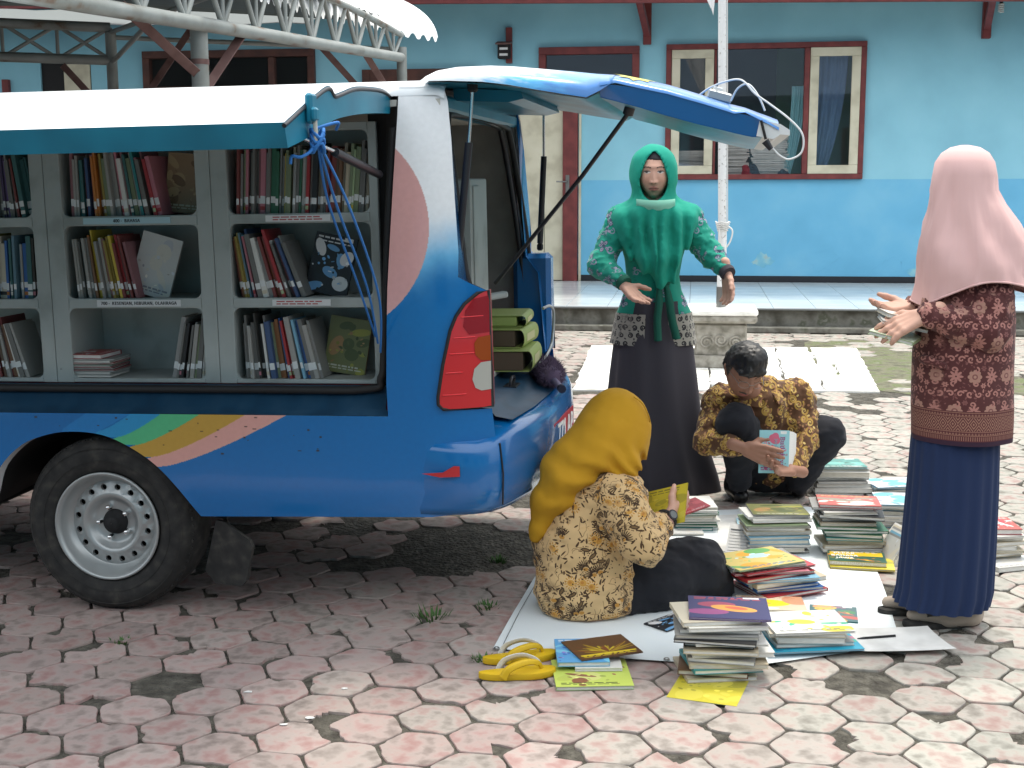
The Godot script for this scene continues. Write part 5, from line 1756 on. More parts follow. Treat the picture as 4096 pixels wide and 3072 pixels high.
# printed covers: one sheet of 6 x 4 designs, each 170 x 240 px
func make_covers():
	var im := Image.create(1020, 960, false, Image.FORMAT_RGB8)
	var designs := [
		[Color(0.03, 0.03, 0.12), [Color(0.35, 0.05, 0.10), Color(0.75, 0.35, 0.06), Color(0.30, 0.06, 0.20)], Color(0.6, 0.06, 0.05)],
		[Color(0.10, 0.045, 0.02), [Color(0.55, 0.42, 0.03), Color(0.35, 0.22, 0.02), Color(0.18, 0.05, 0.02)], Color(0.72, 0.55, 0.03)],
		[Color(0.10, 0.36, 0.66), [Color(0.30, 0.22, 0.60), Color(0.05, 0.16, 0.5), Color(0.2, 0.55, 0.75)], Color(0.8, 0.8, 0.85)],
		[Color(0.50, 0.60, 0.12), [Color(0.60, 0.62, 0.20), Color(0.45, 0.52, 0.10), Color(0.25, 0.10, 0.05)], Color(0.08, 0.10, 0.03)],
		[Color(0.62, 0.52, 0.38), [Color(0.80, 0.62, 0.02), Color(0.50, 0.20, 0.10), Color(0.8, 0.8, 0.7)], Color(0.40, 0.10, 0.06)],
		[Color(0.78, 0.78, 0.72), [Color(0.05, 0.45, 0.25), Color(0.75, 0.6, 0.05), Color(0.8, 0.8, 0.75)], Color(0.1, 0.1, 0.1)],
		[Color(0.02, 0.38, 0.55), [Color(0.05, 0.50, 0.40), Color(0.02, 0.20, 0.45), Color(0.6, 0.2, 0.3)], Color(0.03, 0.06, 0.2)],
		[Color(0.62, 0.50, 0.16), [Color(0.12, 0.36, 0.10), Color(0.75, 0.38, 0.04), Color(0.45, 0.65, 0.75)], Color(0.05, 0.15, 0.3)],
		[Color(0.03, 0.10, 0.07), [Color(0.70, 0.48, 0.02), Color(0.60, 0.20, 0.03), Color(0.02, 0.08, 0.06)], Color(0.8, 0.8, 0.8)],
		[Color(0.12, 0.30, 0.26), [Color(0.20, 0.48, 0.42), Color(0.35, 0.38, 0.36), Color(0.08, 0.18, 0.14)], Color(0.65, 0.68, 0.66)],
		[Color(0.52, 0.13, 0.11), [Color(0.70, 0.66, 0.58), Color(0.35, 0.28, 0.22), Color(0.6, 0.3, 0.25)], Color(0.7, 0.55, 0.2)],
		[Color(0.76, 0.76, 0.72), [Color(0.35, 0.50, 0.08), Color(0.12, 0.22, 0.06), Color(0.76, 0.75, 0.70)], Color(0.1, 0.1, 0.1)],
		[Color(0.08, 0.16, 0.17), [Color(0.50, 0.12, 0.10), Color(0.62, 0.44, 0.10), Color(0.08, 0.25, 0.12)], Color(0.65, 0.15, 0.30)],
		[Color(0.16, 0.17, 0.06), [Color(0.30, 0.30, 0.05), Color(0.08, 0.10, 0.03), Color(0.35, 0.20, 0.08)], Color(0.5, 0.5, 0.4)],
		[Color(0.55, 0.62, 0.48), [Color(0.65, 0.68, 0.58), Color(0.5, 0.58, 0.42)], Color(0.2, 0.2, 0.15)],
		[Color(0.30, 0.58, 0.62), [Color(0.60, 0.14, 0.22), Color(0.45, 0.12, 0.18), Color(0.3, 0.3, 0.32)], Color(0.35, 0.05, 0.22)],
		[Color(0.45, 0.35, 0.30), [Color(0.10, 0.28, 0.24), Color(0.55, 0.45, 0.30), Color(0.3, 0.12, 0.08)], Color(0.6, 0.6, 0.5)],
		[Color(0.70, 0.72, 0.75), [Color(0.18, 0.45, 0.48), Color(0.40, 0.55, 0.60), Color(0.30, 0.28, 0.45)], Color(0.2, 0.2, 0.3)],
		[Color(0.02, 0.02, 0.025), [Color(0.7, 0.7, 0.7), Color(0.15, 0.35, 0.6), Color(0.02, 0.02, 0.02)], Color(0.7, 0.7, 0.7)],
		[Color(0.50, 0.07, 0.09), [Color(0.58, 0.10, 0.12), Color(0.42, 0.05, 0.07)], Color(0.65, 0.5, 0.5)],
		[Color(0.60, 0.52, 0.05), [Color(0.66, 0.58, 0.08), Color(0.42, 0.38, 0.05)], Color(0.2, 0.2, 0.05)],
		[Color(0.36, 0.24, 0.14), [Color(0.48, 0.36, 0.20), Color(0.22, 0.14, 0.08)], Color(0.6, 0.55, 0.4)],
		[Color(0.44, 0.10, 0.08), [Color(0.75, 0.72, 0.68), Color(0.58, 0.05, 0.06)], Color(0.8, 0.75, 0.7)],
		[Color(0.60, 0.60, 0.58), [Color(0.5, 0.52, 0.55), Color(0.65, 0.62, 0.55)], Color(0.25, 0.25, 0.28)]]
	for d in designs.size():
		var cell := Image.create(170, 240, false, Image.FORMAT_RGB8)
		var q = designs[d]
		rng.seed = 100 + d
		cell.fill((q[0] as Color).linear_to_srgb())
		if d == 4:
			blot(cell, 70, 120, 62, 58, q[1][0]); blot(cell, 62, 118, 24, 8, q[1][1], 0.4); blot(cell, 40, 205, 60, 24, q[1][2]); blot(cell, 150, 60, 36, 80, Color(0.55, 0.28, 0.16))
		elif d == 0:
			blot(cell, 60, 90, 40, 30, q[1][0]); blot(cell, 95, 130, 52, 30, q[1][1], 0.5); blot(cell, 100, 125, 26, 14, Color(0.7, 0.12, 0.05), 0.5); blot(cell, 40, 170, 44, 30, q[1][2])
		elif d == 1:
			for k in 26:
				var a := -PI * (0.15 + 0.7 * rng.randf())
				var l := rng.randf_range(40, 150)
				blot(cell, 85 + cos(a) * l * 0.5, 190 + sin(a) * l * 0.5, l * 0.5, rng.randf_range(2, 6), q[1][rng.randi() % 3], a)
			cell.fill_rect(Rect2i(10, 190, 150, 14), lin(0.72, 0.55, 0.03))
		else:
			for k in 9:
				blot(cell, rng.randf_range(10, 160), rng.randf_range(30, 225), rng.randf_range(8, 46), rng.randf_range(6, 34), q[1][rng.randi() % q[1].size()], rng.randf() * 3.0)
			for k in 24:
				blot(cell, rng.randf_range(10, 160), rng.randf_range(60, 225), rng.randf_range(2, 9), rng.randf_range(2, 8), q[1][rng.randi() % q[1].size()] * rng.randf_range(0.6, 1.4), rng.randf() * 3.0)
		if d in [8]: cell.fill_rect(Rect2i(8, 20, 154, 90), lin(0.70, 0.46, 0.02))
		if d in [11]: cell.fill_rect(Rect2i(0, 70, 170, 170), lin(0.78, 0.78, 0.75))
		for r in 2:     # bars of small print
			var x := 14
			var y := 14 + r * 16 if d % 2 == 0 else 205 + r * 12
			while x < 150:
				var w := rng.randi_range(8, 26)
				if x + w < 158: cell.fill_rect(Rect2i(x, y, w, 7 - r * 2), (q[2] as Color).linear_to_srgb())
				x += w + 5
		if d % 3 == 0: cell.fill_rect(Rect2i(118, 6, 34, 16), lin(0.75, 0.75, 0.73))
		im.blit_rect(cell, Rect2i(0, 0, 170, 240), Vector2i((d % 6) * 170, (d / 6) * 240))
	atlas_mat = StandardMaterial3D.new()
	atlas_mat.albedo_texture = ImageTexture.create_from_image(im)
	atlas_mat.roughness = 0.35
	for t in TONES: tone_mats.append(mat(t[1], 0.42))
	for t in TONES: tone_mats.append(mat((t[1] as Color) * 0.45 + Color(0.035, 0.035, 0.03), 0.65))  # darker copies of the tones, shade inside the bookcase put into the colour

# book lying flat: x width (spine at -x), y thickness, z height; cover = -1 plain, else printed design
func book(root: Node3D, w: float, t: float, h: float, tone: int, cover := -1, white_pages := true, strip := false):
	var ct := minf(0.0016, t * 0.2)
	var st := mb()
	box(st, Vector3(0, ct / 2, 0), Vector3(w, ct, h), 0.0)
	box(st, Vector3(-w / 2 + ct / 2, t / 2, 0), Vector3(ct, t - 2 * ct - 0.0002, h), 0.0)
	if cover < 0: box(st, Vector3(0, t - ct / 2, 0), Vector3(w, ct, h), 0.0)
	part("cover", st, tone_mats[tone], root)
	st = mb()
	box(st, Vector3(ct * 0.5 - 0.001, t / 2, 0), Vector3(w - ct - 0.004, t - 2 * ct - 0.0002, h - 0.006), 0.0)
	part("page_block", st, M.pages_white if white_pages else M.pages, root)
	if cover >= 0:
		st = mb()
		box(st, Vector3(0, t - ct, 0), Vector3(w, ct, h), 0.0)
		part("front_board", st, tone_mats[tone], root)
		st = mb()
		flat(st)
		var r := Rect2((cover % 6) / 6.0 + 0.002, (cover / 6) / 4.0 + 0.002, 1 / 6.0 - 0.004, 1 / 4.0 - 0.004)
		var y := t - ct / 2 + 0.0006
		quad_uv(st, Vector3(-w / 2, y, -h / 2), Vector3(w / 2, y, -h / 2), Vector3(w / 2, y, h / 2), Vector3(-w / 2, y, h / 2), r)
		part("cover_print", st, atlas_mat, root)
	if strip:
		st = mb()
		box(st, Vector3(-w / 2 - 0.0004, t / 2, h * 0.5 - 0.045), Vector3(0.0008, t - 0.001, 0.026), 0.0)
		part("call_number_label", st, M.label_white, root)

func shelf_book(T: Transform3D, w: float, t: float, h: float, tone: int, label: String, group: String):
	# stands upright: thickness along x, height along y, spine towards +z
	var o := thing("book", label, "book", Vector3.ZERO, 0.0, group)
	o.transform = T
	var st := mb()
	box(st, Vector3(-t / 2 + 0.0007, h / 2, -w / 2), Vector3(0.0014, h, w), 0.0)
	box(st, Vector3(t / 2 - 0.0007, h / 2, -w / 2), Vector3(0.0014, h, w), 0.0)
	box(st, Vector3(0, h / 2, -0.0009), Vector3(t - 0.003, h, 0.0018), 0.0)
	part("cover", st, tone_mats[tone], o)
	st = mb()
	box(st, Vector3(0, h / 2, -w / 2 - 0.002), Vector3(t - 0.003, h - 0.006, w - 0.008), 0.0)
	part("page_block", st, M.pages, o)
	st = mb()
	var ly := 0.036 + 0.012 * fposmod(T.origin.x * 977.0, 1.0)
	box(st, Vector3(0, ly, 0.0003), Vector3(t, 0.018 + 0.008 * fposmod(T.origin.x * 331.0, 1.0), 0.0008), 0.0)
	part("call_number_label", st, M.label_white, o)
	if tone % 3 == 0:
		st = mb()
		box(st, Vector3(0, 0.018, 0.0003), Vector3(t, 0.012, 0.0008), 0.0)
		part("shelf_mark", st, tone_mats[(tone * 5 + 3) % 16], o)

func build_shelf_books():
	make_covers()
	var V := van_xf()
	# compartment: column, row, from x, to x, lean at start and end (radians, + leans right), place words, tones, tall share
	var sets := [
		[1, 0, -0.108, 0.215, 0.03, -0.20, "the 400 - BAHASA shelf", [13, 12, 5, 0, 9, 1, 1, 2, 3, 12, 13, 9, 6, 9, 11, 12, 3, 13, 0, 9]],
		[1, 1, -0.095, 0.115, -0.06, -0.20, "the 700 - OLAHRAGA shelf", [12, 13, 5, 0, 1, 10, 2, 1, 12, 4, 9, 2, 15, 2, 0, 13, 0, 9]],
		[1, 2, 0.225, 0.338, 0.22, 0.12, "the half-empty lowest shelf", [13, 11, 14, 13, 12, 3, 13, 12]],
		[2, 0, 0.478, 0.930, 0.06, 0.10, "the top shelf behind the blue rope", [0, 14, 13, 9, 2, 4, 13, 3, 13, 12, 6, 14, 13, 0, 10, 11, 3, 13, 15]],
		[2, 1, 0.480, 0.700, -0.12, -0.36, "the middle shelf behind the blue rope", [0, 2, 7, 6, 13, 14, 12, 13, 3, 1, 0, 12, 13, 9, 6, 12]],
		[2, 2, 0.482, 0.755, -0.02, -0.24, "the lowest shelf behind the blue rope", [13, 12, 13, 14, 12, 13, 6, 3, 1, 6, 0, 12, 7, 6, 13, 12, 4]],
		[0, 0, -0.42, -0.245, 0.04, -0.16, "the top shelf at the photo's edge", [13, 5, 13, 8, 8, 13, 0, 4, 5]],
		[0, 1, -0.42, -0.245, 0.02, 0.02, "the middle shelf at the photo's edge", [2, 15, 12, 5, 7, 7, 6, 13, 14]],
		[0, 2, -0.42, -0.300, -0.10, -0.30, "the lowest shelf at the photo's edge", [13, 2, 12, 10, 0, 13, 12]]]
	for s in sets:
		rng.seed = 900 + s[0] * 10 + s[1]
		var x: float = s[2]; var n := 0
		var y0: float = ROWS[s[1]][0] - 0.001
		while x < s[3]:
			n += 1
			var u: float = (x - s[2]) / (s[3] - s[2])
			var t := rng.randf_range(0.0055, 0.0105) if rng.randf() < 0.82 else rng.randf_range(0.013, 0.018)
			var h := rng.randf_range(0.185, 0.215)
			if rng.randf() < 0.12: h = rng.randf_range(0.215, 0.232)
			if s[1] == 2: h -= 0.012
			var w := rng.randf_range(0.13, 0.16)
			var lean: float = lerpf(s[4], s[5], u)
			var tones: Array = s[7]
			var tone: int = tones[int(u * tones.size()) % tones.size()] if rng.randf() < 0.7 else tones[rng.randi() % tones.size()]
			if rng.randf() < 0.6: tone += 16  # use the shaded copy of this tone
			var zz := -0.128 - rng.randf_range(0.0, 0.030)
			var T := V * Transform3D(Basis.from_euler(Vector3(0, 0, -lean)), Vector3(x + t / 2, y0 + absf(sin(lean)) * t * 0.5, zz))
			shelf_book(T, w, t, h, tone, "%s %s book, %s from the left on %s" % ["slim" if t < 0.013 else "thick", TONES[tone % 16][0], nth(n), s[6]], "books in the van's bookcase")
			x += t / cos(lean) + 0.0006
		# face-on books leaning at the end of a row
	for q in [[Vector3(0.165, 1.064, -0.20), -0.28, 0.21, 23, 13, "cream book leaning cover-out at the end of the 700 - OLAHRAGA shelf"], [Vector3(0.275, 1.340, -0.24), -0.10, 0.20, 21, 14, "black book leaning cover-out beside the 400 - BAHASA row"], [Vector3(0.775, 1.064, -0.23), -0.22, 0.20, 18, 14, "dark blue book leaning cover-out on the shelf behind the rope"], [Vector3(0.815, 0.792, -0.25), -0.16, 0.19, 13, 10, "brown book leaning cover-out on the lowest shelf behind the rope"]]:
		var o := thing("book", q[5], "book", Vector3.ZERO, 0.0, "books in the van's bookcase")
		o.transform = V * Transform3D(Basis.from_euler(Vector3(0, 0, -q[1] * -1.0)) * Basis.from_euler(Vector3(PI / 2 - 0.10, 0, 0)), q[0] + Vector3(0, q[2] / 2 * cos(q[1]) + 0.001, 0))
		book(o, 0.145, 0.012, q[2], q[4], q[3])
	# pile of magazines on the sill
	rng.seed = 41
	var y := 0.793
	for k in 13:
		var t := rng.randf_range(0.003, 0.008) if k < 12 else 0.016
		var tone: int = [12, 13, 12, 13, 0, 14, 0, 12, 4, 0, 12, 13, 0][k]
		var o := thing("magazine", "%s in the pile on the lowest shelf, %s from the top" % [TONES[tone][0] + " magazine", nth(13 - k)], "magazine", Vector3.ZERO, 0.0, "magazines piled on the lowest shelf")
		o.transform = V * Transform3D(Basis.from_euler(Vector3(0, -PI / 2 + rng.randf_range(-0.06, 0.06), 0)), Vector3(-0.08 + rng.randf_range(-0.012, 0.012) - (0.03 if k == 12 else 0.0), y, -0.19))
		book(o, 0.14, t, 0.19, tone, 22 if k == 12 else -1)
		y += t + 0.0006

# ---------------------------------------------------------------- things at the open tailgate
func build_boot_things():
	var V := van_xf()
	# tall cabinet, folding stand
	var c := thing("cabinet", "narrow white cabinet standing inside the van's rear opening", "cabinet")
	c.transform = V
	var st := mb()
	box(st, Vector3(1.105, 1.085, -0.62), Vector3(0.20, 0.71, 0.30), 0.004)
	part("carcass", st, M.shelf_white_shaded, c)
	st = mb()
	box(st, Vector3(1.208, 1.085, -0.55), Vector3(0.006, 0.66, 0.10), 0.002)
	part("door_panel", st, M.shelf_white_shaded, c)
	var pad := thing("padlock", "small brass padlock hanging above the white cabinet in the van", "padlock")
	pad.transform = V
	st = mb()
	box(st, Vector3(1.16, 1.462, -0.62), Vector3(0.018, 0.034, 0.022), 0.004)
	part("body", st, mat(Color(0.45, 0.30, 0.08), 0.3, 0.9), pad)
	st = mb()
	tube(st, curve([Vector3(1.16, 1.475, -0.628), Vector3(1.16, 1.51, -0.626), Vector3(1.16, 1.52, -0.62), Vector3(1.16, 1.51, -0.614), Vector3(1.16, 1.475, -0.612)], 4), 0.003, 6)
	part("shackle", st, M.chrome, pad)
	var stand := thing("folding_stand", "white folding stand leaning in the van's rear opening", "stand")
	stand.transform = V
	st = mb()
	bar(st, Vector3(1.09, 1.005, -0.42), Vector3(1.30, 1.03, -0.60), 0.035, 0.022, 0.005)
	part("arm", st, M.shelf_white_shaded, stand)
	for z in [-0.48, -0.58]:
		st = mb()
		bar(st, Vector3(1.21, 1.01, z), Vector3(1.19, 0.735, z - 0.02), 0.03, 0.02, 0.004)
		part("leg", st, M.shelf_white_shaded, stand)
	# three lever files
	var green := mat(Color(0.36, 0.44, 0.13), 0.55)
	var fy := 0.7315
	for q in [[0.078, 1.355, -0.86, 0.30, "lowest of three lime green lever files stacked in the van", 0.03], [0.070, 1.325, -0.93, 0.29, "middle lime green lever file of the three in the van", -0.04], [0.045, 1.31, -0.98, 0.29, "thin lime green file on top of the stack in the van", 0.05]]:
		var f := thing("lever_file", q[4], "file", Vector3.ZERO, 0.0, "lever files stacked in the van")
		f.transform = V * Transform3D(Basis.from_euler(Vector3(0, q[5], 0)), Vector3(q[1] - 0.16, fy, q[2]))
		st = mb()
		box(st, Vector3(0, 0.0015, 0), Vector3(0.32, 0.003, q[3]), 0.001)
		box(st, Vector3(0, q[0] - 0.0015, 0), Vector3(0.32, 0.003, q[3]), 0.001)
		part("cover", st, green, f)
		st = mb()
		var rings := []
		for k in 9:
			var a := PI * (k / 8.0 - 0.5)
			rings.append(PackedVector3Array([Vector3(0.158 + cos(a) * 0.018, q[0] / 2 + sin(a) * (q[0] / 2 - 0.0005), -q[3] / 2), Vector3(0.158 + cos(a) * 0.018, q[0] / 2 + sin(a) * (q[0] / 2 - 0.0005), q[3] / 2)]))
		loft(st, rings, false, false)
		part("spine", st, green, f)
		st = mb()
		box(st, Vector3(-0.012, q[0] / 2, 0), Vector3(0.30, q[0] - 0.008, q[3] - 0.012), 0.003)
		part("papers", st, M.old_paper if q[0] > 0.05 else green, f)
		st = mb()
		box(st, Vector3(0.1765, q[0] / 2, 0.02), Vector3(0.0012, q[0] * 0.42, 0.15), 0.0)
		part("spine_label", st, mat(Color(0.60, 0.58, 0.30), 0.6), f)
		fy += q[0] + 0.0015
	# grey cable hanging from the files
	var cab := thing("cable", "stiff grey cable looped over the van's rear sill", "cable")
	cab.transform = V
	st = mb()
	tube(st, curve([Vector3(1.36, 0.93, -1.10), Vector3(1.385, 0.935, -1.14), Vector3(1.395, 0.90, -1.16), Vector3(1.39, 0.80, -1.14), Vector3(1.385, 0.76, -1.05), Vector3(1.37, 0.735, -0.95), Vector3(1.33, 0.712, -0.90)], 6), 0.006, 7)
	part("lead", st, M.rim, cab)
	# feather duster
	var d := thing("duster", "fluffy mauve microfibre duster lying on the rear bumper", "duster")
	d.transform = V * Transform3D(Basis.from_euler(Vector3(0, 0.25, 0)).scaled(Vector3(1.3, 1.3, 1.3)), Vector3(1.42, 0.655, -0.86))
	st = mb()
	rng.seed = 8
	var fuzz := mat(Color(0.13, 0.09, 0.15), 0.95)
	for k in 4200:
		var u := rng.randf()
		var a := rng.randf() * TAU
		var r0 := 0.030 * sqrt(sin(PI * clampf(u * 0.9 + 0.08, 0, 1)))
		var p := Vector3(cos(a) * r0 * 1.2, 0.035 + sin(a) * r0, lerpf(0.07, -0.22, u))
		var dir := (Vector3(cos(a), sin(a) + 0.1, 0) * 0.7 + Vector3(rng.randf_range(-1, 1), rng.randf_range(-1, 1), rng.randf_range(-1, 1))).normalized()
		var l := rng.randf_range(0.010, 0.026)
		var s := dir.cross(Vector3(rng.randf() - 0.5, rng.randf() - 0.5, rng.randf() - 0.5)).normalized() * 0.0016
		var tip := p + dir * l
		tip.y = maxf(tip.y, 0.002)
		tri(st, p - s, tip, p + s)
	var fz := part("pile", st, fuzz, d)
	fz.set_meta("kind", "stuff")
	st = mb()
	blob(st, [[Vector3(0, 0.035, 0.05), Vector3(0, 0.035, -0.2), 0.030, 0.026]], 0.012, 0.01)
	part("core", st, fuzz, d)
	st = mb()
	tube(st, [Vector3(0, 0.03, 0.06), Vector3(0.012, 0.018, 0.15)], 0.010, 10)
	part("handle", st, mat(Color(0.17, 0.14, 0.24), 0.5), d)
	st = mb()
	tube(st, [Vector3(0.012, 0.018, 0.15), Vector3(0.0135, 0.0168, 0.165)], 0.012, 10)
	part("end_cap", st, M.cloth_dark, d)

# ---------------------------------------------------------------- groundsheet, sandals, paper, pen
func build_mat_things():
	var st := mb()
	var pts := [Vector3(-0.062, 0, -3.887), Vector3(0.131, 0, -3.833), Vector3(0.487, 0, -3.767), Vector3(0.757, 0, -3.742), Vector3(1.032, 0, -3.836), Vector3(1.248, 0, -4.055), Vector3(1.314, 0, -4.398), Vector3(1.366, 0, -4.716), Vector3(1.469, 0, -5.177), Vector3(1.521, 0, -5.592), Vector3(1.31, 0, -5.653), Vector3(0.908, 0, -5.601), Vector3(0.581, 0, -5.408), Vector3(0.272, 0, -5.192), Vector3(0.129, 0, -4.833), Vector3(0.094, 0, -4.684), Vector3(0.004, 0, -4.238)]
	var c := Vector3(0.65, 0, -4.3)
	var K := 14
	var rings := []
	for k in range(1, K + 1):
		var ring := PackedVector3Array()
		for i in pts.size() * 3:
			var p: Vector3 = pts[i / 3].lerp(pts[(i / 3 + 1) % pts.size()], (i % 3) / 3.0)
			var q := c.lerp(p, float(k) / K)
			q.y = 0.0075 + 0.0025 * nz.get_noise_2d(q.x * 5.0, q.z * 5.0)
			ring.append(q)
		rings.append(ring)
	loft(st, rings)
	for i in rings[0].size(): tri(st, c + Vector3(0, 0.006, 0), rings[0][(i + 1) % rings[0].size()], rings[0][i])
	var mt := thing("groundsheet", "white vinyl groundsheet spread on the paving under the books", "groundsheet", Vector3(0.65, 0, -4.3))
	part("sheet", st, M.mat_cloth, mt, -Vector3(0.65, 0, -4.3))
	st = mb()
	tube(st, [Vector3(-0.036, 0.011, -3.877), Vector3(0.022, 0.011, -4.22), Vector3(0.103, 0.011, -4.631)], 0.0012, 5)
	part("stitched_hem", st, M.grout, mt, -Vector3(0.65, 0, -4.3))
	for e in [Vector3(-0.051, 0.01, -3.88), Vector3(0.468, 0.01, -3.78)]:
		st = mb()
		lathe(st, [Vector2(0.004, 0.002), Vector2(0.008, 0.003), Vector2(0.010, 0.0)], 14, Transform3D(Basis(), e))
		part("eyelet", st, M.steel_door, mt, -Vector3(0.65, 0, -4.3))
	# yellow flip-flops
	for q in [[Vector3(0.02, 0, -3.795), -0.20, "yellow flip-flop sandal lying behind its pair, nearer the groundsheet"], [Vector3(0.013, 0, -3.664), -0.12, "yellow flip-flop sandal nearest the camera, beside lime book"]]:
		var f := thing("flip_flop", q[2], "sandal", q[0] + Vector3(0, 0.001, 0), q[1] * -1.0 + 0.05, "pair of yellow flip-flops")
		sandal(f, M.yellow_rubber, M.label_white, 0.232)
	# sheet of paper and pen
	var pp := thing("paper_sheet", "blank white sheet of paper lying at the groundsheet's edge", "paper", Vector3(1.209, 0, -3.928))
	st = mb()
	var cr := [Vector3(1.058, 0, -4.027), Vector3(1.343, 0, -4.037), Vector3(1.367, 0, -3.829), Vector3(1.043, 0, -3.812)]
	var g := []
	for i in 9:
		var row := PackedVector3Array()
		for j in 9:
			var a: Vector3 = cr[0].lerp(cr[1], j / 8.0).lerp(cr[3].lerp(cr[2], j / 8.0), i / 8.0)
			a.y = 0.0125 + 0.006 * pow(absf(i - 4) / 4.0, 3.0) + 0.004 * pow(absf(j - 4) / 4.0, 3.0)
			row.append(a)
		g.append(row)
	sheet(st, g)
	part("sheet", st, M.paper, pp, -Vector3(1.209, 0, -3.928))
	var pen := thing("pen", "black ballpoint pen lying on the blank white paper", "pen", Vector3(1.156, 0, -3.949) + Vector3(0, 0.0165, 0))
	var d := (Vector3(1.226, 0, -3.961) - Vector3(1.086, 0, -3.933)).normalized()
	st = mb()
	tube(st, [-d * 0.045, d * 0.062], 0.004, 10)
	part("barrel", st, M.black, pen)
	st = mb()
	tube(st, [-d * 0.045, -d * 0.068], [0.0045, 0.0015], 10)
	part("tip", st, M.strut, pen)
	# loose papers by the middle stack
	for q in [[[Vector3(0.892, 0, -5.497), Vector3(1.015, 0, -5.511), Vector3(0.982, 0, -4.916), Vector3(0.809, 0, -4.944)], 0.009, M.paper, "white sheet lying flat beside the blue folded paper"], [[Vector3(0.959, 0.02, -5.42), Vector3(1.067, 0.02, -5.466), Vector3(1.017, 0.02, -5.181), Vector3(0.925, 0.02, -5.112)], 0.016, M.label_blue, "light blue folded paper lying before the middle book stack"]]:
		var o := thing("loose_paper", q[3], "paper", q[0][0], 0.0, "loose papers on the groundsheet")
		st = mb()
		var p := PackedVector2Array()
		for e in q[0]: p.append(Vector2(e.x - q[0][0].x, e.z - q[0][0].z))
		slab(st, p, Transform3D(Basis(Vector3.RIGHT, Vector3(0, 0, 1), Vector3.UP), Vector3(0, q[1] - q[0][0].y, 0)), 0.0, 0.002)
		part("sheet", st, q[2], o)
	var form := thing("form_sheet", "printed white form with ruled lines propped before the middle stack", "paper", Vector3(0.878, 0, -4.943))
	st = mb()
	var fa := Vector3(0.826, 0.012, -4.902); var fb := Vector3(0.92, 0.012, -4.876); var fc := fb + Vector3(0.03, 0.085, -0.12); var fd := fa + Vector3(0.04, 0.09, -0.12)
	var B := Vector3(0.878, 0, -4.943)
	flat(st)
	quad(st, fa - B, fd - B, fc - B, fb - B)
	quad(st, fa - B - Vector3(0, 0.001, 0.0007), fb - B - Vector3(0, 0.001, 0.0007), fc - B - Vector3(0, 0.001, 0.0007), fd - B - Vector3(0, 0.001, 0.0007))
	part("sheet", st, M.paper, form)
	for k in 8:
		var t := 0.12 + k * 0.10
		st = mb()
		var up := (fb - fa).cross(fd - fa).normalized() * 0.0006
		if up.z < 0: up = -up
		bar(st, fa.lerp(fd, t).lerp(fb.lerp(fc, t), 0.08) - B + up, fa.lerp(fd, t).lerp(fb.lerp(fc, t), 0.92) - B + up, 0.0012 if k < 7 else 0.010, 0.0006, 0.0)
		part("ruled_line", st, M.ink, form)

func sandal(f: Node3D, sole: Material, strap: Material, l: float):
	var st := mb()
	var out := []
	for k in 40:
		var a := TAU * k / 40
		var x := cos(a)
		var wid := 0.036 + 0.009 * x - 0.006 * exp(-pow((x + 0.1) * 3.0, 2.0))
		out.append(Vector2(x * l / 2, sin(a) * wid * (1.0 + 0.15 * pow(absf(x), 6.0))))
	var rings := []
	for q in [[0.93, 0.0], [1.0, 0.004], [1.0, 0.015], [0.97, 0.019]]:
		var ring := PackedVector3Array()
		for p in out: ring.append(Vector3(p.x * (q[0] * 0.2 + 0.8), q[1] + 0.004 * pow(absf(p.x) / (l / 2), 3.0), p.y * q[0]))
		rings.append(ring)
	loft(st, rings, true)
	part("sole", st, sole, f)
	for s in [-1.0, 1.0]:
		st = mb()
		var c := curve([Vector3(0.075, 0.018, 0.0), Vector3(0.06, 0.045, s * 0.012), Vector3(0.02, 0.056, s * 0.030), Vector3(-0.03, 0.042, s * 0.037), Vector3(-0.05, 0.014, s * 0.036)], 6)
		var g := []
		for i in c.size():
			var w := lerpf(0.005, 0.012, i / float(c.size() - 1))
			var dirv: Vector3 = (c[min(i + 1, c.size() - 1)] - c[max(i - 1, 0)]).normalized()
			var side := dirv.cross(Vector3(0, 0.5, s)).normalized()
			g.append(PackedVector3Array([c[i] - side * w, c[i] + Vector3(0, 0.0015, 0), c[i] + side * w, c[i] + side * w - Vector3(0, 0.003, 0), c[i] - Vector3(0, 0.003, 0), c[i] - side * w - Vector3(0, 0.003, 0)]))
		loft(st, g, true)
		part("strap", st, sole if s > 0 else strap, f)
	st = mb()
	tube(st, [Vector3(0.075, 0.012, 0), Vector3(0.073, 0.030, 0)], 0.004, 8)
	part("toe_post", st, sole, f)

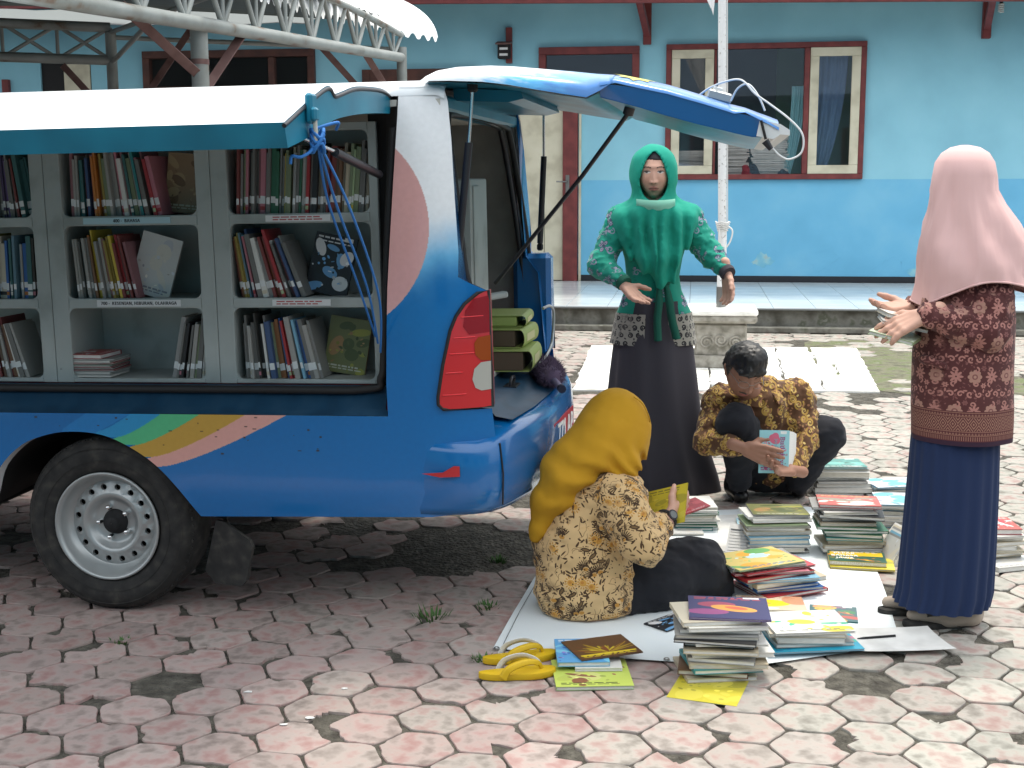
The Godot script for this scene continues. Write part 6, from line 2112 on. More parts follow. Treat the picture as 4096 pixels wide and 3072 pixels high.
# ---------------------------------------------------------------- stacks on the ground
func stack(name_: String, at: Vector3, turn: float, n: int, w: float, h: float, tmin: float, tmax: float, tones: Array, top: Array, seed_: int, spread := 0.012, twist := 0.10, shift := Vector3.ZERO):
	rng.seed = seed_
	var y := at.y
	for k in n:
		var is_top := k >= n - top.size()
		var t := rng.randf_range(tmin, tmax)
		var tone: int = tones[rng.randi() % tones.size()]
		var ww := w * rng.randf_range(0.86, 1.08); var hh := h * rng.randf_range(0.86, 1.06)
		var cover := -1
		if is_top:
			var q = top[k - (n - top.size())]
			cover = q[0]; tone = q[1]; t = q[2]
			if q.size() > 3: ww = q[3]
			if q.size() > 4: hh = q[4]
		var flip := PI if rng.randf() < 0.5 and not is_top else 0.0
		var pos := Vector3(at.x, y, at.z) + Vector3(rng.randf_range(-spread, spread), 0, rng.randf_range(-spread, spread)) + shift * (float(k) / maxf(n - 1, 1))
		var kind := "thick" if t > 0.015 else "thin"
		var o := thing("book", "%s %s book, %s from the top of %s" % [kind, TONES[tone][0], nth(n - k), name_] if not (is_top and k == n - 1) else "%s-covered book lying on top of %s" % [TONES[tone][0], name_], "book", pos, turn + flip + rng.randf_range(-twist, twist), "books stacked on the ground")
		o.rotation.z = rng.randf_range(-0.012, 0.012)
		book(o, ww, t, hh, tone, cover, rng.randf() < 0.7, rng.randf() < 0.3)
		y += t + 0.0012

func lone(name_: String, at: Vector3, turn: float, w: float, t: float, h: float, tone: int, cover: int) -> Node3D:
	var o := thing("book", name_, "book", at, turn, "books stacked on the ground")
	book(o, w, t, h, tone, cover)
	return o

func build_book_stacks():
	var pale := [12, 13, 11, 15, 12, 13, 7, 14]
	var mixed := [12, 0, 2, 5, 6, 3, 13, 10, 7, 4]
	var m := 0.0095
	# tall front stack at the near edge of the sheet
	stack("the tall stack nearest the camera", Vector3(0.622, 0, -3.687) + Vector3(0, 0.002, 0), -0.05, 15, 0.225, 0.19, 0.006, 0.017, [12, 13, 11, 5, 13, 2, 13, 10, 4, 14, 12], [[-1, 12, 0.012], [-1, 15, 0.014], [0, 8, 0.007, 0.235, 0.20]], 203, 0.024, 0.18)
	lone("lime and blue picture book sticking out under the tall front stack", Vector3(0.573, 0, -3.633) + Vector3(0.0, 0.0006, 0.04), -0.35, 0.20, 0.0012, 0.26, 3, 20)
	# white spiral stack with the cyan book below
	var s2 := Vector3(0.914, 0, -3.918)
	stack("the stack under the spiral notebook", s2 + Vector3(0, m, 0), 0.06, 6, 0.24, 0.20, 0.010, 0.020, pale, [[6, 7, 0.006, 0.30, 0.22], [-1, 13, 0.013], [-1, 12, 0.018], [-1, 15, 0.012], [5, 12, 0.008, 0.25, 0.20]], 212, 0.012, 0.10)
	# yellow face books
	stack("the pair with the yellow fruit cover", Vector3(0.872, 0, -4.263) + Vector3(0, m, 0), 0.0, 2, 0.215, 0.155, 0.008, 0.010, pale, [[-1, 15, 0.010], [4, 11, 0.007, 0.225, 0.15]], 220, 0.01, 0.12)
	lone("teal storybook with flowers lying flat on the groundsheet", Vector3(1.077, 0, -4.194) + Vector3(0, m, 0), -0.22, 0.155, 0.0025, 0.155, 5, 12)
	lone("green and red picture book lying by the seated person's knee", Vector3(0.663, 0, -4.344) + Vector3(0, m, 0), 0.12, 0.17, 0.006, 0.12, 4, 16)
	lone("black book with white keys half under the tall front stack", Vector3(0.526, 0, -4.117) + Vector3(0, m, 0), 0.75, 0.17, 0.004, 0.10, 14, 18)
	# front-left pair on the paving
	lone("large lime book lying lowest on the paving by the sandals", Vector3(0.232, 0, -3.665) + Vector3(0, 0.002, 0), 0.04, 0.225, 0.012, 0.215, 3, 3)
	lone("thin white book second from the bottom beside the sandals", Vector3(0.253, 0, -3.728) + Vector3(0, 0.0155, 0), 0.02, 0.14, 0.010, 0.12, 12, -1)
	lone("sky blue book lying on the lime book by the sandals", Vector3(0.208, 0, -3.778) + Vector3(0, 0.0265, 0), 0.02, 0.155, 0.014, 0.20, 7, 2)
	lone("brown and gold sunburst book on top of the pile by the sandals", Vector3(0.271, 0, -3.792) + Vector3(0, 0.042, 0), 0.34, 0.20, 0.004, 0.165, 10, 1)
	# big colourful stack
	stack("the colourful stack before the seated person", Vector3(0.92, 0, -4.465) + Vector3(0.02, m, 0.0), 0.30, 11, 0.27, 0.20, 0.008, 0.016, [6, 5, 2, 7, 0, 11, 12, 4], [[-1, 6, 0.010], [-1, 6, 0.010], [-1, 11, 0.016], [-1, 7, 0.010, 0.27, 0.21], [-1, 0, 0.012, 0.28, 0.21], [-1, 9, 0.008], [19, 0, 0.007, 0.285, 0.215], [-1, 13, 0.008], [7, 3, 0.006, 0.275, 0.205]], 230, 0.022, 0.14, Vector3(-0.06, 0, 0))
	# dictionary
	lone("flat yellow-green book beneath the orange dictionary", Vector3(1.302, 0, -4.758) + Vector3(0.02, m, 0), -0.22, 0.235, 0.008, 0.15, 2, 20)
	var d := lone("thick orange and green PEPAK BAHASA JAWA dictionary", Vector3(1.307, 0, -4.776) + Vector3(0, m + 0.009, 0), -0.18, 0.21, 0.018, 0.14, 2, 8)
	letters("PEPAK\nBAHASA\nJAWA", 0.019, 0.0006, M.white, d, Vector3(-0.045, 0.0186, -0.005), Vector3(-PI / 2, 0, 0), "Droid Sans", true)
	letters("PEPAK BAHASA JAWA", 0.011, 0.0006, M.white, d, Vector3(-0.02, 0.009, 0.0708), Vector3.ZERO, "Droid Sans", true)
	# middle stack
	stack("the middle stack beyond the blue paper", Vector3(1.034, 0, -4.98) + Vector3(0, m, 0), 0.02, 13, 0.24, 0.17, 0.008, 0.018, [12, 13, 11, 15, 12, 9, 13, 7, 14], [[-1, 3, 0.006], [-1, 1, 0.005], [-1, 12, 0.012], [-1, 12, 0.010], [13, 13, 0.006, 0.22, 0.17]], 240, 0.012, 0.07)
	# green right stack
	stack("the tall stack by the pleated skirt", Vector3(1.329, 0, -4.944) + Vector3(0, m, 0), -0.08, 14, 0.23, 0.17, 0.009, 0.016, [4, 4, 5, 4, 13, 12, 11, 15], [[-1, 14, 0.014], [-1, 12, 0.012], [-1, 13, 0.010], [10, 0, 0.012, 0.235, 0.165]], 251, 0.018, 0.14, Vector3(-0.02, 0, -0.03))
	# back stack by the man's foot
	stack("the stack beside the crouching person", Vector3(1.536, 0, -5.965) + Vector3(0, 0.002, 0), -0.03, 8, 0.26, 0.18, 0.010, 0.022, [12, 13, 7, 6, 13, 12], [[-1, 12, 0.026], [-1, 13, 0.010], [9, 5, 0.010, 0.22, 0.18]], 262, 0.014, 0.08)
	stack("the low stack behind the pleated skirt", Vector3(1.771, 0, -5.925) + Vector3(0, 0.002, 0), 0.10, 5, 0.24, 0.18, 0.006, 0.012, [12, 7, 13, 2], [[17, 7, 0.006, 0.24, 0.18]], 263, 0.014, 0.08)
	stack("the turquoise-topped stack at the pleated skirt", Vector3(1.627, 0, -5.394) + Vector3(0.02, 0.002, 0), -0.10, 8, 0.20, 0.20, 0.010, 0.016, [12, 13, 7, 12], [[17, 7, 0.006, 0.22, 0.22]], 264, 0.014, 0.10)
	# stack behind the seated woman's hand
	stack("the stack beyond the seated person's hand", Vector3(0.766, 0, -5.345) + Vector3(0, m, 0), 0.03, 9, 0.17, 0.20, 0.008, 0.014, [12, 13, 4, 11, 12, 5], [[-1, 4, 0.010], [-1, 12, 0.010], [11, 12, 0.010, 0.165, 0.20]], 270, 0.012, 0.08)
	lone("brown and teal book lying behind the seated person's elbow", Vector3(0.649, 0, -5.816) + Vector3(0, 0.006, 0), 0.02, 0.21, 0.008, 0.16, 10, 16)
	lone("white booklet lying just beyond the seated person's lap", Vector3(0.711, 0, -5.222) + Vector3(0, m + 0.002, 0), 0.0, 0.15, 0.006, 0.10, 12, 23)
	# leaning books by the pleated skirt
	rng.seed = 280
	for k in 7:
		var tone: int = [12, 13, 7, 12, 13, 15, 12][k]
		var o := thing("book", "%s book leaning on edge beside the skirt, %s of its row" % [TONES[tone][0], nth(k + 1)], "book", Vector3(1.439, 0, -4.774) + Vector3(0.012 * k, 0.004, -0.05 - 0.032 * k), 0.25 + rng.randf_range(-0.05, 0.05), "books leaning by the skirt")
		o.rotation.z = 1.05 - 0.03 * k
		book(o, 0.19, 0.010, 0.14, tone, 23 if k == 0 else -1)
	# pile behind the skirt at the frame edge
	stack("the red-topped stack beyond the flip-flops", Vector3(1.867, 0, -4.874) + Vector3(0, 0.002, 0), 0.12, 9, 0.15, 0.19, 0.009, 0.018, [12, 15, 13, 11, 12], [[-1, 12, 0.008], [22, 0, 0.022, 0.125, 0.18]], 290, 0.018, 0.20)
	lone("thick white book lying at the photo's edge beyond the flip-flops", Vector3(1.885, 0, -4.769) + Vector3(0, 0.002, 0), 0.30, 0.20, 0.018, 0.14, 12, 23)


# ---------------------------------------------------------------- cloth prints
func wrap_blot(im: Image, x: float, y: float, rx: float, ry: float, c: Color, rot := 0.0):
	var w := im.get_width(); var h := im.get_height()
	var R := maxf(rx, ry) + 1.0
	for ox in [-w, 0, w]:
		for oy in [-h, 0, h]:
			if x + ox > -R and x + ox < w + R and y + oy > -R and y + oy < h + R: blot(im, x + ox, y + oy, rx, ry, c, rot)

func curl(im: Image, x: float, y: float, r: float, turns: float, a0: float, th: float, c: Color, sgn := 1.0):
	var n := int(r * turns * 5.0)
	for k in n:
		var t := float(k) / n
		var a := a0 + sgn * t * turns * TAU
		var rr := r * (1.0 - 0.75 * t)
		wrap_blot(im, x + cos(a) * rr, y + sin(a) * rr, th * (1.1 - 0.4 * t), th * (1.1 - 0.4 * t), c)

func print_mat(im: Image, per_m: float) -> StandardMaterial3D:
	var m := tex_mat(ImageTexture.create_from_image(im), 0.9, per_m, false, 10.0)
	m.rim_enabled = true
	m.rim = 0.2
	return m

func make_prints():
	rng.seed = 501
	# teal with lavender sprays
	var im := Image.create(384, 384, false, Image.FORMAT_RGB8)
	im.fill(lin(0.005, 0.28, 0.20))
	for k in 15:
		var x := fposmod(k * 147.0 + rng.randf() * 40.0, 384.0); var y := fposmod(k * 83.0 + rng.randf() * 40.0, 384.0)
		var s := rng.randf_range(0.7, 1.25)
		for p in 5:
			var a := p * TAU / 5 + rng.randf()
			wrap_blot(im, x + cos(a) * 15 * s, y + sin(a) * 15 * s, 10 * s, 7 * s, Color(0.03, 0.05, 0.10), a)
			wrap_blot(im, x + cos(a) * 15 * s, y + sin(a) * 15 * s, 8 * s, 5.5 * s, Color(0.36, 0.36, 0.46), a)
			wrap_blot(im, x + cos(a) * 13 * s, y + sin(a) * 13 * s, 3.2 * s, 1.4 * s, Color(0.05, 0.07, 0.14), a)
		wrap_blot(im, x, y, 5 * s, 5 * s, Color(0.05, 0.06, 0.12))
		curl(im, x + 24 * s, y + 12 * s, 16 * s, 1.1, rng.randf() * TAU, 3.2 * s, Color(0.30, 0.32, 0.42), 1.0 if k % 2 == 0 else -1.0)
		for p in 7:
			wrap_blot(im, x + rng.randf_range(-44, 44), y + rng.randf_range(-44, 44), 2.0, 1.6, Color(0.03, 0.08, 0.10))
	M.print_green = print_mat(im, 2.6)
	# grey with black scrolls
	im = Image.create(256, 256, false, Image.FORMAT_RGB8)
	im.fill(lin(0.30, 0.285, 0.245))
	for i in 6:
		for j in 6:
			var x := i * 42.7 + (21.0 if j % 2 == 1 else 0.0); var y := j * 42.7
			curl(im, x + 14, y + 12, 13, 1.3, (i * 7 + j * 3) * 0.9, 3.6, Color(0.012, 0.012, 0.016), 1.0 if (i + j) % 2 == 0 else -1.0)
			wrap_blot(im, x + 33, y + 30, 6, 3.5, Color(0.012, 0.012, 0.016), i + j * 0.7)
	M.print_grey = print_mat(im, 4.4)
	# cream batik with brown sprays
	im = Image.create(512, 512, false, Image.FORMAT_RGB8)
	im.fill(lin(0.60, 0.41, 0.20))
	for k in 90:
		var x := rng.randf() * 512.0; var y := rng.randf() * 512.0; var a := rng.randf() * TAU
		for s in 26:
			a += rng.randf_range(-0.5, 0.5)
			x += cos(a) * 2.4; y += sin(a) * 2.4
			wrap_blot(im, fposmod(x, 512), fposmod(y, 512), 1.2, 1.2, Color(0.20, 0.12, 0.05))
	for k in 220: wrap_blot(im, rng.randf() * 512.0, rng.randf() * 512.0, rng.randf_range(7, 15), rng.randf_range(2.2, 4.2), Color(0.07, 0.034, 0.012), rng.randf() * 6.0)
	for k in 60:
		var x := fposmod(k * 197.0 + rng.randf() * 30.0, 512.0); var y := fposmod(k * 113.0 + rng.randf() * 30.0, 512.0)
		var a0 := rng.randf() * TAU
		if k % 3 == 0:
			for p in 13: wrap_blot(im, x + cos(p * TAU / 13) * 22, y + sin(p * TAU / 13) * 22, 5.5, 2.2, Color(0.45, 0.21, 0.03), p * TAU / 13)
			wrap_blot(im, x, y, 15, 13, Color(0.52, 0.27, 0.05)); wrap_blot(im, x - 3, y - 2, 7, 6, Color(0.42, 0.18, 0.03))
		elif k % 3 == 1:
			for p in 9:
				var a := a0 + p * 0.24
				for q in 8: wrap_blot(im, x + cos(a) * (14 + q * 3.6), y + sin(a) * (14 + q * 3.6), 3.0 - q * 0.15, 2.2, Color(0.045, 0.022, 0.008), a)
			wrap_blot(im, x, y, 11, 8, Color(0.46, 0.22, 0.04))
		else:
			wrap_blot(im, x, y, 19, 8.5, Color(0.05, 0.025, 0.01), a0); wrap_blot(im, x, y, 14, 4.5, Color(0.17, 0.10, 0.04), a0)
			for p in 9: wrap_blot(im, x + cos(a0 + p) * 20, y + sin(a0 + p) * 15, 2.2, 2.2, Color(0.05, 0.025, 0.01))
		wrap_blot(im, x + 42 * cos(a0), y + 42 * sin(a0), 13, 3.6, Color(0.05, 0.025, 0.01), a0 + 1.0)
		wrap_blot(im, x - 38 * cos(a0 + 1), y - 38 * sin(a0 + 1), 11, 3.4, Color(0.05, 0.025, 0.01), a0 + 2.2)
		for p in 5: wrap_blot(im, x + rng.randf_range(-60, 60), y + rng.randf_range(-60, 60), 3.0, 3.0, Color(0.05, 0.025, 0.01))
	M.print_cream = print_mat(im, 2.5)
	# brown and ochre swirls
	im = Image.create(384, 384, false, Image.FORMAT_RGB8)
	im.fill(lin(0.085, 0.035, 0.012))
	for k in 52:
		var x := fposmod(k * 141.0, 384.0); var y := fposmod(k * 89.0 + rng.randf() * 30.0, 384.0)
		curl(im, x, y, rng.randf_range(16, 30), rng.randf_range(0.9, 1.5), rng.randf() * TAU, 4.4, Color(0.40, 0.24, 0.05), 1.0 if k % 2 == 0 else -1.0)
		curl(im, x, y, rng.randf_range(9, 14), 0.9, rng.randf() * TAU, 2.6, Color(0.52, 0.36, 0.11))
		for p in 4: wrap_blot(im, x + rng.randf_range(-36, 36), y + rng.randf_range(-36, 36), rng.randf_range(4, 9), rng.randf_range(3, 6), Color(0.28, 0.13, 0.06), rng.randf() * 3.0)
		wrap_blot(im, x + 20, y + 24, 8, 5, Color(0.55, 0.40, 0.14), rng.randf() * 3.0)
	M.print_brown = print_mat(im, 3.0)
	# maroon brocade with rose medallions
	im = Image.create(320, 320, false, Image.FORMAT_RGB8)
	im.fill(lin(0.085, 0.022, 0.022))
	for k in 150: wrap_blot(im, rng.randf() * 320.0, rng.randf() * 320.0, rng.randf_range(3, 7), rng.randf_range(2, 3.5), Color(0.19, 0.07, 0.065), rng.randf() * 3.0)
	var rose := Color(0.40, 0.18, 0.15); var dim := Color(0.20, 0.075, 0.07)
	for i in 2:
		for j in 2:
			var x := i * 160.0 + (80.0 if j == 1 else 0.0) + 40.0; var y := j * 160.0 + 40.0
			for p in 8: wrap_blot(im, x + cos(p * TAU / 8) * 20, y + sin(p * TAU / 8) * 20, 13, 10, Color(0.38, 0.20, 0.155), p * TAU / 8)
			wrap_blot(im, x, y, 13, 13, dim); wrap_blot(im, x, y, 7, 7, Color(0.40, 0.22, 0.17));
			x += 80.0
			for p in 8: wrap_blot(im, x + cos(p * TAU / 8) * 17, y + sin(p * TAU / 8) * 17, 14, 5.5, rose, p * TAU / 8)
			wrap_blot(im, x, y, 4, 4, Color(0.085, 0.022, 0.022))
			for q in 4:
				var a := q * TAU / 4 + 0.78
				curl(im, x - 40 + cos(a) * 46, y + sin(a) * 44, 13, 0.8, a + 1.0, 3.6, rose, 1.0 if q % 2 == 0 else -1.0)
			for p in 6: wrap_blot(im, x - 40 + cos(p * TAU / 6) * 8, y + 40 + sin(p * TAU / 6) * 8, 5.5, 3.6, rose, p * TAU / 6)
			for p in 6: wrap_blot(im, x - 40 + cos(p * TAU / 6) * 8, y - 40 + sin(p * TAU / 6) * 8, 5.5, 3.6, dim, p * TAU / 6)
	for i in 8:
		for j in 2:
			curl(im, i * 40.0 + 20.0, j * 160.0 + 120.0, 14, 0.9, i * 1.9, 4.0, rose, 1.0 if i % 2 == 0 else -1.0)
			wrap_blot(im, i * 40.0, j * 160.0 + 104.0, 9, 4, rose, i * 0.8)
			wrap_blot(im, i * 40.0 + 4.0, j * 160.0 + 138.0, 8, 4, dim, i * 1.3)
	M.print_maroon = print_mat(im, 4.6)
	# woven border: lines, lozenges, fringe (uv mapped round the hem)
	im = Image.create(512, 128, false, Image.FORMAT_RGB8)
	im.fill(lin(0.10, 0.026, 0.028))
	for x in 512:
		for y in 128:
			var on := false
			if y in [4, 5, 18, 19, 74, 75, 88, 89]: on = true
			elif y > 22 and y < 72:
				var u := absf(fposmod(x, 32.0) - 16.0); var v := absf(fposmod(y - 22.0, 50.0) - 25.0)
				var d := fposmod(u + v * 0.64, 8.0)
				on = d < 3.4
			elif (y > 7 and y < 16) or (y > 77 and y < 86): on = Vector2(fposmod(x, 10.0) - 5.0, fposmod(y, 10.0) - 5.0).length() < 3.6
			elif y > 92 and y < 108: on = x % 7 < 2
			if y > 110: im.set_pixel(x, y, lin(0.035, 0.012, 0.03))
			elif on: im.set_pixel(x, y, lin(0.34, 0.185, 0.13))
	M.border = StandardMaterial3D.new()
	M.border.albedo_texture = ImageTexture.create_from_image(im)
	M.border.roughness = 0.9

# ---------------------------------------------------------------- anatomy
const SKIN_F := Color(0.56, 0.325, 0.24)
const SKIN_M := Color(0.29, 0.14, 0.088)

func bump(x: float, y: float, cx: float, cy: float, wx: float, wy: float) -> float:
	var a := (x - cx) / wx; var b := (y - cy) / wy
	return exp(-a * a - b * b)

# head: T.basis.z looks forward, y up; vertex colours carry lips, brows and eyes
func head(st: SurfaceTool, T: Transform3D, s: float, skin_c: Color, closed := false, beard := false, gaze := 0.0):
	var NL := 200; var NP := 130
	var grid := []
	var cols := []
	for i in NP + 1:
		var ph := -PI / 2 + PI * i / NP
		var row := PackedVector3Array(); var crow := PackedColorArray()
		for j in NL + 1:
			var t := j / float(NL) * 2.0 - 1.0
			var th := signf(t) * pow(absf(t), 1.5) * PI
			var x := 0.072 * sin(th) * cos(ph); var y := 0.112 * sin(ph); var z := 0.092 * cos(th) * cos(ph)
			var k := clampf(-y / 0.112, 0.0, 1.0)
			x *= 1.0 - 0.34 * pow(k, 1.7)
			if z < 0: z *= 1.0 - 0.45 * pow(k, 1.3)
			var c := skin_c
			if z > 0.0:
				var ax := absf(x)
				var f := 0.0
				z *= 0.97
				var nt := (0.022 - y) / 0.056
				if nt > 0.0:
					var hgt := 0.020 * pow(minf(nt, 1.0), 1.25)
					if nt > 1.0: hgt *= exp(-pow((nt - 1.0) / 0.10, 2.0))
					var w := 0.006 + 0.006 * minf(nt, 1.0)
					f += hgt * exp(-pow(x / w, 2.0))
					f += 0.009 * bump(ax, y, 0.0125, -0.031, 0.0065, 0.007)
				f -= 0.0055 * bump(ax, y, 0.031, 0.016, 0.017, 0.012)
				f += 0.004 * bump(ax, y, 0.030, 0.013, 0.012, 0.007)
				f += 0.0035 * bump(x, y, 0.0, 0.037, 0.06, 0.010)
				f += 0.004 * bump(ax, y, 0.038, -0.024, 0.022, 0.022)
				f += 0.0075 * bump(x, y, 0.0, -0.062, 0.026, 0.015)
				f -= 0.004 * bump(x, y, 0.0, -0.0622, 0.022, 0.0024)
				f -= 0.003 * bump(x, y, 0.0, -0.078, 0.02, 0.006)
				f += 0.007 * bump(x, y, 0.0, -0.097, 0.022, 0.014)
				z += f * smoothstep(0.0, 0.04, z)
				# colours of the features
				var lipw := 0.0105 * (1.0 - pow(x / 0.025, 2.0))
				if ax < 0.025 and absf(y + 0.0622) < lipw: c = skin_c.lerp(Color(0.42, 0.11, 0.11), 0.7)
				if ax < 0.023 and absf(y + 0.0622) < 0.0013: c = Color(0.10, 0.03, 0.03)
				if bump(ax, y, 0.0085, -0.037, 0.004, 0.0025) > 0.5: c = skin_c * 0.35
				var arc := 0.0355 - pow((ax - 0.030) / 0.020, 2.0) * 0.004
				if ax > 0.012 and ax < 0.052 and absf(y - arc) < 0.0026 * (1.0 - pow((ax - 0.030) / 0.026, 2.0) * 0.6): c = Color(0.022, 0.014, 0.012)
				var ex := (ax - 0.0305) / 0.0155; var ey := (y - 0.0135) / (0.0066 * (1.0 - 0.35 * ex * ex))
				if closed:
					if absf(ex) < 1.0 and absf(y - (0.0105 - 0.003 * (1.0 - ex * ex))) < 0.0016: c = Color(0.03, 0.02, 0.015)
				else:
					if ex * ex + ey * ey < 1.5 and ey > 0.35: c = Color(0.02, 0.013, 0.011)
					elif ex * ex + ey * ey < 1.0:
						c = Color(0.52, 0.48, 0.45)
						if Vector2(ax - 0.0305 - gaze * signf(x), y - 0.0145).length() < 0.0062: c = Color(0.02, 0.011, 0.008)
				if beard:
					if absf(y + 0.049) < 0.0055 - pow(x / 0.03, 2.0) * 0.003 and ax < 0.028: c = Color(0.03, 0.02, 0.016)
					if bump(x, y, 0.0, -0.090, 0.016, 0.008) > 0.45: c = skin_c * 0.45
				c = c.lerp(skin_c * Color(1.12, 0.80, 0.75), 0.25 * bump(ax, y, 0.036, -0.022, 0.02, 0.016)) if c == skin_c else c
			row.append(T * (Vector3(x, y, z) * s)); crow.append(c)
		grid.append(row); cols.append(crow)
	soft(st)
	for i in NP:
		for j in NL:
			for q in [[i, j], [i + 1, j], [i + 1, j + 1], [i, j], [i + 1, j + 1], [i, j + 1]]:
				st.set_color(cols[q[0]][q[1]])
				st.add_vertex(grid[q[0]][q[1]])

# hand: fwd to the fingers, pn = direction the palm faces, thumb lies on side * (fwd x pn)
func hand(st: SurfaceTool, wrist: Vector3, fwd: Vector3, pn: Vector3, side: float, curlv: Array, skin_c: Color, s := 1.0, thumb_in := 0.3, spread := 0.06):
	fwd = fwd.normalized()
	pn = (pn - fwd * pn.dot(fwd)).normalized()
	var a := fwd.cross(pn) * side
	var bones := [[wrist - fwd * 0.05 * s, wrist, 0.024 * s, 0.022 * s]]
	var offs := [0.031, 0.0105, -0.0105, -0.029]
	var lens := [0.068, 0.076, 0.070, 0.055]
	for k in 4:
		var kn = wrist + (fwd * (0.083 - absf(k - 1.2) * 0.004) + a * offs[k]) * s
		bones.append([wrist + (fwd * 0.012 + a * offs[k] * 0.55) * s, kn, 0.0155 * s, 0.0115 * s])
		var d := (fwd + a * (1.5 - k) * spread).normalized()
		var p = kn
		var c: float = curlv[k]
		var cum := c * 0.55
		for q in 3:
			var dir := (d * cos(cum) + pn * sin(cum)).normalized()
			var l: float = lens[k] * [0.45, 0.31, 0.24][q] * s
			bones.append([p, p + dir * l, (0.0098 - q * 0.0009) * s, (0.0090 - q * 0.0010) * s])
			p += dir * l
			cum += c * 0.8
	var tb := wrist + (fwd * 0.022 + a * 0.026) * s
	var td := (fwd * 0.62 + a * 0.62 + pn * thumb_in).normalized()
	bones.append([tb - a * 0.012 * s, tb + td * 0.040 * s, 0.016 * s, 0.0125 * s])
	var td2 := (td + fwd * 0.35 - a * 0.25).normalized()
	bones.append([tb + td * 0.040 * s, tb + td * 0.040 * s + td2 * 0.030 * s, 0.0115 * s, 0.0105 * s])
	bones.append([tb + td * 0.040 * s + td2 * 0.030 * s, tb + td * 0.040 * s + td2 * 0.054 * s, 0.0105 * s, 0.008 * s])
	blob(st, bones, 0.0042, 0.0028, null, null, func(_p): return skin_c)

func skin_blob(st: SurfaceTool, bones: Array, cell: float, c: Color, blend := 0.02):
	blob(st, bones, cell, blend, null, null, func(_p): return c)

# ring of cloth: centre, half-widths and pleats
func hoop(c: Vector3, rx: float, rz: float, n: int, amp: float, pleats: float, phase: float, turn := 0.0, power := 1.0) -> PackedVector3Array:
	var out := PackedVector3Array()
	for k in n:
		var a := TAU * k / n
		var f := sin(a * pleats + phase + 1.3 * sin(a * 2.0 + phase * 0.5))
		f = signf(f) * pow(absf(f), power)
		var wob := 0.35 * sin(a * 5.0 + phase * 1.7)
		var r := 1.0 + amp * (f + wob)
		var v := Vector3(cos(a) * rx * r, 0, sin(a) * rz * r).rotated(UP, turn)
		out.append(c + v)
	return out

func torus_band(st: SurfaceTool, c: Vector3, ax: Vector3, R: float, r: float, n := 24):
	var x := ax.cross(Vector3(0.3, 0.5, 0.8)).normalized(); var y := ax.normalized().cross(x)
	var pts := []
	for k in n: pts.append(c + (x * cos(TAU * k / n) + y * sin(TAU * k / n)) * R)
	tube(st, pts, r, 8, false, true)


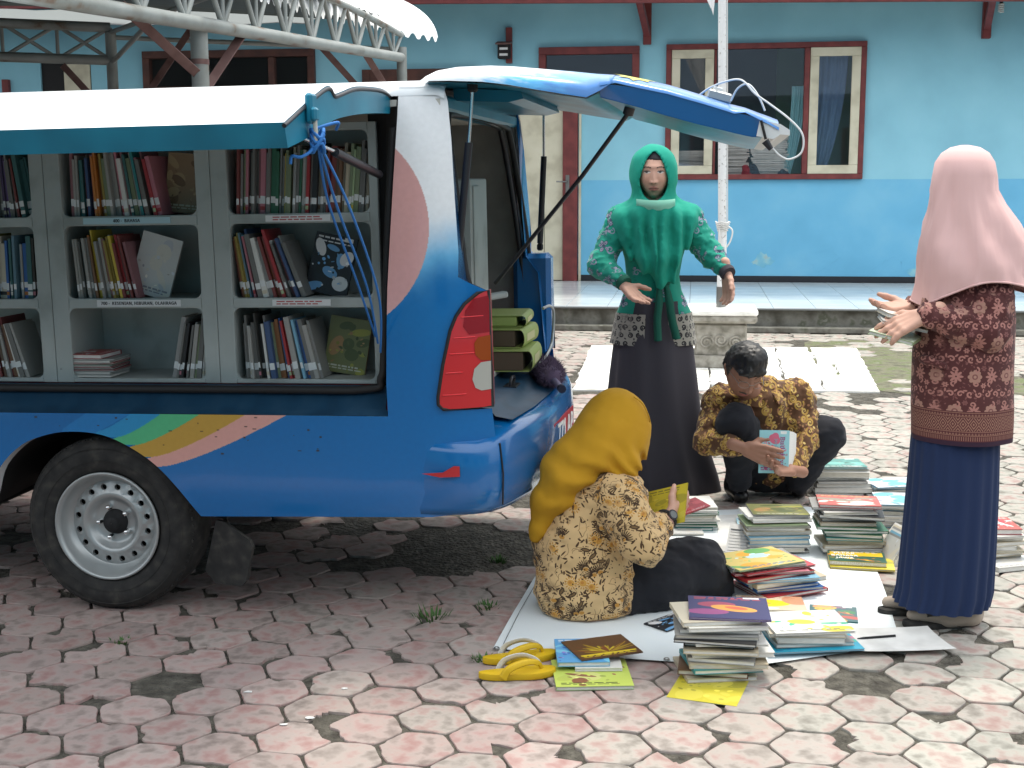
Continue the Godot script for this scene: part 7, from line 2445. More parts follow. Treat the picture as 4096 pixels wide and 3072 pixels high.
func build_green_person():
	make_prints()
	var B := Vector3(0.675, 0, -6.05)
	var p := thing("person", "standing person in teal headscarf, floral tunic and long grey skirt", "person", B)
	var O := -B
	# ---- body
	var st := mb()
	var hc := Vector3(0.653, 1.477, -6.02)
	var HT := Transform3D(Basis.from_euler(Vector3(0.04, -0.12, 0.0)), hc)
	head(st, HT, 1.0, SKIN_F, false, false, -0.002)
	skin_blob(st, [[Vector3(0.657, 1.386, -6.06), Vector3(0.659, 1.28, -6.07), 0.05, 0.055], [Vector3(0.659, 1.258, -6.07), Vector3(0.664, 0.829, -6.06), 0.09, 0.10], [Vector3(0.606, 0.807, -6.06), Vector3(0.615, 0.041, -6.06), 0.07, 0.04], [Vector3(0.736, 0.807, -6.06), Vector3(0.747, 0.041, -6.06), 0.07, 0.04], [Vector3(0.499, 1.291, -6.05), Vector3(0.409, 1.067, -6), 0.035, 0.03], [Vector3(0.409, 1.067, -6), Vector3(0.497, 0.996, -5.87), 0.03, 0.022], [Vector3(0.828, 1.29, -6.05), Vector3(0.92, 1.112, -6), 0.035, 0.03], [Vector3(0.92, 1.112, -6), Vector3(0.967, 1.043, -5.89), 0.03, 0.022], [Vector3(0.499, 1.291, -6.05), Vector3(0.828, 1.29, -6.05), 0.04, 0.04], [Vector3(0.615, 0.026, -6.06), Vector3(0.607, 0.027, -5.98), 0.03, 0.028], [Vector3(0.748, 0.025, -6.06), Vector3(0.738, 0.026, -5.98), 0.03, 0.028]], 0.022, SKIN_F)
	hand(st, Vector3(0.502, 0.988, -5.86), Vector3(0.577, 0.914, -5.8) - Vector3(0.502, 0.988, -5.86), Vector3(0.25, 0.85, 0.45), -1.0, [0.22, 0.20, 0.25, 0.32], SKIN_F, 1.0, 0.35)
	hand(st, Vector3(0.97, 1.035, -5.88), Vector3(0.983, 0.913, -5.84) - Vector3(0.97, 1.035, -5.88), Vector3(-0.85, -0.1, 0.45), -1.0, [0.30, 0.38, 0.42, 0.48], SKIN_F, 1.0, 0.4)
	part("body", st, M.skin, p, O)
	# ---- under-cap showing at the brow
	st = mb()
	blob(st, [[hc, hc, 0.0945, 0.0945, Vector3(0.80, 1.217, 1.0)]], 0.007, 0.004, null, func(q: Vector3): return hc.y + 0.061 - q.y)
	part("under_cap", st, M.black_cloth, p, O)
	# ---- headscarf: hood, neck and shoulder cape, face left open
	st = mb()
	var cape := [[hc + Vector3(0, 0.033, -0.020), hc + Vector3(0, 0.02, -0.03), 0.105, 0.105], [hc + Vector3(0, -0.03, -0.012), hc + Vector3(0, -0.10, -0.02), 0.101, 0.086], [Vector3(0.657, 1.365, -6.06), Vector3(0.659, 1.297, -6.05), 0.088, 0.095], [Vector3(0.621, 1.318, -6.06), Vector3(0.514, 1.272, -6.05), 0.066, 0.060], [Vector3(0.696, 1.322, -6.06), Vector3(0.815, 1.276, -6.05), 0.066, 0.060], [Vector3(0.514, 1.272, -6.05), Vector3(0.466, 1.197, -6.03), 0.062, 0.046], [Vector3(0.815, 1.276, -6.05), Vector3(0.861, 1.204, -6.03), 0.062, 0.046], [Vector3(0.519, 1.266, -5.99), Vector3(0.606, 1.095, -5.95), 0.052, 0.032], [Vector3(0.795, 1.269, -5.99), Vector3(0.733, 1.094, -5.95), 0.052, 0.032], [Vector3(0.576, 1.283, -5.97), Vector3(0.591, 1.126, -5.945), 0.058, 0.040], [Vector3(0.724, 1.282, -5.97), Vector3(0.732, 1.126, -5.945), 0.058, 0.040], [Vector3(0.647, 1.314, -5.965), Vector3(0.658, 1.096, -5.925), 0.066, 0.056], [Vector3(0.658, 1.096, -5.925), Vector3(0.69, 0.999, -5.93), 0.056, 0.024], [Vector3(0.606, 1.105, -5.945), Vector3(0.678, 1.011, -5.94), 0.036, 0.022], [Vector3(0.732, 1.105, -5.945), Vector3(0.708, 1.011, -5.94), 0.036, 0.022], [Vector3(0.667, 1.256, -6.14), Vector3(0.668, 1.17, -6.14), 0.09, 0.07]]
	var fold := func(q: Vector3) -> float:
		var d := q - hc
		var w := smoothstep(-0.12, -0.24, d.y)
		var g := sin((d.x + 0.25 * maxf(-d.y - 0.25, 0.0) * signf(d.x) * 0.6) * 95.0 + 4.0 * nz.get_noise_2d(d.x * 4.0, d.y * 2.0))
		return w * 0.013 * g * smoothstep(0.02, 0.10, q.z + 6.10) + 0.004 * nz.get_noise_3d(q.x * 14.0, q.y * 9.0, q.z * 14.0) + w * 0.007 * nz.get_noise_3d(q.x * 9.0 + q.y * 7.0, q.y * 4.0, q.z * 9.0)
	var hole := func(q: Vector3) -> float:
		var d := HT.affine_inverse() * q
		if d.z < -0.02: return -1.0
		var yy := d.y + 0.020
		var wx := 0.064 * (1.0 if yy < 0.0 else pow(maxf(0.0, 1.0 - yy / 0.120), 0.5) + 0.001)
		var e := 1.0 - sqrt(pow(d.x / wx, 2.0) + pow(minf(yy, 0.0) / 0.098, 2.0))
		if yy > 0.119: return -1.0
		return e * 0.06
	blob(st, cape, 0.0085, 0.016, fold, hole)
	part("headscarf", st, M.green_cloth, p, O)
	# ---- face mask pulled under the chin
	st = mb()
	var g := []
	for i in 7:
		var row := PackedVector3Array()
		for j in 19:
			var u := j / 18.0 * 2.0 - 1.0
			var v := i / 6.0
			row.append(Vector3(hc.x + u * 0.088, hc.y - 0.109 - v * (0.046 - 0.012 * u * u) - 0.006 * (1.0 - u * u) + 0.0022 * (i % 2), hc.z + 0.122 - 0.042 * u * u + 0.008 * sin(v * PI)))
		g.append(row)
	sheet(st, g)
	part("face_mask", st, M.mask, p, O)
	# ---- tunic
	st = mb()
	var rings := []
	for q in [[440, 1412, 60, 0.0], [470, 1413, 78, 0.008], [510, 1412, 74, 0.012], [550, 1412, 62, 0.014], [590, 1410, 56, 0.016], [620, 1410, 61, 0.018], [645, 1411, 71, 0.020], [668, 1412, 80, 0.020]]:
		var c0 := Vector3.ZERO
		rings.append(hoop(green_at(q[1], q[0]), q[2] * 0.00217, 0.055 + q[2] * 0.0007, 64, q[3], 7.0, q[0] * 0.02))
	loft(st, rings)
	part("tunic", st, M.print_green, p, O)
	st = mb()
	rings = []
	for q in [[666, 81.0, 0.020], [700, 87.5, 0.024], [733, 93.5, 0.028]]:
		rings.append(hoop(green_at(1412, q[0]) , q[1] * 0.00217, 0.060 + q[1] * 0.0010, 64, q[2], 7.0, q[0] * 0.02))
	var open := []
	for r in rings:      # leave the front open
		var o := PackedVector3Array()
		for k in range(19, 64 + 14): o.append(r[k % 64])
		open.append(o)
	loft(st, open, false, false)
	part("tunic_hem", st, M.print_grey, p, O)
	for s in [[[Vector3(0.673, 0.986, -5.93), Vector3(0.671, 0.908, -5.9), Vector3(0.662, 0.825, -5.885), Vector3(0.666, 0.727, -5.875)], 0.018], [[Vector3(0.703, 0.986, -5.93), Vector3(0.717, 0.908, -5.9), Vector3(0.729, 0.825, -5.885), Vector3(0.751, 0.735, -5.875)], 0.019]]:
		st = mb()
		var c := curve(s[0], 8)
		var gg := []
		for i in c.size():
			var w: float = s[1] * (0.55 + 0.45 * minf(1.0, i / 8.0))
			gg.append(PackedVector3Array([c[i] + Vector3(-w, 0.003 * sin(i * 1.3), 0), c[i] + Vector3(0, 0, 0.006), c[i] + Vector3(w, 0.003 * cos(i * 1.3), 0), c[i] + Vector3(0, 0, -0.004)]))
		loft(st, gg, true)
		part("lace_front", st, M.green_lace, p, O)
	st = mb()
	blob(st, [[Vector3(0.678, 0.998, -5.94), Vector3(0.708, 0.989, -5.94), 0.020, 0.020]], 0.007, 0.006, folds(0.006, 40.0))
	part("lace_knot", st, M.green_lace, p, O)
	# ---- sleeves
	for s in [[Vector3(0.503, 1.277, -6.05), Vector3(0.464, 1.176, -6.03), Vector3(0.408, 1.067, -5.99), Vector3(0.488, 1.007, -5.885)], [Vector3(0.824, 1.276, -6.05), Vector3(0.87, 1.178, -6.03), Vector3(0.921, 1.108, -5.99), Vector3(0.962, 1.054, -5.9)]]:
		st = mb()
		blob(st, [[s[0], s[1], 0.066, 0.058], [s[1], s[2], 0.058, 0.056], [s[2], s[3], 0.054, 0.040]], 0.009, 0.012, folds(0.012, 15.0, Vector3(1.2, 2.2, 1.2)))
		part("sleeve", st, M.print_green, p, O)
		st = mb()
		var d: Vector3 = (s[3] - s[2]).normalized()
		tube(st, [s[3] + d * 0.018, s[3] + d * 0.030, s[3] + d * 0.046], [0.036, 0.038, 0.034], 18)
		part("cuff", st, M.green_lace if s[0].x < 0.67 else M.grey_cloth, p, O)
	# ---- skirt
	st = mb()
	rings = []
	for q in [[640, 1411, 58, 0.02], [735, 1412, 84, 0.03], [800, 1412, 92, 0.035], [880, 1412, 100, 0.042], [960, 1418, 110, 0.05], [1020, 1426, 120, 0.058], [1052, 1429, 124, 0.062]]:
		rings.append(hoop(green_at(q[1], q[0]), q[2] * 0.00217, 0.06 + q[2] * 0.0012, 96, q[3], 9.0, q[0] * 0.004, 0.0, 0.8))
	var hem := PackedVector3Array()
	for v in rings[rings.size() - 1]: hem.append(Vector3(v.x, 0.004, v.z))
	rings.append(hem)
	loft(st, rings)
	part("skirt", st, M.grey_cloth, p, O)

func green_at(x: float, y: float) -> Vector3:       # height marks of the standing figure in the plane of its spine
	return Vector3(0.655 + (y - 313.0) * 0.0000285 + (x - 1413.0) * 0.00217, 1.611 - (y - 313.0) * 0.002173, -6.05)


func pink_at(x: float, y: float, z := -4.15) -> Vector3:
	var d := y - 310.0
	return Vector3(1.419 + d * 0.000076 + (x - 2080.0) * 0.00149, 1.561 - d * 0.00143 - d * d * 8.2e-8, z)

func build_pink_person():
	var B := Vector3(1.45, 0, -4.15)
	var p := thing("person", "standing person seen from behind in long pink headscarf and maroon jacket", "person", B)
	var O := -B
	var st := mb()
	var hc := pink_at(2084, 392, -4.18)
	head(st, Transform3D(Basis.from_euler(Vector3(0.0, -2.3, 0.0)), hc), 0.98, SKIN_F)
	skin_blob(st, [[pink_at(2080, 430), pink_at(2082, 500), 0.05, 0.055], [pink_at(2080, 520), pink_at(2075, 900), 0.09, 0.08], [pink_at(2060, 920, -4.20), pink_at(2040, 1300, -4.20), 0.045, 0.035], [pink_at(2070, 920, -4.10), pink_at(2050, 1300, -4.10), 0.045, 0.035], [pink_at(2110, 580, -4.09), pink_at(2105, 712, -4.02), 0.04, 0.034], [pink_at(2105, 712, -4.0), pink_at(1975, 668, -4.02), 0.034, 0.022]], 0.024, SKIN_F)
	hand(st, pink_at(1968, 672, -4.02), pink_at(1895, 704, -4.03) - pink_at(1968, 672, -4.02), Vector3(0.1, -0.75, -0.5), -1.0, [0.18, 0.22, 0.28, 0.34], SKIN_F, 1.0, 0.25, 0.12)
	hand(st, pink_at(1995, 668, -4.26), pink_at(1925, 672, -4.25) - pink_at(1995, 668, -4.26), Vector3(0.0, 0.9, 0.2), 1.0, [0.3, 0.35, 0.4, 0.4], SKIN_F, 0.95)
	part("body", st, M.skin, p, O)
	# feet in socks and flip-flops
	for q in [[-4.085, 0.015], [-4.215, -0.03]]:
		st = mb()
		var heel := Vector3(1.485 + q[1], 0.045, q[0]); var toe := Vector3(1.30 + q[1], 0.036, q[0] - 0.02)
		blob(st, [[heel, heel.lerp(toe, 0.45), 0.032, 0.034], [heel.lerp(toe, 0.45), toe, 0.034, 0.020], [heel + Vector3(0, 0.0, 0), heel + Vector3(0.0, 0.10, 0), 0.030, 0.032], [heel.lerp(toe, 0.3), heel + Vector3(0, 0.09, 0), 0.03, 0.03]], 0.008, 0.012)
		part("sock", st, M.sock, p, O)
		var f := Node3D.new(); f.name = "flip_flop"; p.add_child(f, true)
		f.position = heel.lerp(toe, 0.5) * Vector3(1, 0, 1) + O
		f.rotation.y = PI + 0.08
		sandal(f, M.tyre, M.tyre, 0.262)
	# jacket body
	st = mb()
	var rings := []
	for q in [[505, 2090, 70, 0.10], [560, 2094, 78, 0.120], [620, 2092, 90, 0.132], [690, 2086, 101, 0.142], [760, 2080, 106, 0.150], [830, 2077, 107, 0.155], [872, 2076, 107, 0.158]]:
		rings.append(hoop(pink_at(q[1], q[0]), q[2] * 0.00149, q[3], 72, 0.014, 6.0, q[0] * 0.012))
	loft(st, rings)
	part("jacket", st, M.print_maroon, p, O)
	st = mb()
	var n := 73
	var g := []
	for q in [[871, 107.0, 0.1585, 0.014, 2076], [905, 106.5, 0.159, 0.014, 2076], [944, 105.5, 0.158, 0.014, 2075]]:
		var h := hoop(pink_at(q[4], q[0]), q[1] * 0.00149, q[2], 72, q[3], 6.0, 872 * 0.012)
		h.append(h[0])
		g.append(h)
	for i in 2:
		for j in 72:
			for e in [[i, j], [i + 1, j], [i + 1, j + 1], [i, j], [i + 1, j + 1], [i, j + 1]]:
				st.set_uv(Vector2(e[1] / 72.0 * 2.0, [0.0, 0.47, 1.0][e[0]]))
				st.add_vertex(g[e[0]][e[1]])
	part("jacket_border", st, M.border, p, O)
	st = mb()
	blob(st, [[pink_at(1985, 770, -4.06), pink_at(2010, 778, -4.03), 0.012, 0.012], [pink_at(1978, 768, -4.08), pink_at(1985, 770, -4.06), 0.014, 0.012]], 0.006, 0.006)
	part("pocket_flap", st, M.print_maroon, p, O)
	# sleeves
	for s in [[pink_at(2108, 575, -4.10), pink_at(2114, 645, -4.055), pink_at(2103, 708, -4.03), pink_at(1982, 672, -4.02), 0.060], [pink_at(2120, 580, -4.24), pink_at(2150, 640, -4.27), pink_at(2145, 700, -4.28), pink_at(2005, 672, -4.27), 0.060]]:
		st = mb()
		blob(st, [[s[0], s[1], s[4], 0.066], [s[1], s[2], 0.066, 0.062], [s[2], s[3], 0.060, 0.042]], 0.009, 0.012, folds(0.014, 13.0, Vector3(1.6, 1.6, 1.2)))
		part("sleeve", st, M.print_maroon, p, O)
		st = mb()
		var d: Vector3 = (s[3] - s[2]).normalized()
		tube(st, [s[3] + d * 0.016, s[3] + d * 0.034], [0.038, 0.034], 18)
		part("cuff", st, M.print_maroon, p, O)
	# headscarf: falls in folds over the shoulders, longest in front
	st = mb()
	rings = []
	var prof := [[313, 2086, 8, 0.010, 0.0], [318, 2086, 30, 0.045, 0.0], [330, 2086, 48, 0.075, 0.0], [350, 2085, 60, 0.096, 0.006], [380, 2085, 66, 0.106, 0.012], [410, 2085, 67, 0.108, 0.020], [440, 2088, 75, 0.118, 0.030], [480, 2094, 90, 0.142, 0.038], [520, 2099, 104, 0.162, 0.044], [560, 2103, 115, 0.180, 0.050]]
	var N := 96
	for q in prof:
		rings.append(hoop(pink_at(q[1], q[0], -4.155), q[2] * 0.00149, q[3], N, q[4], 6.0, 2.2 + q[0] * 0.004, 0.0, 0.8))
	for e in [0.5, 1.0]:
		var base := hoop(pink_at(2106, 590, -4.155), 118 * 0.00149, 0.186, N, 0.052, 6.0, 2.2 + 590 * 0.004, 0.0, 0.8)
		var ring := PackedVector3Array()
		for k in N:
			var a := TAU * k / N
			var front := pow(maxf(0.0, cos(a - PI)), 2.0); var back := pow(maxf(0.0, cos(a)), 2.0)
			var y := lerpf(pink_at(2100, 560).y, pink_at(2100, 600).y - 0.088 * front - 0.05 * back, e)
			ring.append(Vector3(lerpf(rings[prof.size() - 1][k].x, base[k].x, e), y, lerpf(rings[prof.size() - 1][k].z, base[k].z, e)))
		rings.append(ring)
	for i in range(3, rings.size()):
		var cen := Vector3(1.45, rings[i][0].y, -4.155)
		for k in N:
			var v: Vector3 = rings[i][k]
			var o := (v - cen) * Vector3(1, 0, 1)
			var wv := minf(1.0, (i - 2) / 5.0)
			rings[i][k] = v + o.normalized() * wv * (0.030 * nz.get_noise_3d(v.x * 8.0 + v.y * 5.0, v.y * 3.0, v.z * 8.0) + 0.007 * nz.get_noise_3d(v.x * 20.0 + v.y * 9.0, v.y * 5.0, v.z * 20.0))
	loft(st, rings)
	part("headscarf", st, M.pink_cloth, p, O)
	st = mb()
	var hemr := rings[rings.size() - 1] as PackedVector3Array
	var hp := []
	for v in hemr: hp.append(v)
	tube(st, hp, 0.0035, 6, false, true)
	part("scarf_hem", st, M.pink_cloth, p, O)
	# pleated skirt
	st = mb()
	rings = []
	for q in [[880, 2068, 84, 0.120, 0.006], [945, 2062, 92, 0.135, 0.012], [1060, 2055, 95, 0.145, 0.022], [1180, 2046, 98, 0.150, 0.030], [1270, 2038, 100, 0.152, 0.038], [1300, 2030, 100, 0.152, 0.042]]:
		rings.append(hoop(pink_at(q[1], q[0]), q[2] * 0.00149, q[3], 160, q[4], 20.0, 0.6, 0.0, 0.6))
	loft(st, rings)
	part("skirt", st, M.navy_cloth, p, O)
	# books in the hands
	for q in [[pink_at(1925, 722, -4.10), -0.22, 0.012, 3, 14, "pale green book held lowest in the pink-scarfed person's hands"], [pink_at(1945, 700, -4.14), 0.05, 0.010, 12, 23, "white book held in the pink-scarfed person's hands"], [pink_at(1950, 688, -4.15), 0.16, 0.014, 15, 11, "cream book held uppermost in the pink-scarfed person's hands"]]:
		var o := thing("book", q[5], "book", q[0], 2.9 + q[1], "books held in hands")
		o.rotation.z = 0.22
		book(o, 0.14, q[2], 0.20, q[3], q[4])


func build_man():
	var B := Vector3(1.172, 0, -5.853)
	var p := thing("person", "crouching person with short black hair, glasses and brown batik shirt", "person", B)
	var O := -B
	var st := mb()
	var hc := Vector3(1.01, 0.628, -5.6)
	var HT := Transform3D(Basis.from_euler(Vector3(0.55, 0.18, -0.10)), hc)
	head(st, HT, 1.06, SKIN_M, true, true)
	var earp := HT * Vector3(0.076, 0.0, -0.005); var earq := HT * Vector3(-0.076, 0.0, -0.005)
	skin_blob(st, [[earp + Vector3(0, 0.016, 0), earp - Vector3(0, 0.02, 0), 0.016, 0.011], [earq + Vector3(0, 0.016, 0), earq - Vector3(0, 0.02, 0), 0.016, 0.011]], 0.006, SKIN_M * 0.9, 0.006)
	skin_blob(st, [[hc + Vector3(0.01, -0.06, -0.03), Vector3(1.103, 0.464, -5.72), 0.052, 0.055], [Vector3(1.124, 0.411, -5.8), Vector3(1.177, 0.186, -5.9), 0.07, 0.09], [Vector3(1.173, 0.158, -5.88), Vector3(1.004, 0.413, -5.62), 0.06, 0.05], [Vector3(1.004, 0.413, -5.62), Vector3(1.019, 0.102, -5.7), 0.045, 0.03], [Vector3(1.231, 0.153, -5.9), Vector3(1.407, 0.33, -5.72), 0.06, 0.05], [Vector3(1.407, 0.33, -5.72), Vector3(1.302, 0.078, -5.8), 0.045, 0.03], [Vector3(0.88, 0.308, -5.66), Vector3(1.004, 0.313, -5.47), 0.035, 0.025], [Vector3(1.31, 0.313, -5.7), Vector3(1.184, 0.232, -5.54), 0.035, 0.026]], 0.022, SKIN_M)
	hand(st, Vector3(0.997, 0.313, -5.47), Vector3(1.118, 0.276, -5.435) - Vector3(0.997, 0.313, -5.47), Vector3(0.15, -0.15, -0.95), 1.0, [0.16, 0.18, 0.22, 0.26], SKIN_M, 1.08, 0.5)
	hand(st, Vector3(1.213, 0.208, -5.5), Vector3(1.08, 0.242, -5.44) - Vector3(1.213, 0.208, -5.5), Vector3(0.1, 0.75, 0.5), 1.0, [0.45, 0.5, 0.55, 0.6], SKIN_M, 1.08, 0.2)
	part("body", st, M.skin, p, O)
	# hair
	st = mb()
	var hair := func(q: Vector3) -> float:
		var d := HT.affine_inverse() * q
		var face := 0.040 - d.y if d.z > 0.02 else -1.0
		return maxf(face, -0.062 - d.y)
	blob(st, [[HT * Vector3(0, 0.045, -0.012), HT * Vector3(0, 0.02, -0.03), 0.090, 0.086], [HT * Vector3(0, 0.085, 0.035), HT * Vector3(0.02, 0.09, 0.02), 0.048, 0.05], [HT * Vector3(-0.062, 0.01, 0.0), HT * Vector3(-0.062, -0.02, 0.0), 0.022, 0.014], [HT * Vector3(0.062, 0.01, 0.0), HT * Vector3(0.062, -0.02, 0.0), 0.022, 0.014], [HT * Vector3(-0.02, 0.058, 0.082), HT * Vector3(-0.05, 0.04, 0.070), 0.022, 0.016], [HT * Vector3(0.02, 0.065, 0.082), HT * Vector3(0.05, 0.05, 0.068), 0.020, 0.016]], 0.0075, 0.008, folds(0.008, 42.0, Vector3(1.5, 0.5, 1.5)), hair)
	part("hair", st, M.hair, p, O)
	# wire glasses
	st = mb()
	for sx in [-1.0, 1.0]:
		var pts := []
		for k in 16:
			var a := TAU * k / 16
			pts.append(HT * Vector3(sx * 0.034 + cos(a) * 0.024, 0.006 + sin(a) * 0.017, 0.108 - 0.02 * absf(cos(a) * 0.3 * sx + sx * sx * 0.3)))
		tube(st, pts, 0.0008, 5, false, true)
		tube(st, [HT * Vector3(sx * 0.057, 0.010, 0.100), HT * Vector3(sx * 0.079, 0.012, 0.02)], 0.0012, 5)
	tube(st, [HT * Vector3(-0.010, 0.009, 0.106), HT * Vector3(0.010, 0.009, 0.106)], 0.0012, 5)
	part("glasses", st, M.steel_door, p, O)
	# shirt
	st = mb()
	var sh := [[Vector3(1.183, 0.169, -5.93), Vector3(1.135, 0.376, -5.82), 0.155, 0.165], [Vector3(1.135, 0.376, -5.82), Vector3(1.101, 0.469, -5.74), 0.165, 0.125], [Vector3(0.943, 0.459, -5.75), Vector3(1.264, 0.482, -5.78), 0.080, 0.082], [Vector3(0.937, 0.465, -5.74), Vector3(0.876, 0.31, -5.67), 0.078, 0.066], [Vector3(0.876, 0.31, -5.67), Vector3(0.963, 0.309, -5.53), 0.063, 0.048], [Vector3(1.273, 0.474, -5.78), Vector3(1.306, 0.313, -5.7), 0.082, 0.068], [Vector3(1.306, 0.313, -5.7), Vector3(1.233, 0.22, -5.56), 0.064, 0.048], [Vector3(1.233, 0.257, -5.82), Vector3(1.288, 0.39, -5.8), 0.09, 0.09]]
	var neckhole := func(q: Vector3) -> float: return 0.046 - (q - (hc + Vector3(0.03, -0.075, 0.02))).length()
	blob(st, sh, 0.010, 0.016, folds(0.018, 10.0, Vector3(1.3, 1.3, 1.3)), neckhole)
	part("shirt", st, M.print_brown, p, O)
	st = mb()
	var nb := Vector3(1.095, 0.491, -5.68)
	var g := []
	for i in 4:
		var row := PackedVector3Array()
		for j in 29:
			var a := lerpf(-0.35, PI * 2 - 1.15, j / 28.0) + PI / 2 + 0.4
			var rr := 0.062 + i * 0.012
			row.append(nb + Vector3(cos(a) * rr * 1.1, 0.055 - pow(i / 3.0, 1.5) * 0.045 - 0.03 * maxf(0.0, sin(a)), sin(a) * rr))
		g.append(row)
	sheet(st, g)
	part("collar", st, M.print_brown, p, O)
	# trousers
	st = mb()
	blob(st, [[Vector3(1.171, 0.149, -5.92), Vector3(0.989, 0.372, -5.62), 0.105, 0.086], [Vector3(0.989, 0.372, -5.62), Vector3(0.981, 0.402, -5.6), 0.084, 0.080], [Vector3(0.983, 0.388, -5.61), Vector3(1.019, 0.124, -5.7), 0.078, 0.058], [Vector3(1.222, 0.145, -5.94), Vector3(1.392, 0.305, -5.74), 0.105, 0.085], [Vector3(1.392, 0.305, -5.74), Vector3(1.414, 0.324, -5.72), 0.082, 0.075], [Vector3(1.404, 0.307, -5.73), Vector3(1.31, 0.088, -5.8), 0.078, 0.056], [Vector3(1.15, 0.127, -5.92), Vector3(1.257, 0.127, -5.92), 0.115, 0.115]], 0.011, 0.014, folds(0.014, 9.0, Vector3(1.0, 1.6, 1.0)))
	part("trousers", st, M.black_cloth, p, O)
	for q in [[Vector3(1.033, 0, -5.828), 0.10], [Vector3(1.333, 0, -5.931), -0.25]]:
		st = mb()
		var c: Vector3 = q[0]; var f := Vector3(sin(q[1]) * 0.5, 0, 1.0).normalized()
		blob(st, [[c + Vector3(0, 0.045, -0.02), c + f * 0.08 + Vector3(0, 0.034, 0), 0.042, 0.036], [c - f * 0.09 + Vector3(0, 0.055, 0), c + Vector3(0, 0.05, -0.02), 0.040, 0.042], [c - f * 0.05 + Vector3(0, 0.05, 0), c - f * 0.06 + Vector3(0, 0.12, 0), 0.045, 0.04]], 0.009, 0.010, null, func(v: Vector3): return 0.003 - v.y)
		part("shoe", st, M.shoe, p, O)
	# the open book
	var bk := thing("book", "open booklet titled Budidaya held by the crouching person", "book", Vector3(1.126, 0.295, -5.48), 0.10, "books held in hands")
	bk.rotation = Vector3(-0.12, 0.16, -0.05)
	st = mb()
	box(st, Vector3(0, 0, 0), Vector3(0.135, 0.185, 0.004), 0.001)
	part("cover", st, tone_mats[7], bk)
	st = mb()
	flat(st)
	var r := Rect2(3 / 6.0 + 0.002, 2 / 4.0 + 0.002, 1 / 6.0 - 0.004, 1 / 4.0 - 0.004)
	quad_uv(st, Vector3(-0.0675, 0.0925, 0.0026), Vector3(0.0675, 0.0925, 0.0026), Vector3(0.0675, -0.0925, 0.0026), Vector3(-0.0675, -0.0925, 0.0026), r)
	part("cover_print", st, atlas_mat, bk)
	letters("Budidaya", 0.020, 0.0006, mat(Color(0.30, 0.02, 0.16), 0.5), bk, Vector3(0.036, 0.0, 0.0030), Vector3(0, 0, -PI / 2), "Droid Serif", true)
	letters("Jamur", 0.013, 0.0006, mat(Color(0.12, 0.45, 0.5), 0.5), bk, Vector3(0.008, 0.03, 0.0030), Vector3(0, 0, -PI / 2), "Droid Serif", false)
	for k in 4:
		st = mb()
		quad(st, Vector3(0.0675, 0.090, -0.002 - k * 0.002), Vector3(0.10 + k * 0.007, 0.084 - k * 0.003, -0.03 - k * 0.008), Vector3(0.10 + k * 0.007, -0.094 - k * 0.003, -0.03 - k * 0.008), Vector3(0.0675, -0.090, -0.002 - k * 0.002))
		part("leaf", st, M.pages_white, bk)


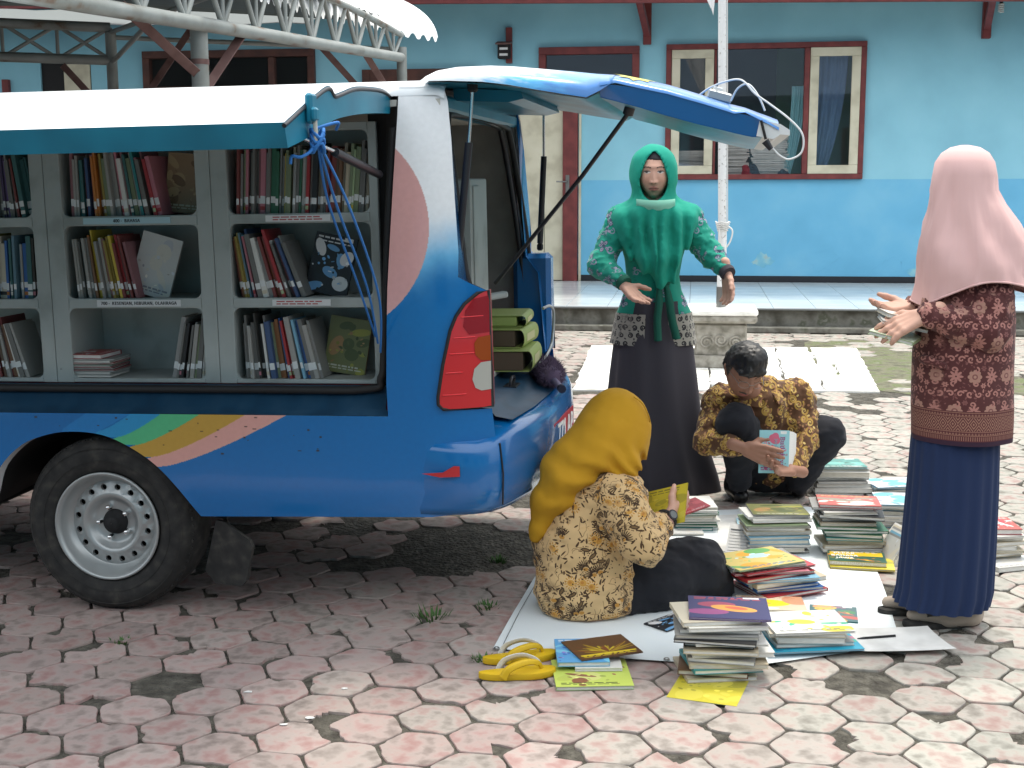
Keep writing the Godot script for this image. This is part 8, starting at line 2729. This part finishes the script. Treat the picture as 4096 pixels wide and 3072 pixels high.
func build_seated_person():
	var B := Vector3(0.243, 0, -4.174)
	var p := thing("person", "seated person in mustard headscarf and cream batik blouse reading a book", "person", B)
	var O := -B
	var st := mb()
	var hc := Vector3(0.353, 0.615, -4.36)
	head(st, Transform3D(Basis.from_euler(Vector3(0.35, 2.45, 0.0)), hc), 1.02, SKIN_F)
	skin_blob(st, [[Vector3(0.337, 0.547, -4.34), Vector3(0.303, 0.427, -4.3), 0.05, 0.06], [Vector3(0.286, 0.384, -4.28), Vector3(0.243, 0.052, -4.25), 0.11, 0.13], [Vector3(0.362, 0.416, -4.16), Vector3(0.429, 0.279, -4.08), 0.035, 0.03], [Vector3(0.429, 0.279, -4.08), Vector3(0.506, 0.333, -4.2), 0.03, 0.022], [Vector3(0.305, 0.042, -4.28), Vector3(0.634, 0.126, -4.38), 0.08, 0.06], [Vector3(0.634, 0.126, -4.38), Vector3(0.627, -0.048, -4.55), 0.05, 0.04]], 0.022, SKIN_F)
	hand(st, Vector3(0.52, 0.343, -4.21), Vector3(0.604, 0.367, -4.29) - Vector3(0.52, 0.343, -4.21), Vector3(-0.3, 0.25, -0.9), 1.0, [0.55, 0.60, 0.65, 0.7], SKIN_F, 0.98, 0.6)
	part("body", st, M.skin, p, O)
	# blouse
	st = mb()
	var bl := [[Vector3(0.244, 0.092, -4.27), Vector3(0.238, 0.219, -4.29), 0.168, 0.160], [Vector3(0.238, 0.219, -4.29), Vector3(0.288, 0.363, -4.3), 0.160, 0.135], [Vector3(0.209, 0.355, -4.3), Vector3(0.354, 0.397, -4.24), 0.10, 0.092], [Vector3(0.244, 0.046, -4.27), Vector3(0.28, 0.042, -4.27), 0.150, 0.145], [Vector3(0.355, 0.403, -4.2), Vector3(0.386, 0.343, -4.13), 0.086, 0.074], [Vector3(0.386, 0.343, -4.13), Vector3(0.428, 0.276, -4.09), 0.072, 0.062], [Vector3(0.428, 0.276, -4.09), Vector3(0.491, 0.322, -4.17), 0.060, 0.044]]
	var wr := func(q: Vector3) -> float:
		return 0.016 * nz.get_noise_3d(q.x * 7.0, q.y * 15.0, q.z * 7.0) + 0.006 * nz.get_noise_3d(q.x * 22.0, q.y * 30.0, q.z * 22.0)
	blob(st, bl, 0.010, 0.014, wr, func(q: Vector3): return 0.012 - q.y)
	part("blouse", st, M.print_cream, p, O)
	st = mb()
	tube(st, [Vector3(0.494, 0.324, -4.175), Vector3(0.505, 0.333, -4.19)], [0.040, 0.035], 18)
	part("cuff", st, cloth(Color(0.36, 0.20, 0.17)), p, O)
	# wristwatch
	var w := thing("wristwatch", "black wristwatch on the seated person's wrist", "watch", Vector3(0.512, 0.338, -4.2))
	st = mb()
	var ad := (Vector3(0.52, 0.343, -4.21) - Vector3(0.494, 0.324, -4.175)).normalized()
	torus_band(st, Vector3.ZERO, ad, 0.030, 0.008)
	part("strap", st, M.black, w)
	st = mb()
	var wn := (Vector3(0.35, 0.45, 0.85) - ad * Vector3(0.35, 0.45, 0.85).dot(ad)).normalized()
	tube(st, [wn * 0.028, wn * 0.040], 0.018, 18)
	part("case", st, M.strut, w)
	st = mb()
	tube(st, [wn * 0.0401, wn * 0.0412], 0.013, 18)
	part("dial", st, M.grout, w)
	# skirt over folded legs
	st = mb()
	var sk := [[Vector3(0.306, 0.036, -4.3), Vector3(0.469, 0.085, -4.34), 0.135, 0.125], [Vector3(0.469, 0.085, -4.34), Vector3(0.637, 0.111, -4.4), 0.125, 0.100], [Vector3(0.637, 0.111, -4.4), Vector3(0.693, 0.042, -4.42), 0.098, 0.085], [Vector3(0.481, 0.011, -4.45), Vector3(0.697, -0.005, -4.46), 0.085, 0.072], [Vector3(0.336, 0.026, -4.28), Vector3(0.502, 0.022, -4.34), 0.10, 0.09]]
	blob(st, sk, 0.011, 0.018, folds(0.014, 9.0, Vector3(1.0, 1.8, 1.0)), func(q: Vector3): return 0.011 - q.y)
	part("skirt", st, M.black_cloth, p, O)
	# headscarf: hood, neck folds and the long fall down the back
	st = mb()
	var hs := [[hc + Vector3(0.0, 0.025, 0.0), hc + Vector3(-0.01, 0.005, 0.01), 0.112, 0.112], [hc + Vector3(0.035, -0.02, 0.02), hc + Vector3(0.055, -0.06, 0.0), 0.080, 0.062], [Vector3(0.349, 0.563, -4.3), Vector3(0.37, 0.516, -4.26), 0.085, 0.060], [Vector3(0.303, 0.585, -4.31), Vector3(0.2, 0.496, -4.28), 0.105, 0.085], [Vector3(0.2, 0.496, -4.28), Vector3(0.139, 0.389, -4.26), 0.088, 0.062], [Vector3(0.281, 0.548, -4.22), Vector3(0.166, 0.451, -4.2), 0.050, 0.040], [Vector3(0.144, 0.426, -4.24), Vector3(0.095, 0.315, -4.24), 0.062, 0.030], [Vector3(0.095, 0.331, -4.24), Vector3(0.079, 0.266, -4.24), 0.030, 0.012], [Vector3(0.368, 0.52, -4.24), Vector3(0.376, 0.476, -4.21), 0.030, 0.012], [Vector3(0.254, 0.485, -4.4), Vector3(0.342, 0.419, -4.4), 0.08, 0.06]]
	var fo := func(q: Vector3) -> float:
		var d := q - hc
		var u := d.x * 0.75 + d.y * 0.9
		var wgt := smoothstep(0.02, -0.12, d.y)
		var fan := atan2(d.y + 0.20, -d.x + 0.12)
		return wgt * 0.0075 * sin(fan * 21.0 + 2.0 * nz.get_noise_2d(d.x * 5.0, d.y * 5.0)) + 0.005 * nz.get_noise_3d(q.x * 11.0, q.y * 11.0, q.z * 11.0) + 0.0 * u
	blob(st, hs, 0.0085, 0.016, fo)
	part("headscarf", st, M.mustard, p, O)
	st = mb()
	tube(st, curve([hc + Vector3(0.055, 0.118, 0.055), hc + Vector3(0.085, 0.095, 0.065), hc + Vector3(0.105, 0.055, 0.058), hc + Vector3(0.112, 0.03, 0.05)], 6), 0.0022, 6)
	part("scarf_seam", st, M.mustard, p, O)
	# book in the hand
	var bk := thing("book", "thin yellow-green book held open by the seated person", "book", Vector3(0.508, 0.356, -4.27), 0.0, "books held in hands")
	bk.transform = Transform3D(Basis.from_euler(Vector3(0.95, -0.25, 0.62)), Vector3(0.512, 0.358, -4.275))
	book(bk, 0.20, 0.003, 0.14, 2, 20)
	var bk2 := thing("book", "thin red-edged booklet under the seated person's fingers", "book", Vector3(0.603, 0.353, -4.3), 0.3, "books held in hands")
	bk2.rotation.z = 0.25
	book(bk2, 0.10, 0.004, 0.12, 0, 19)
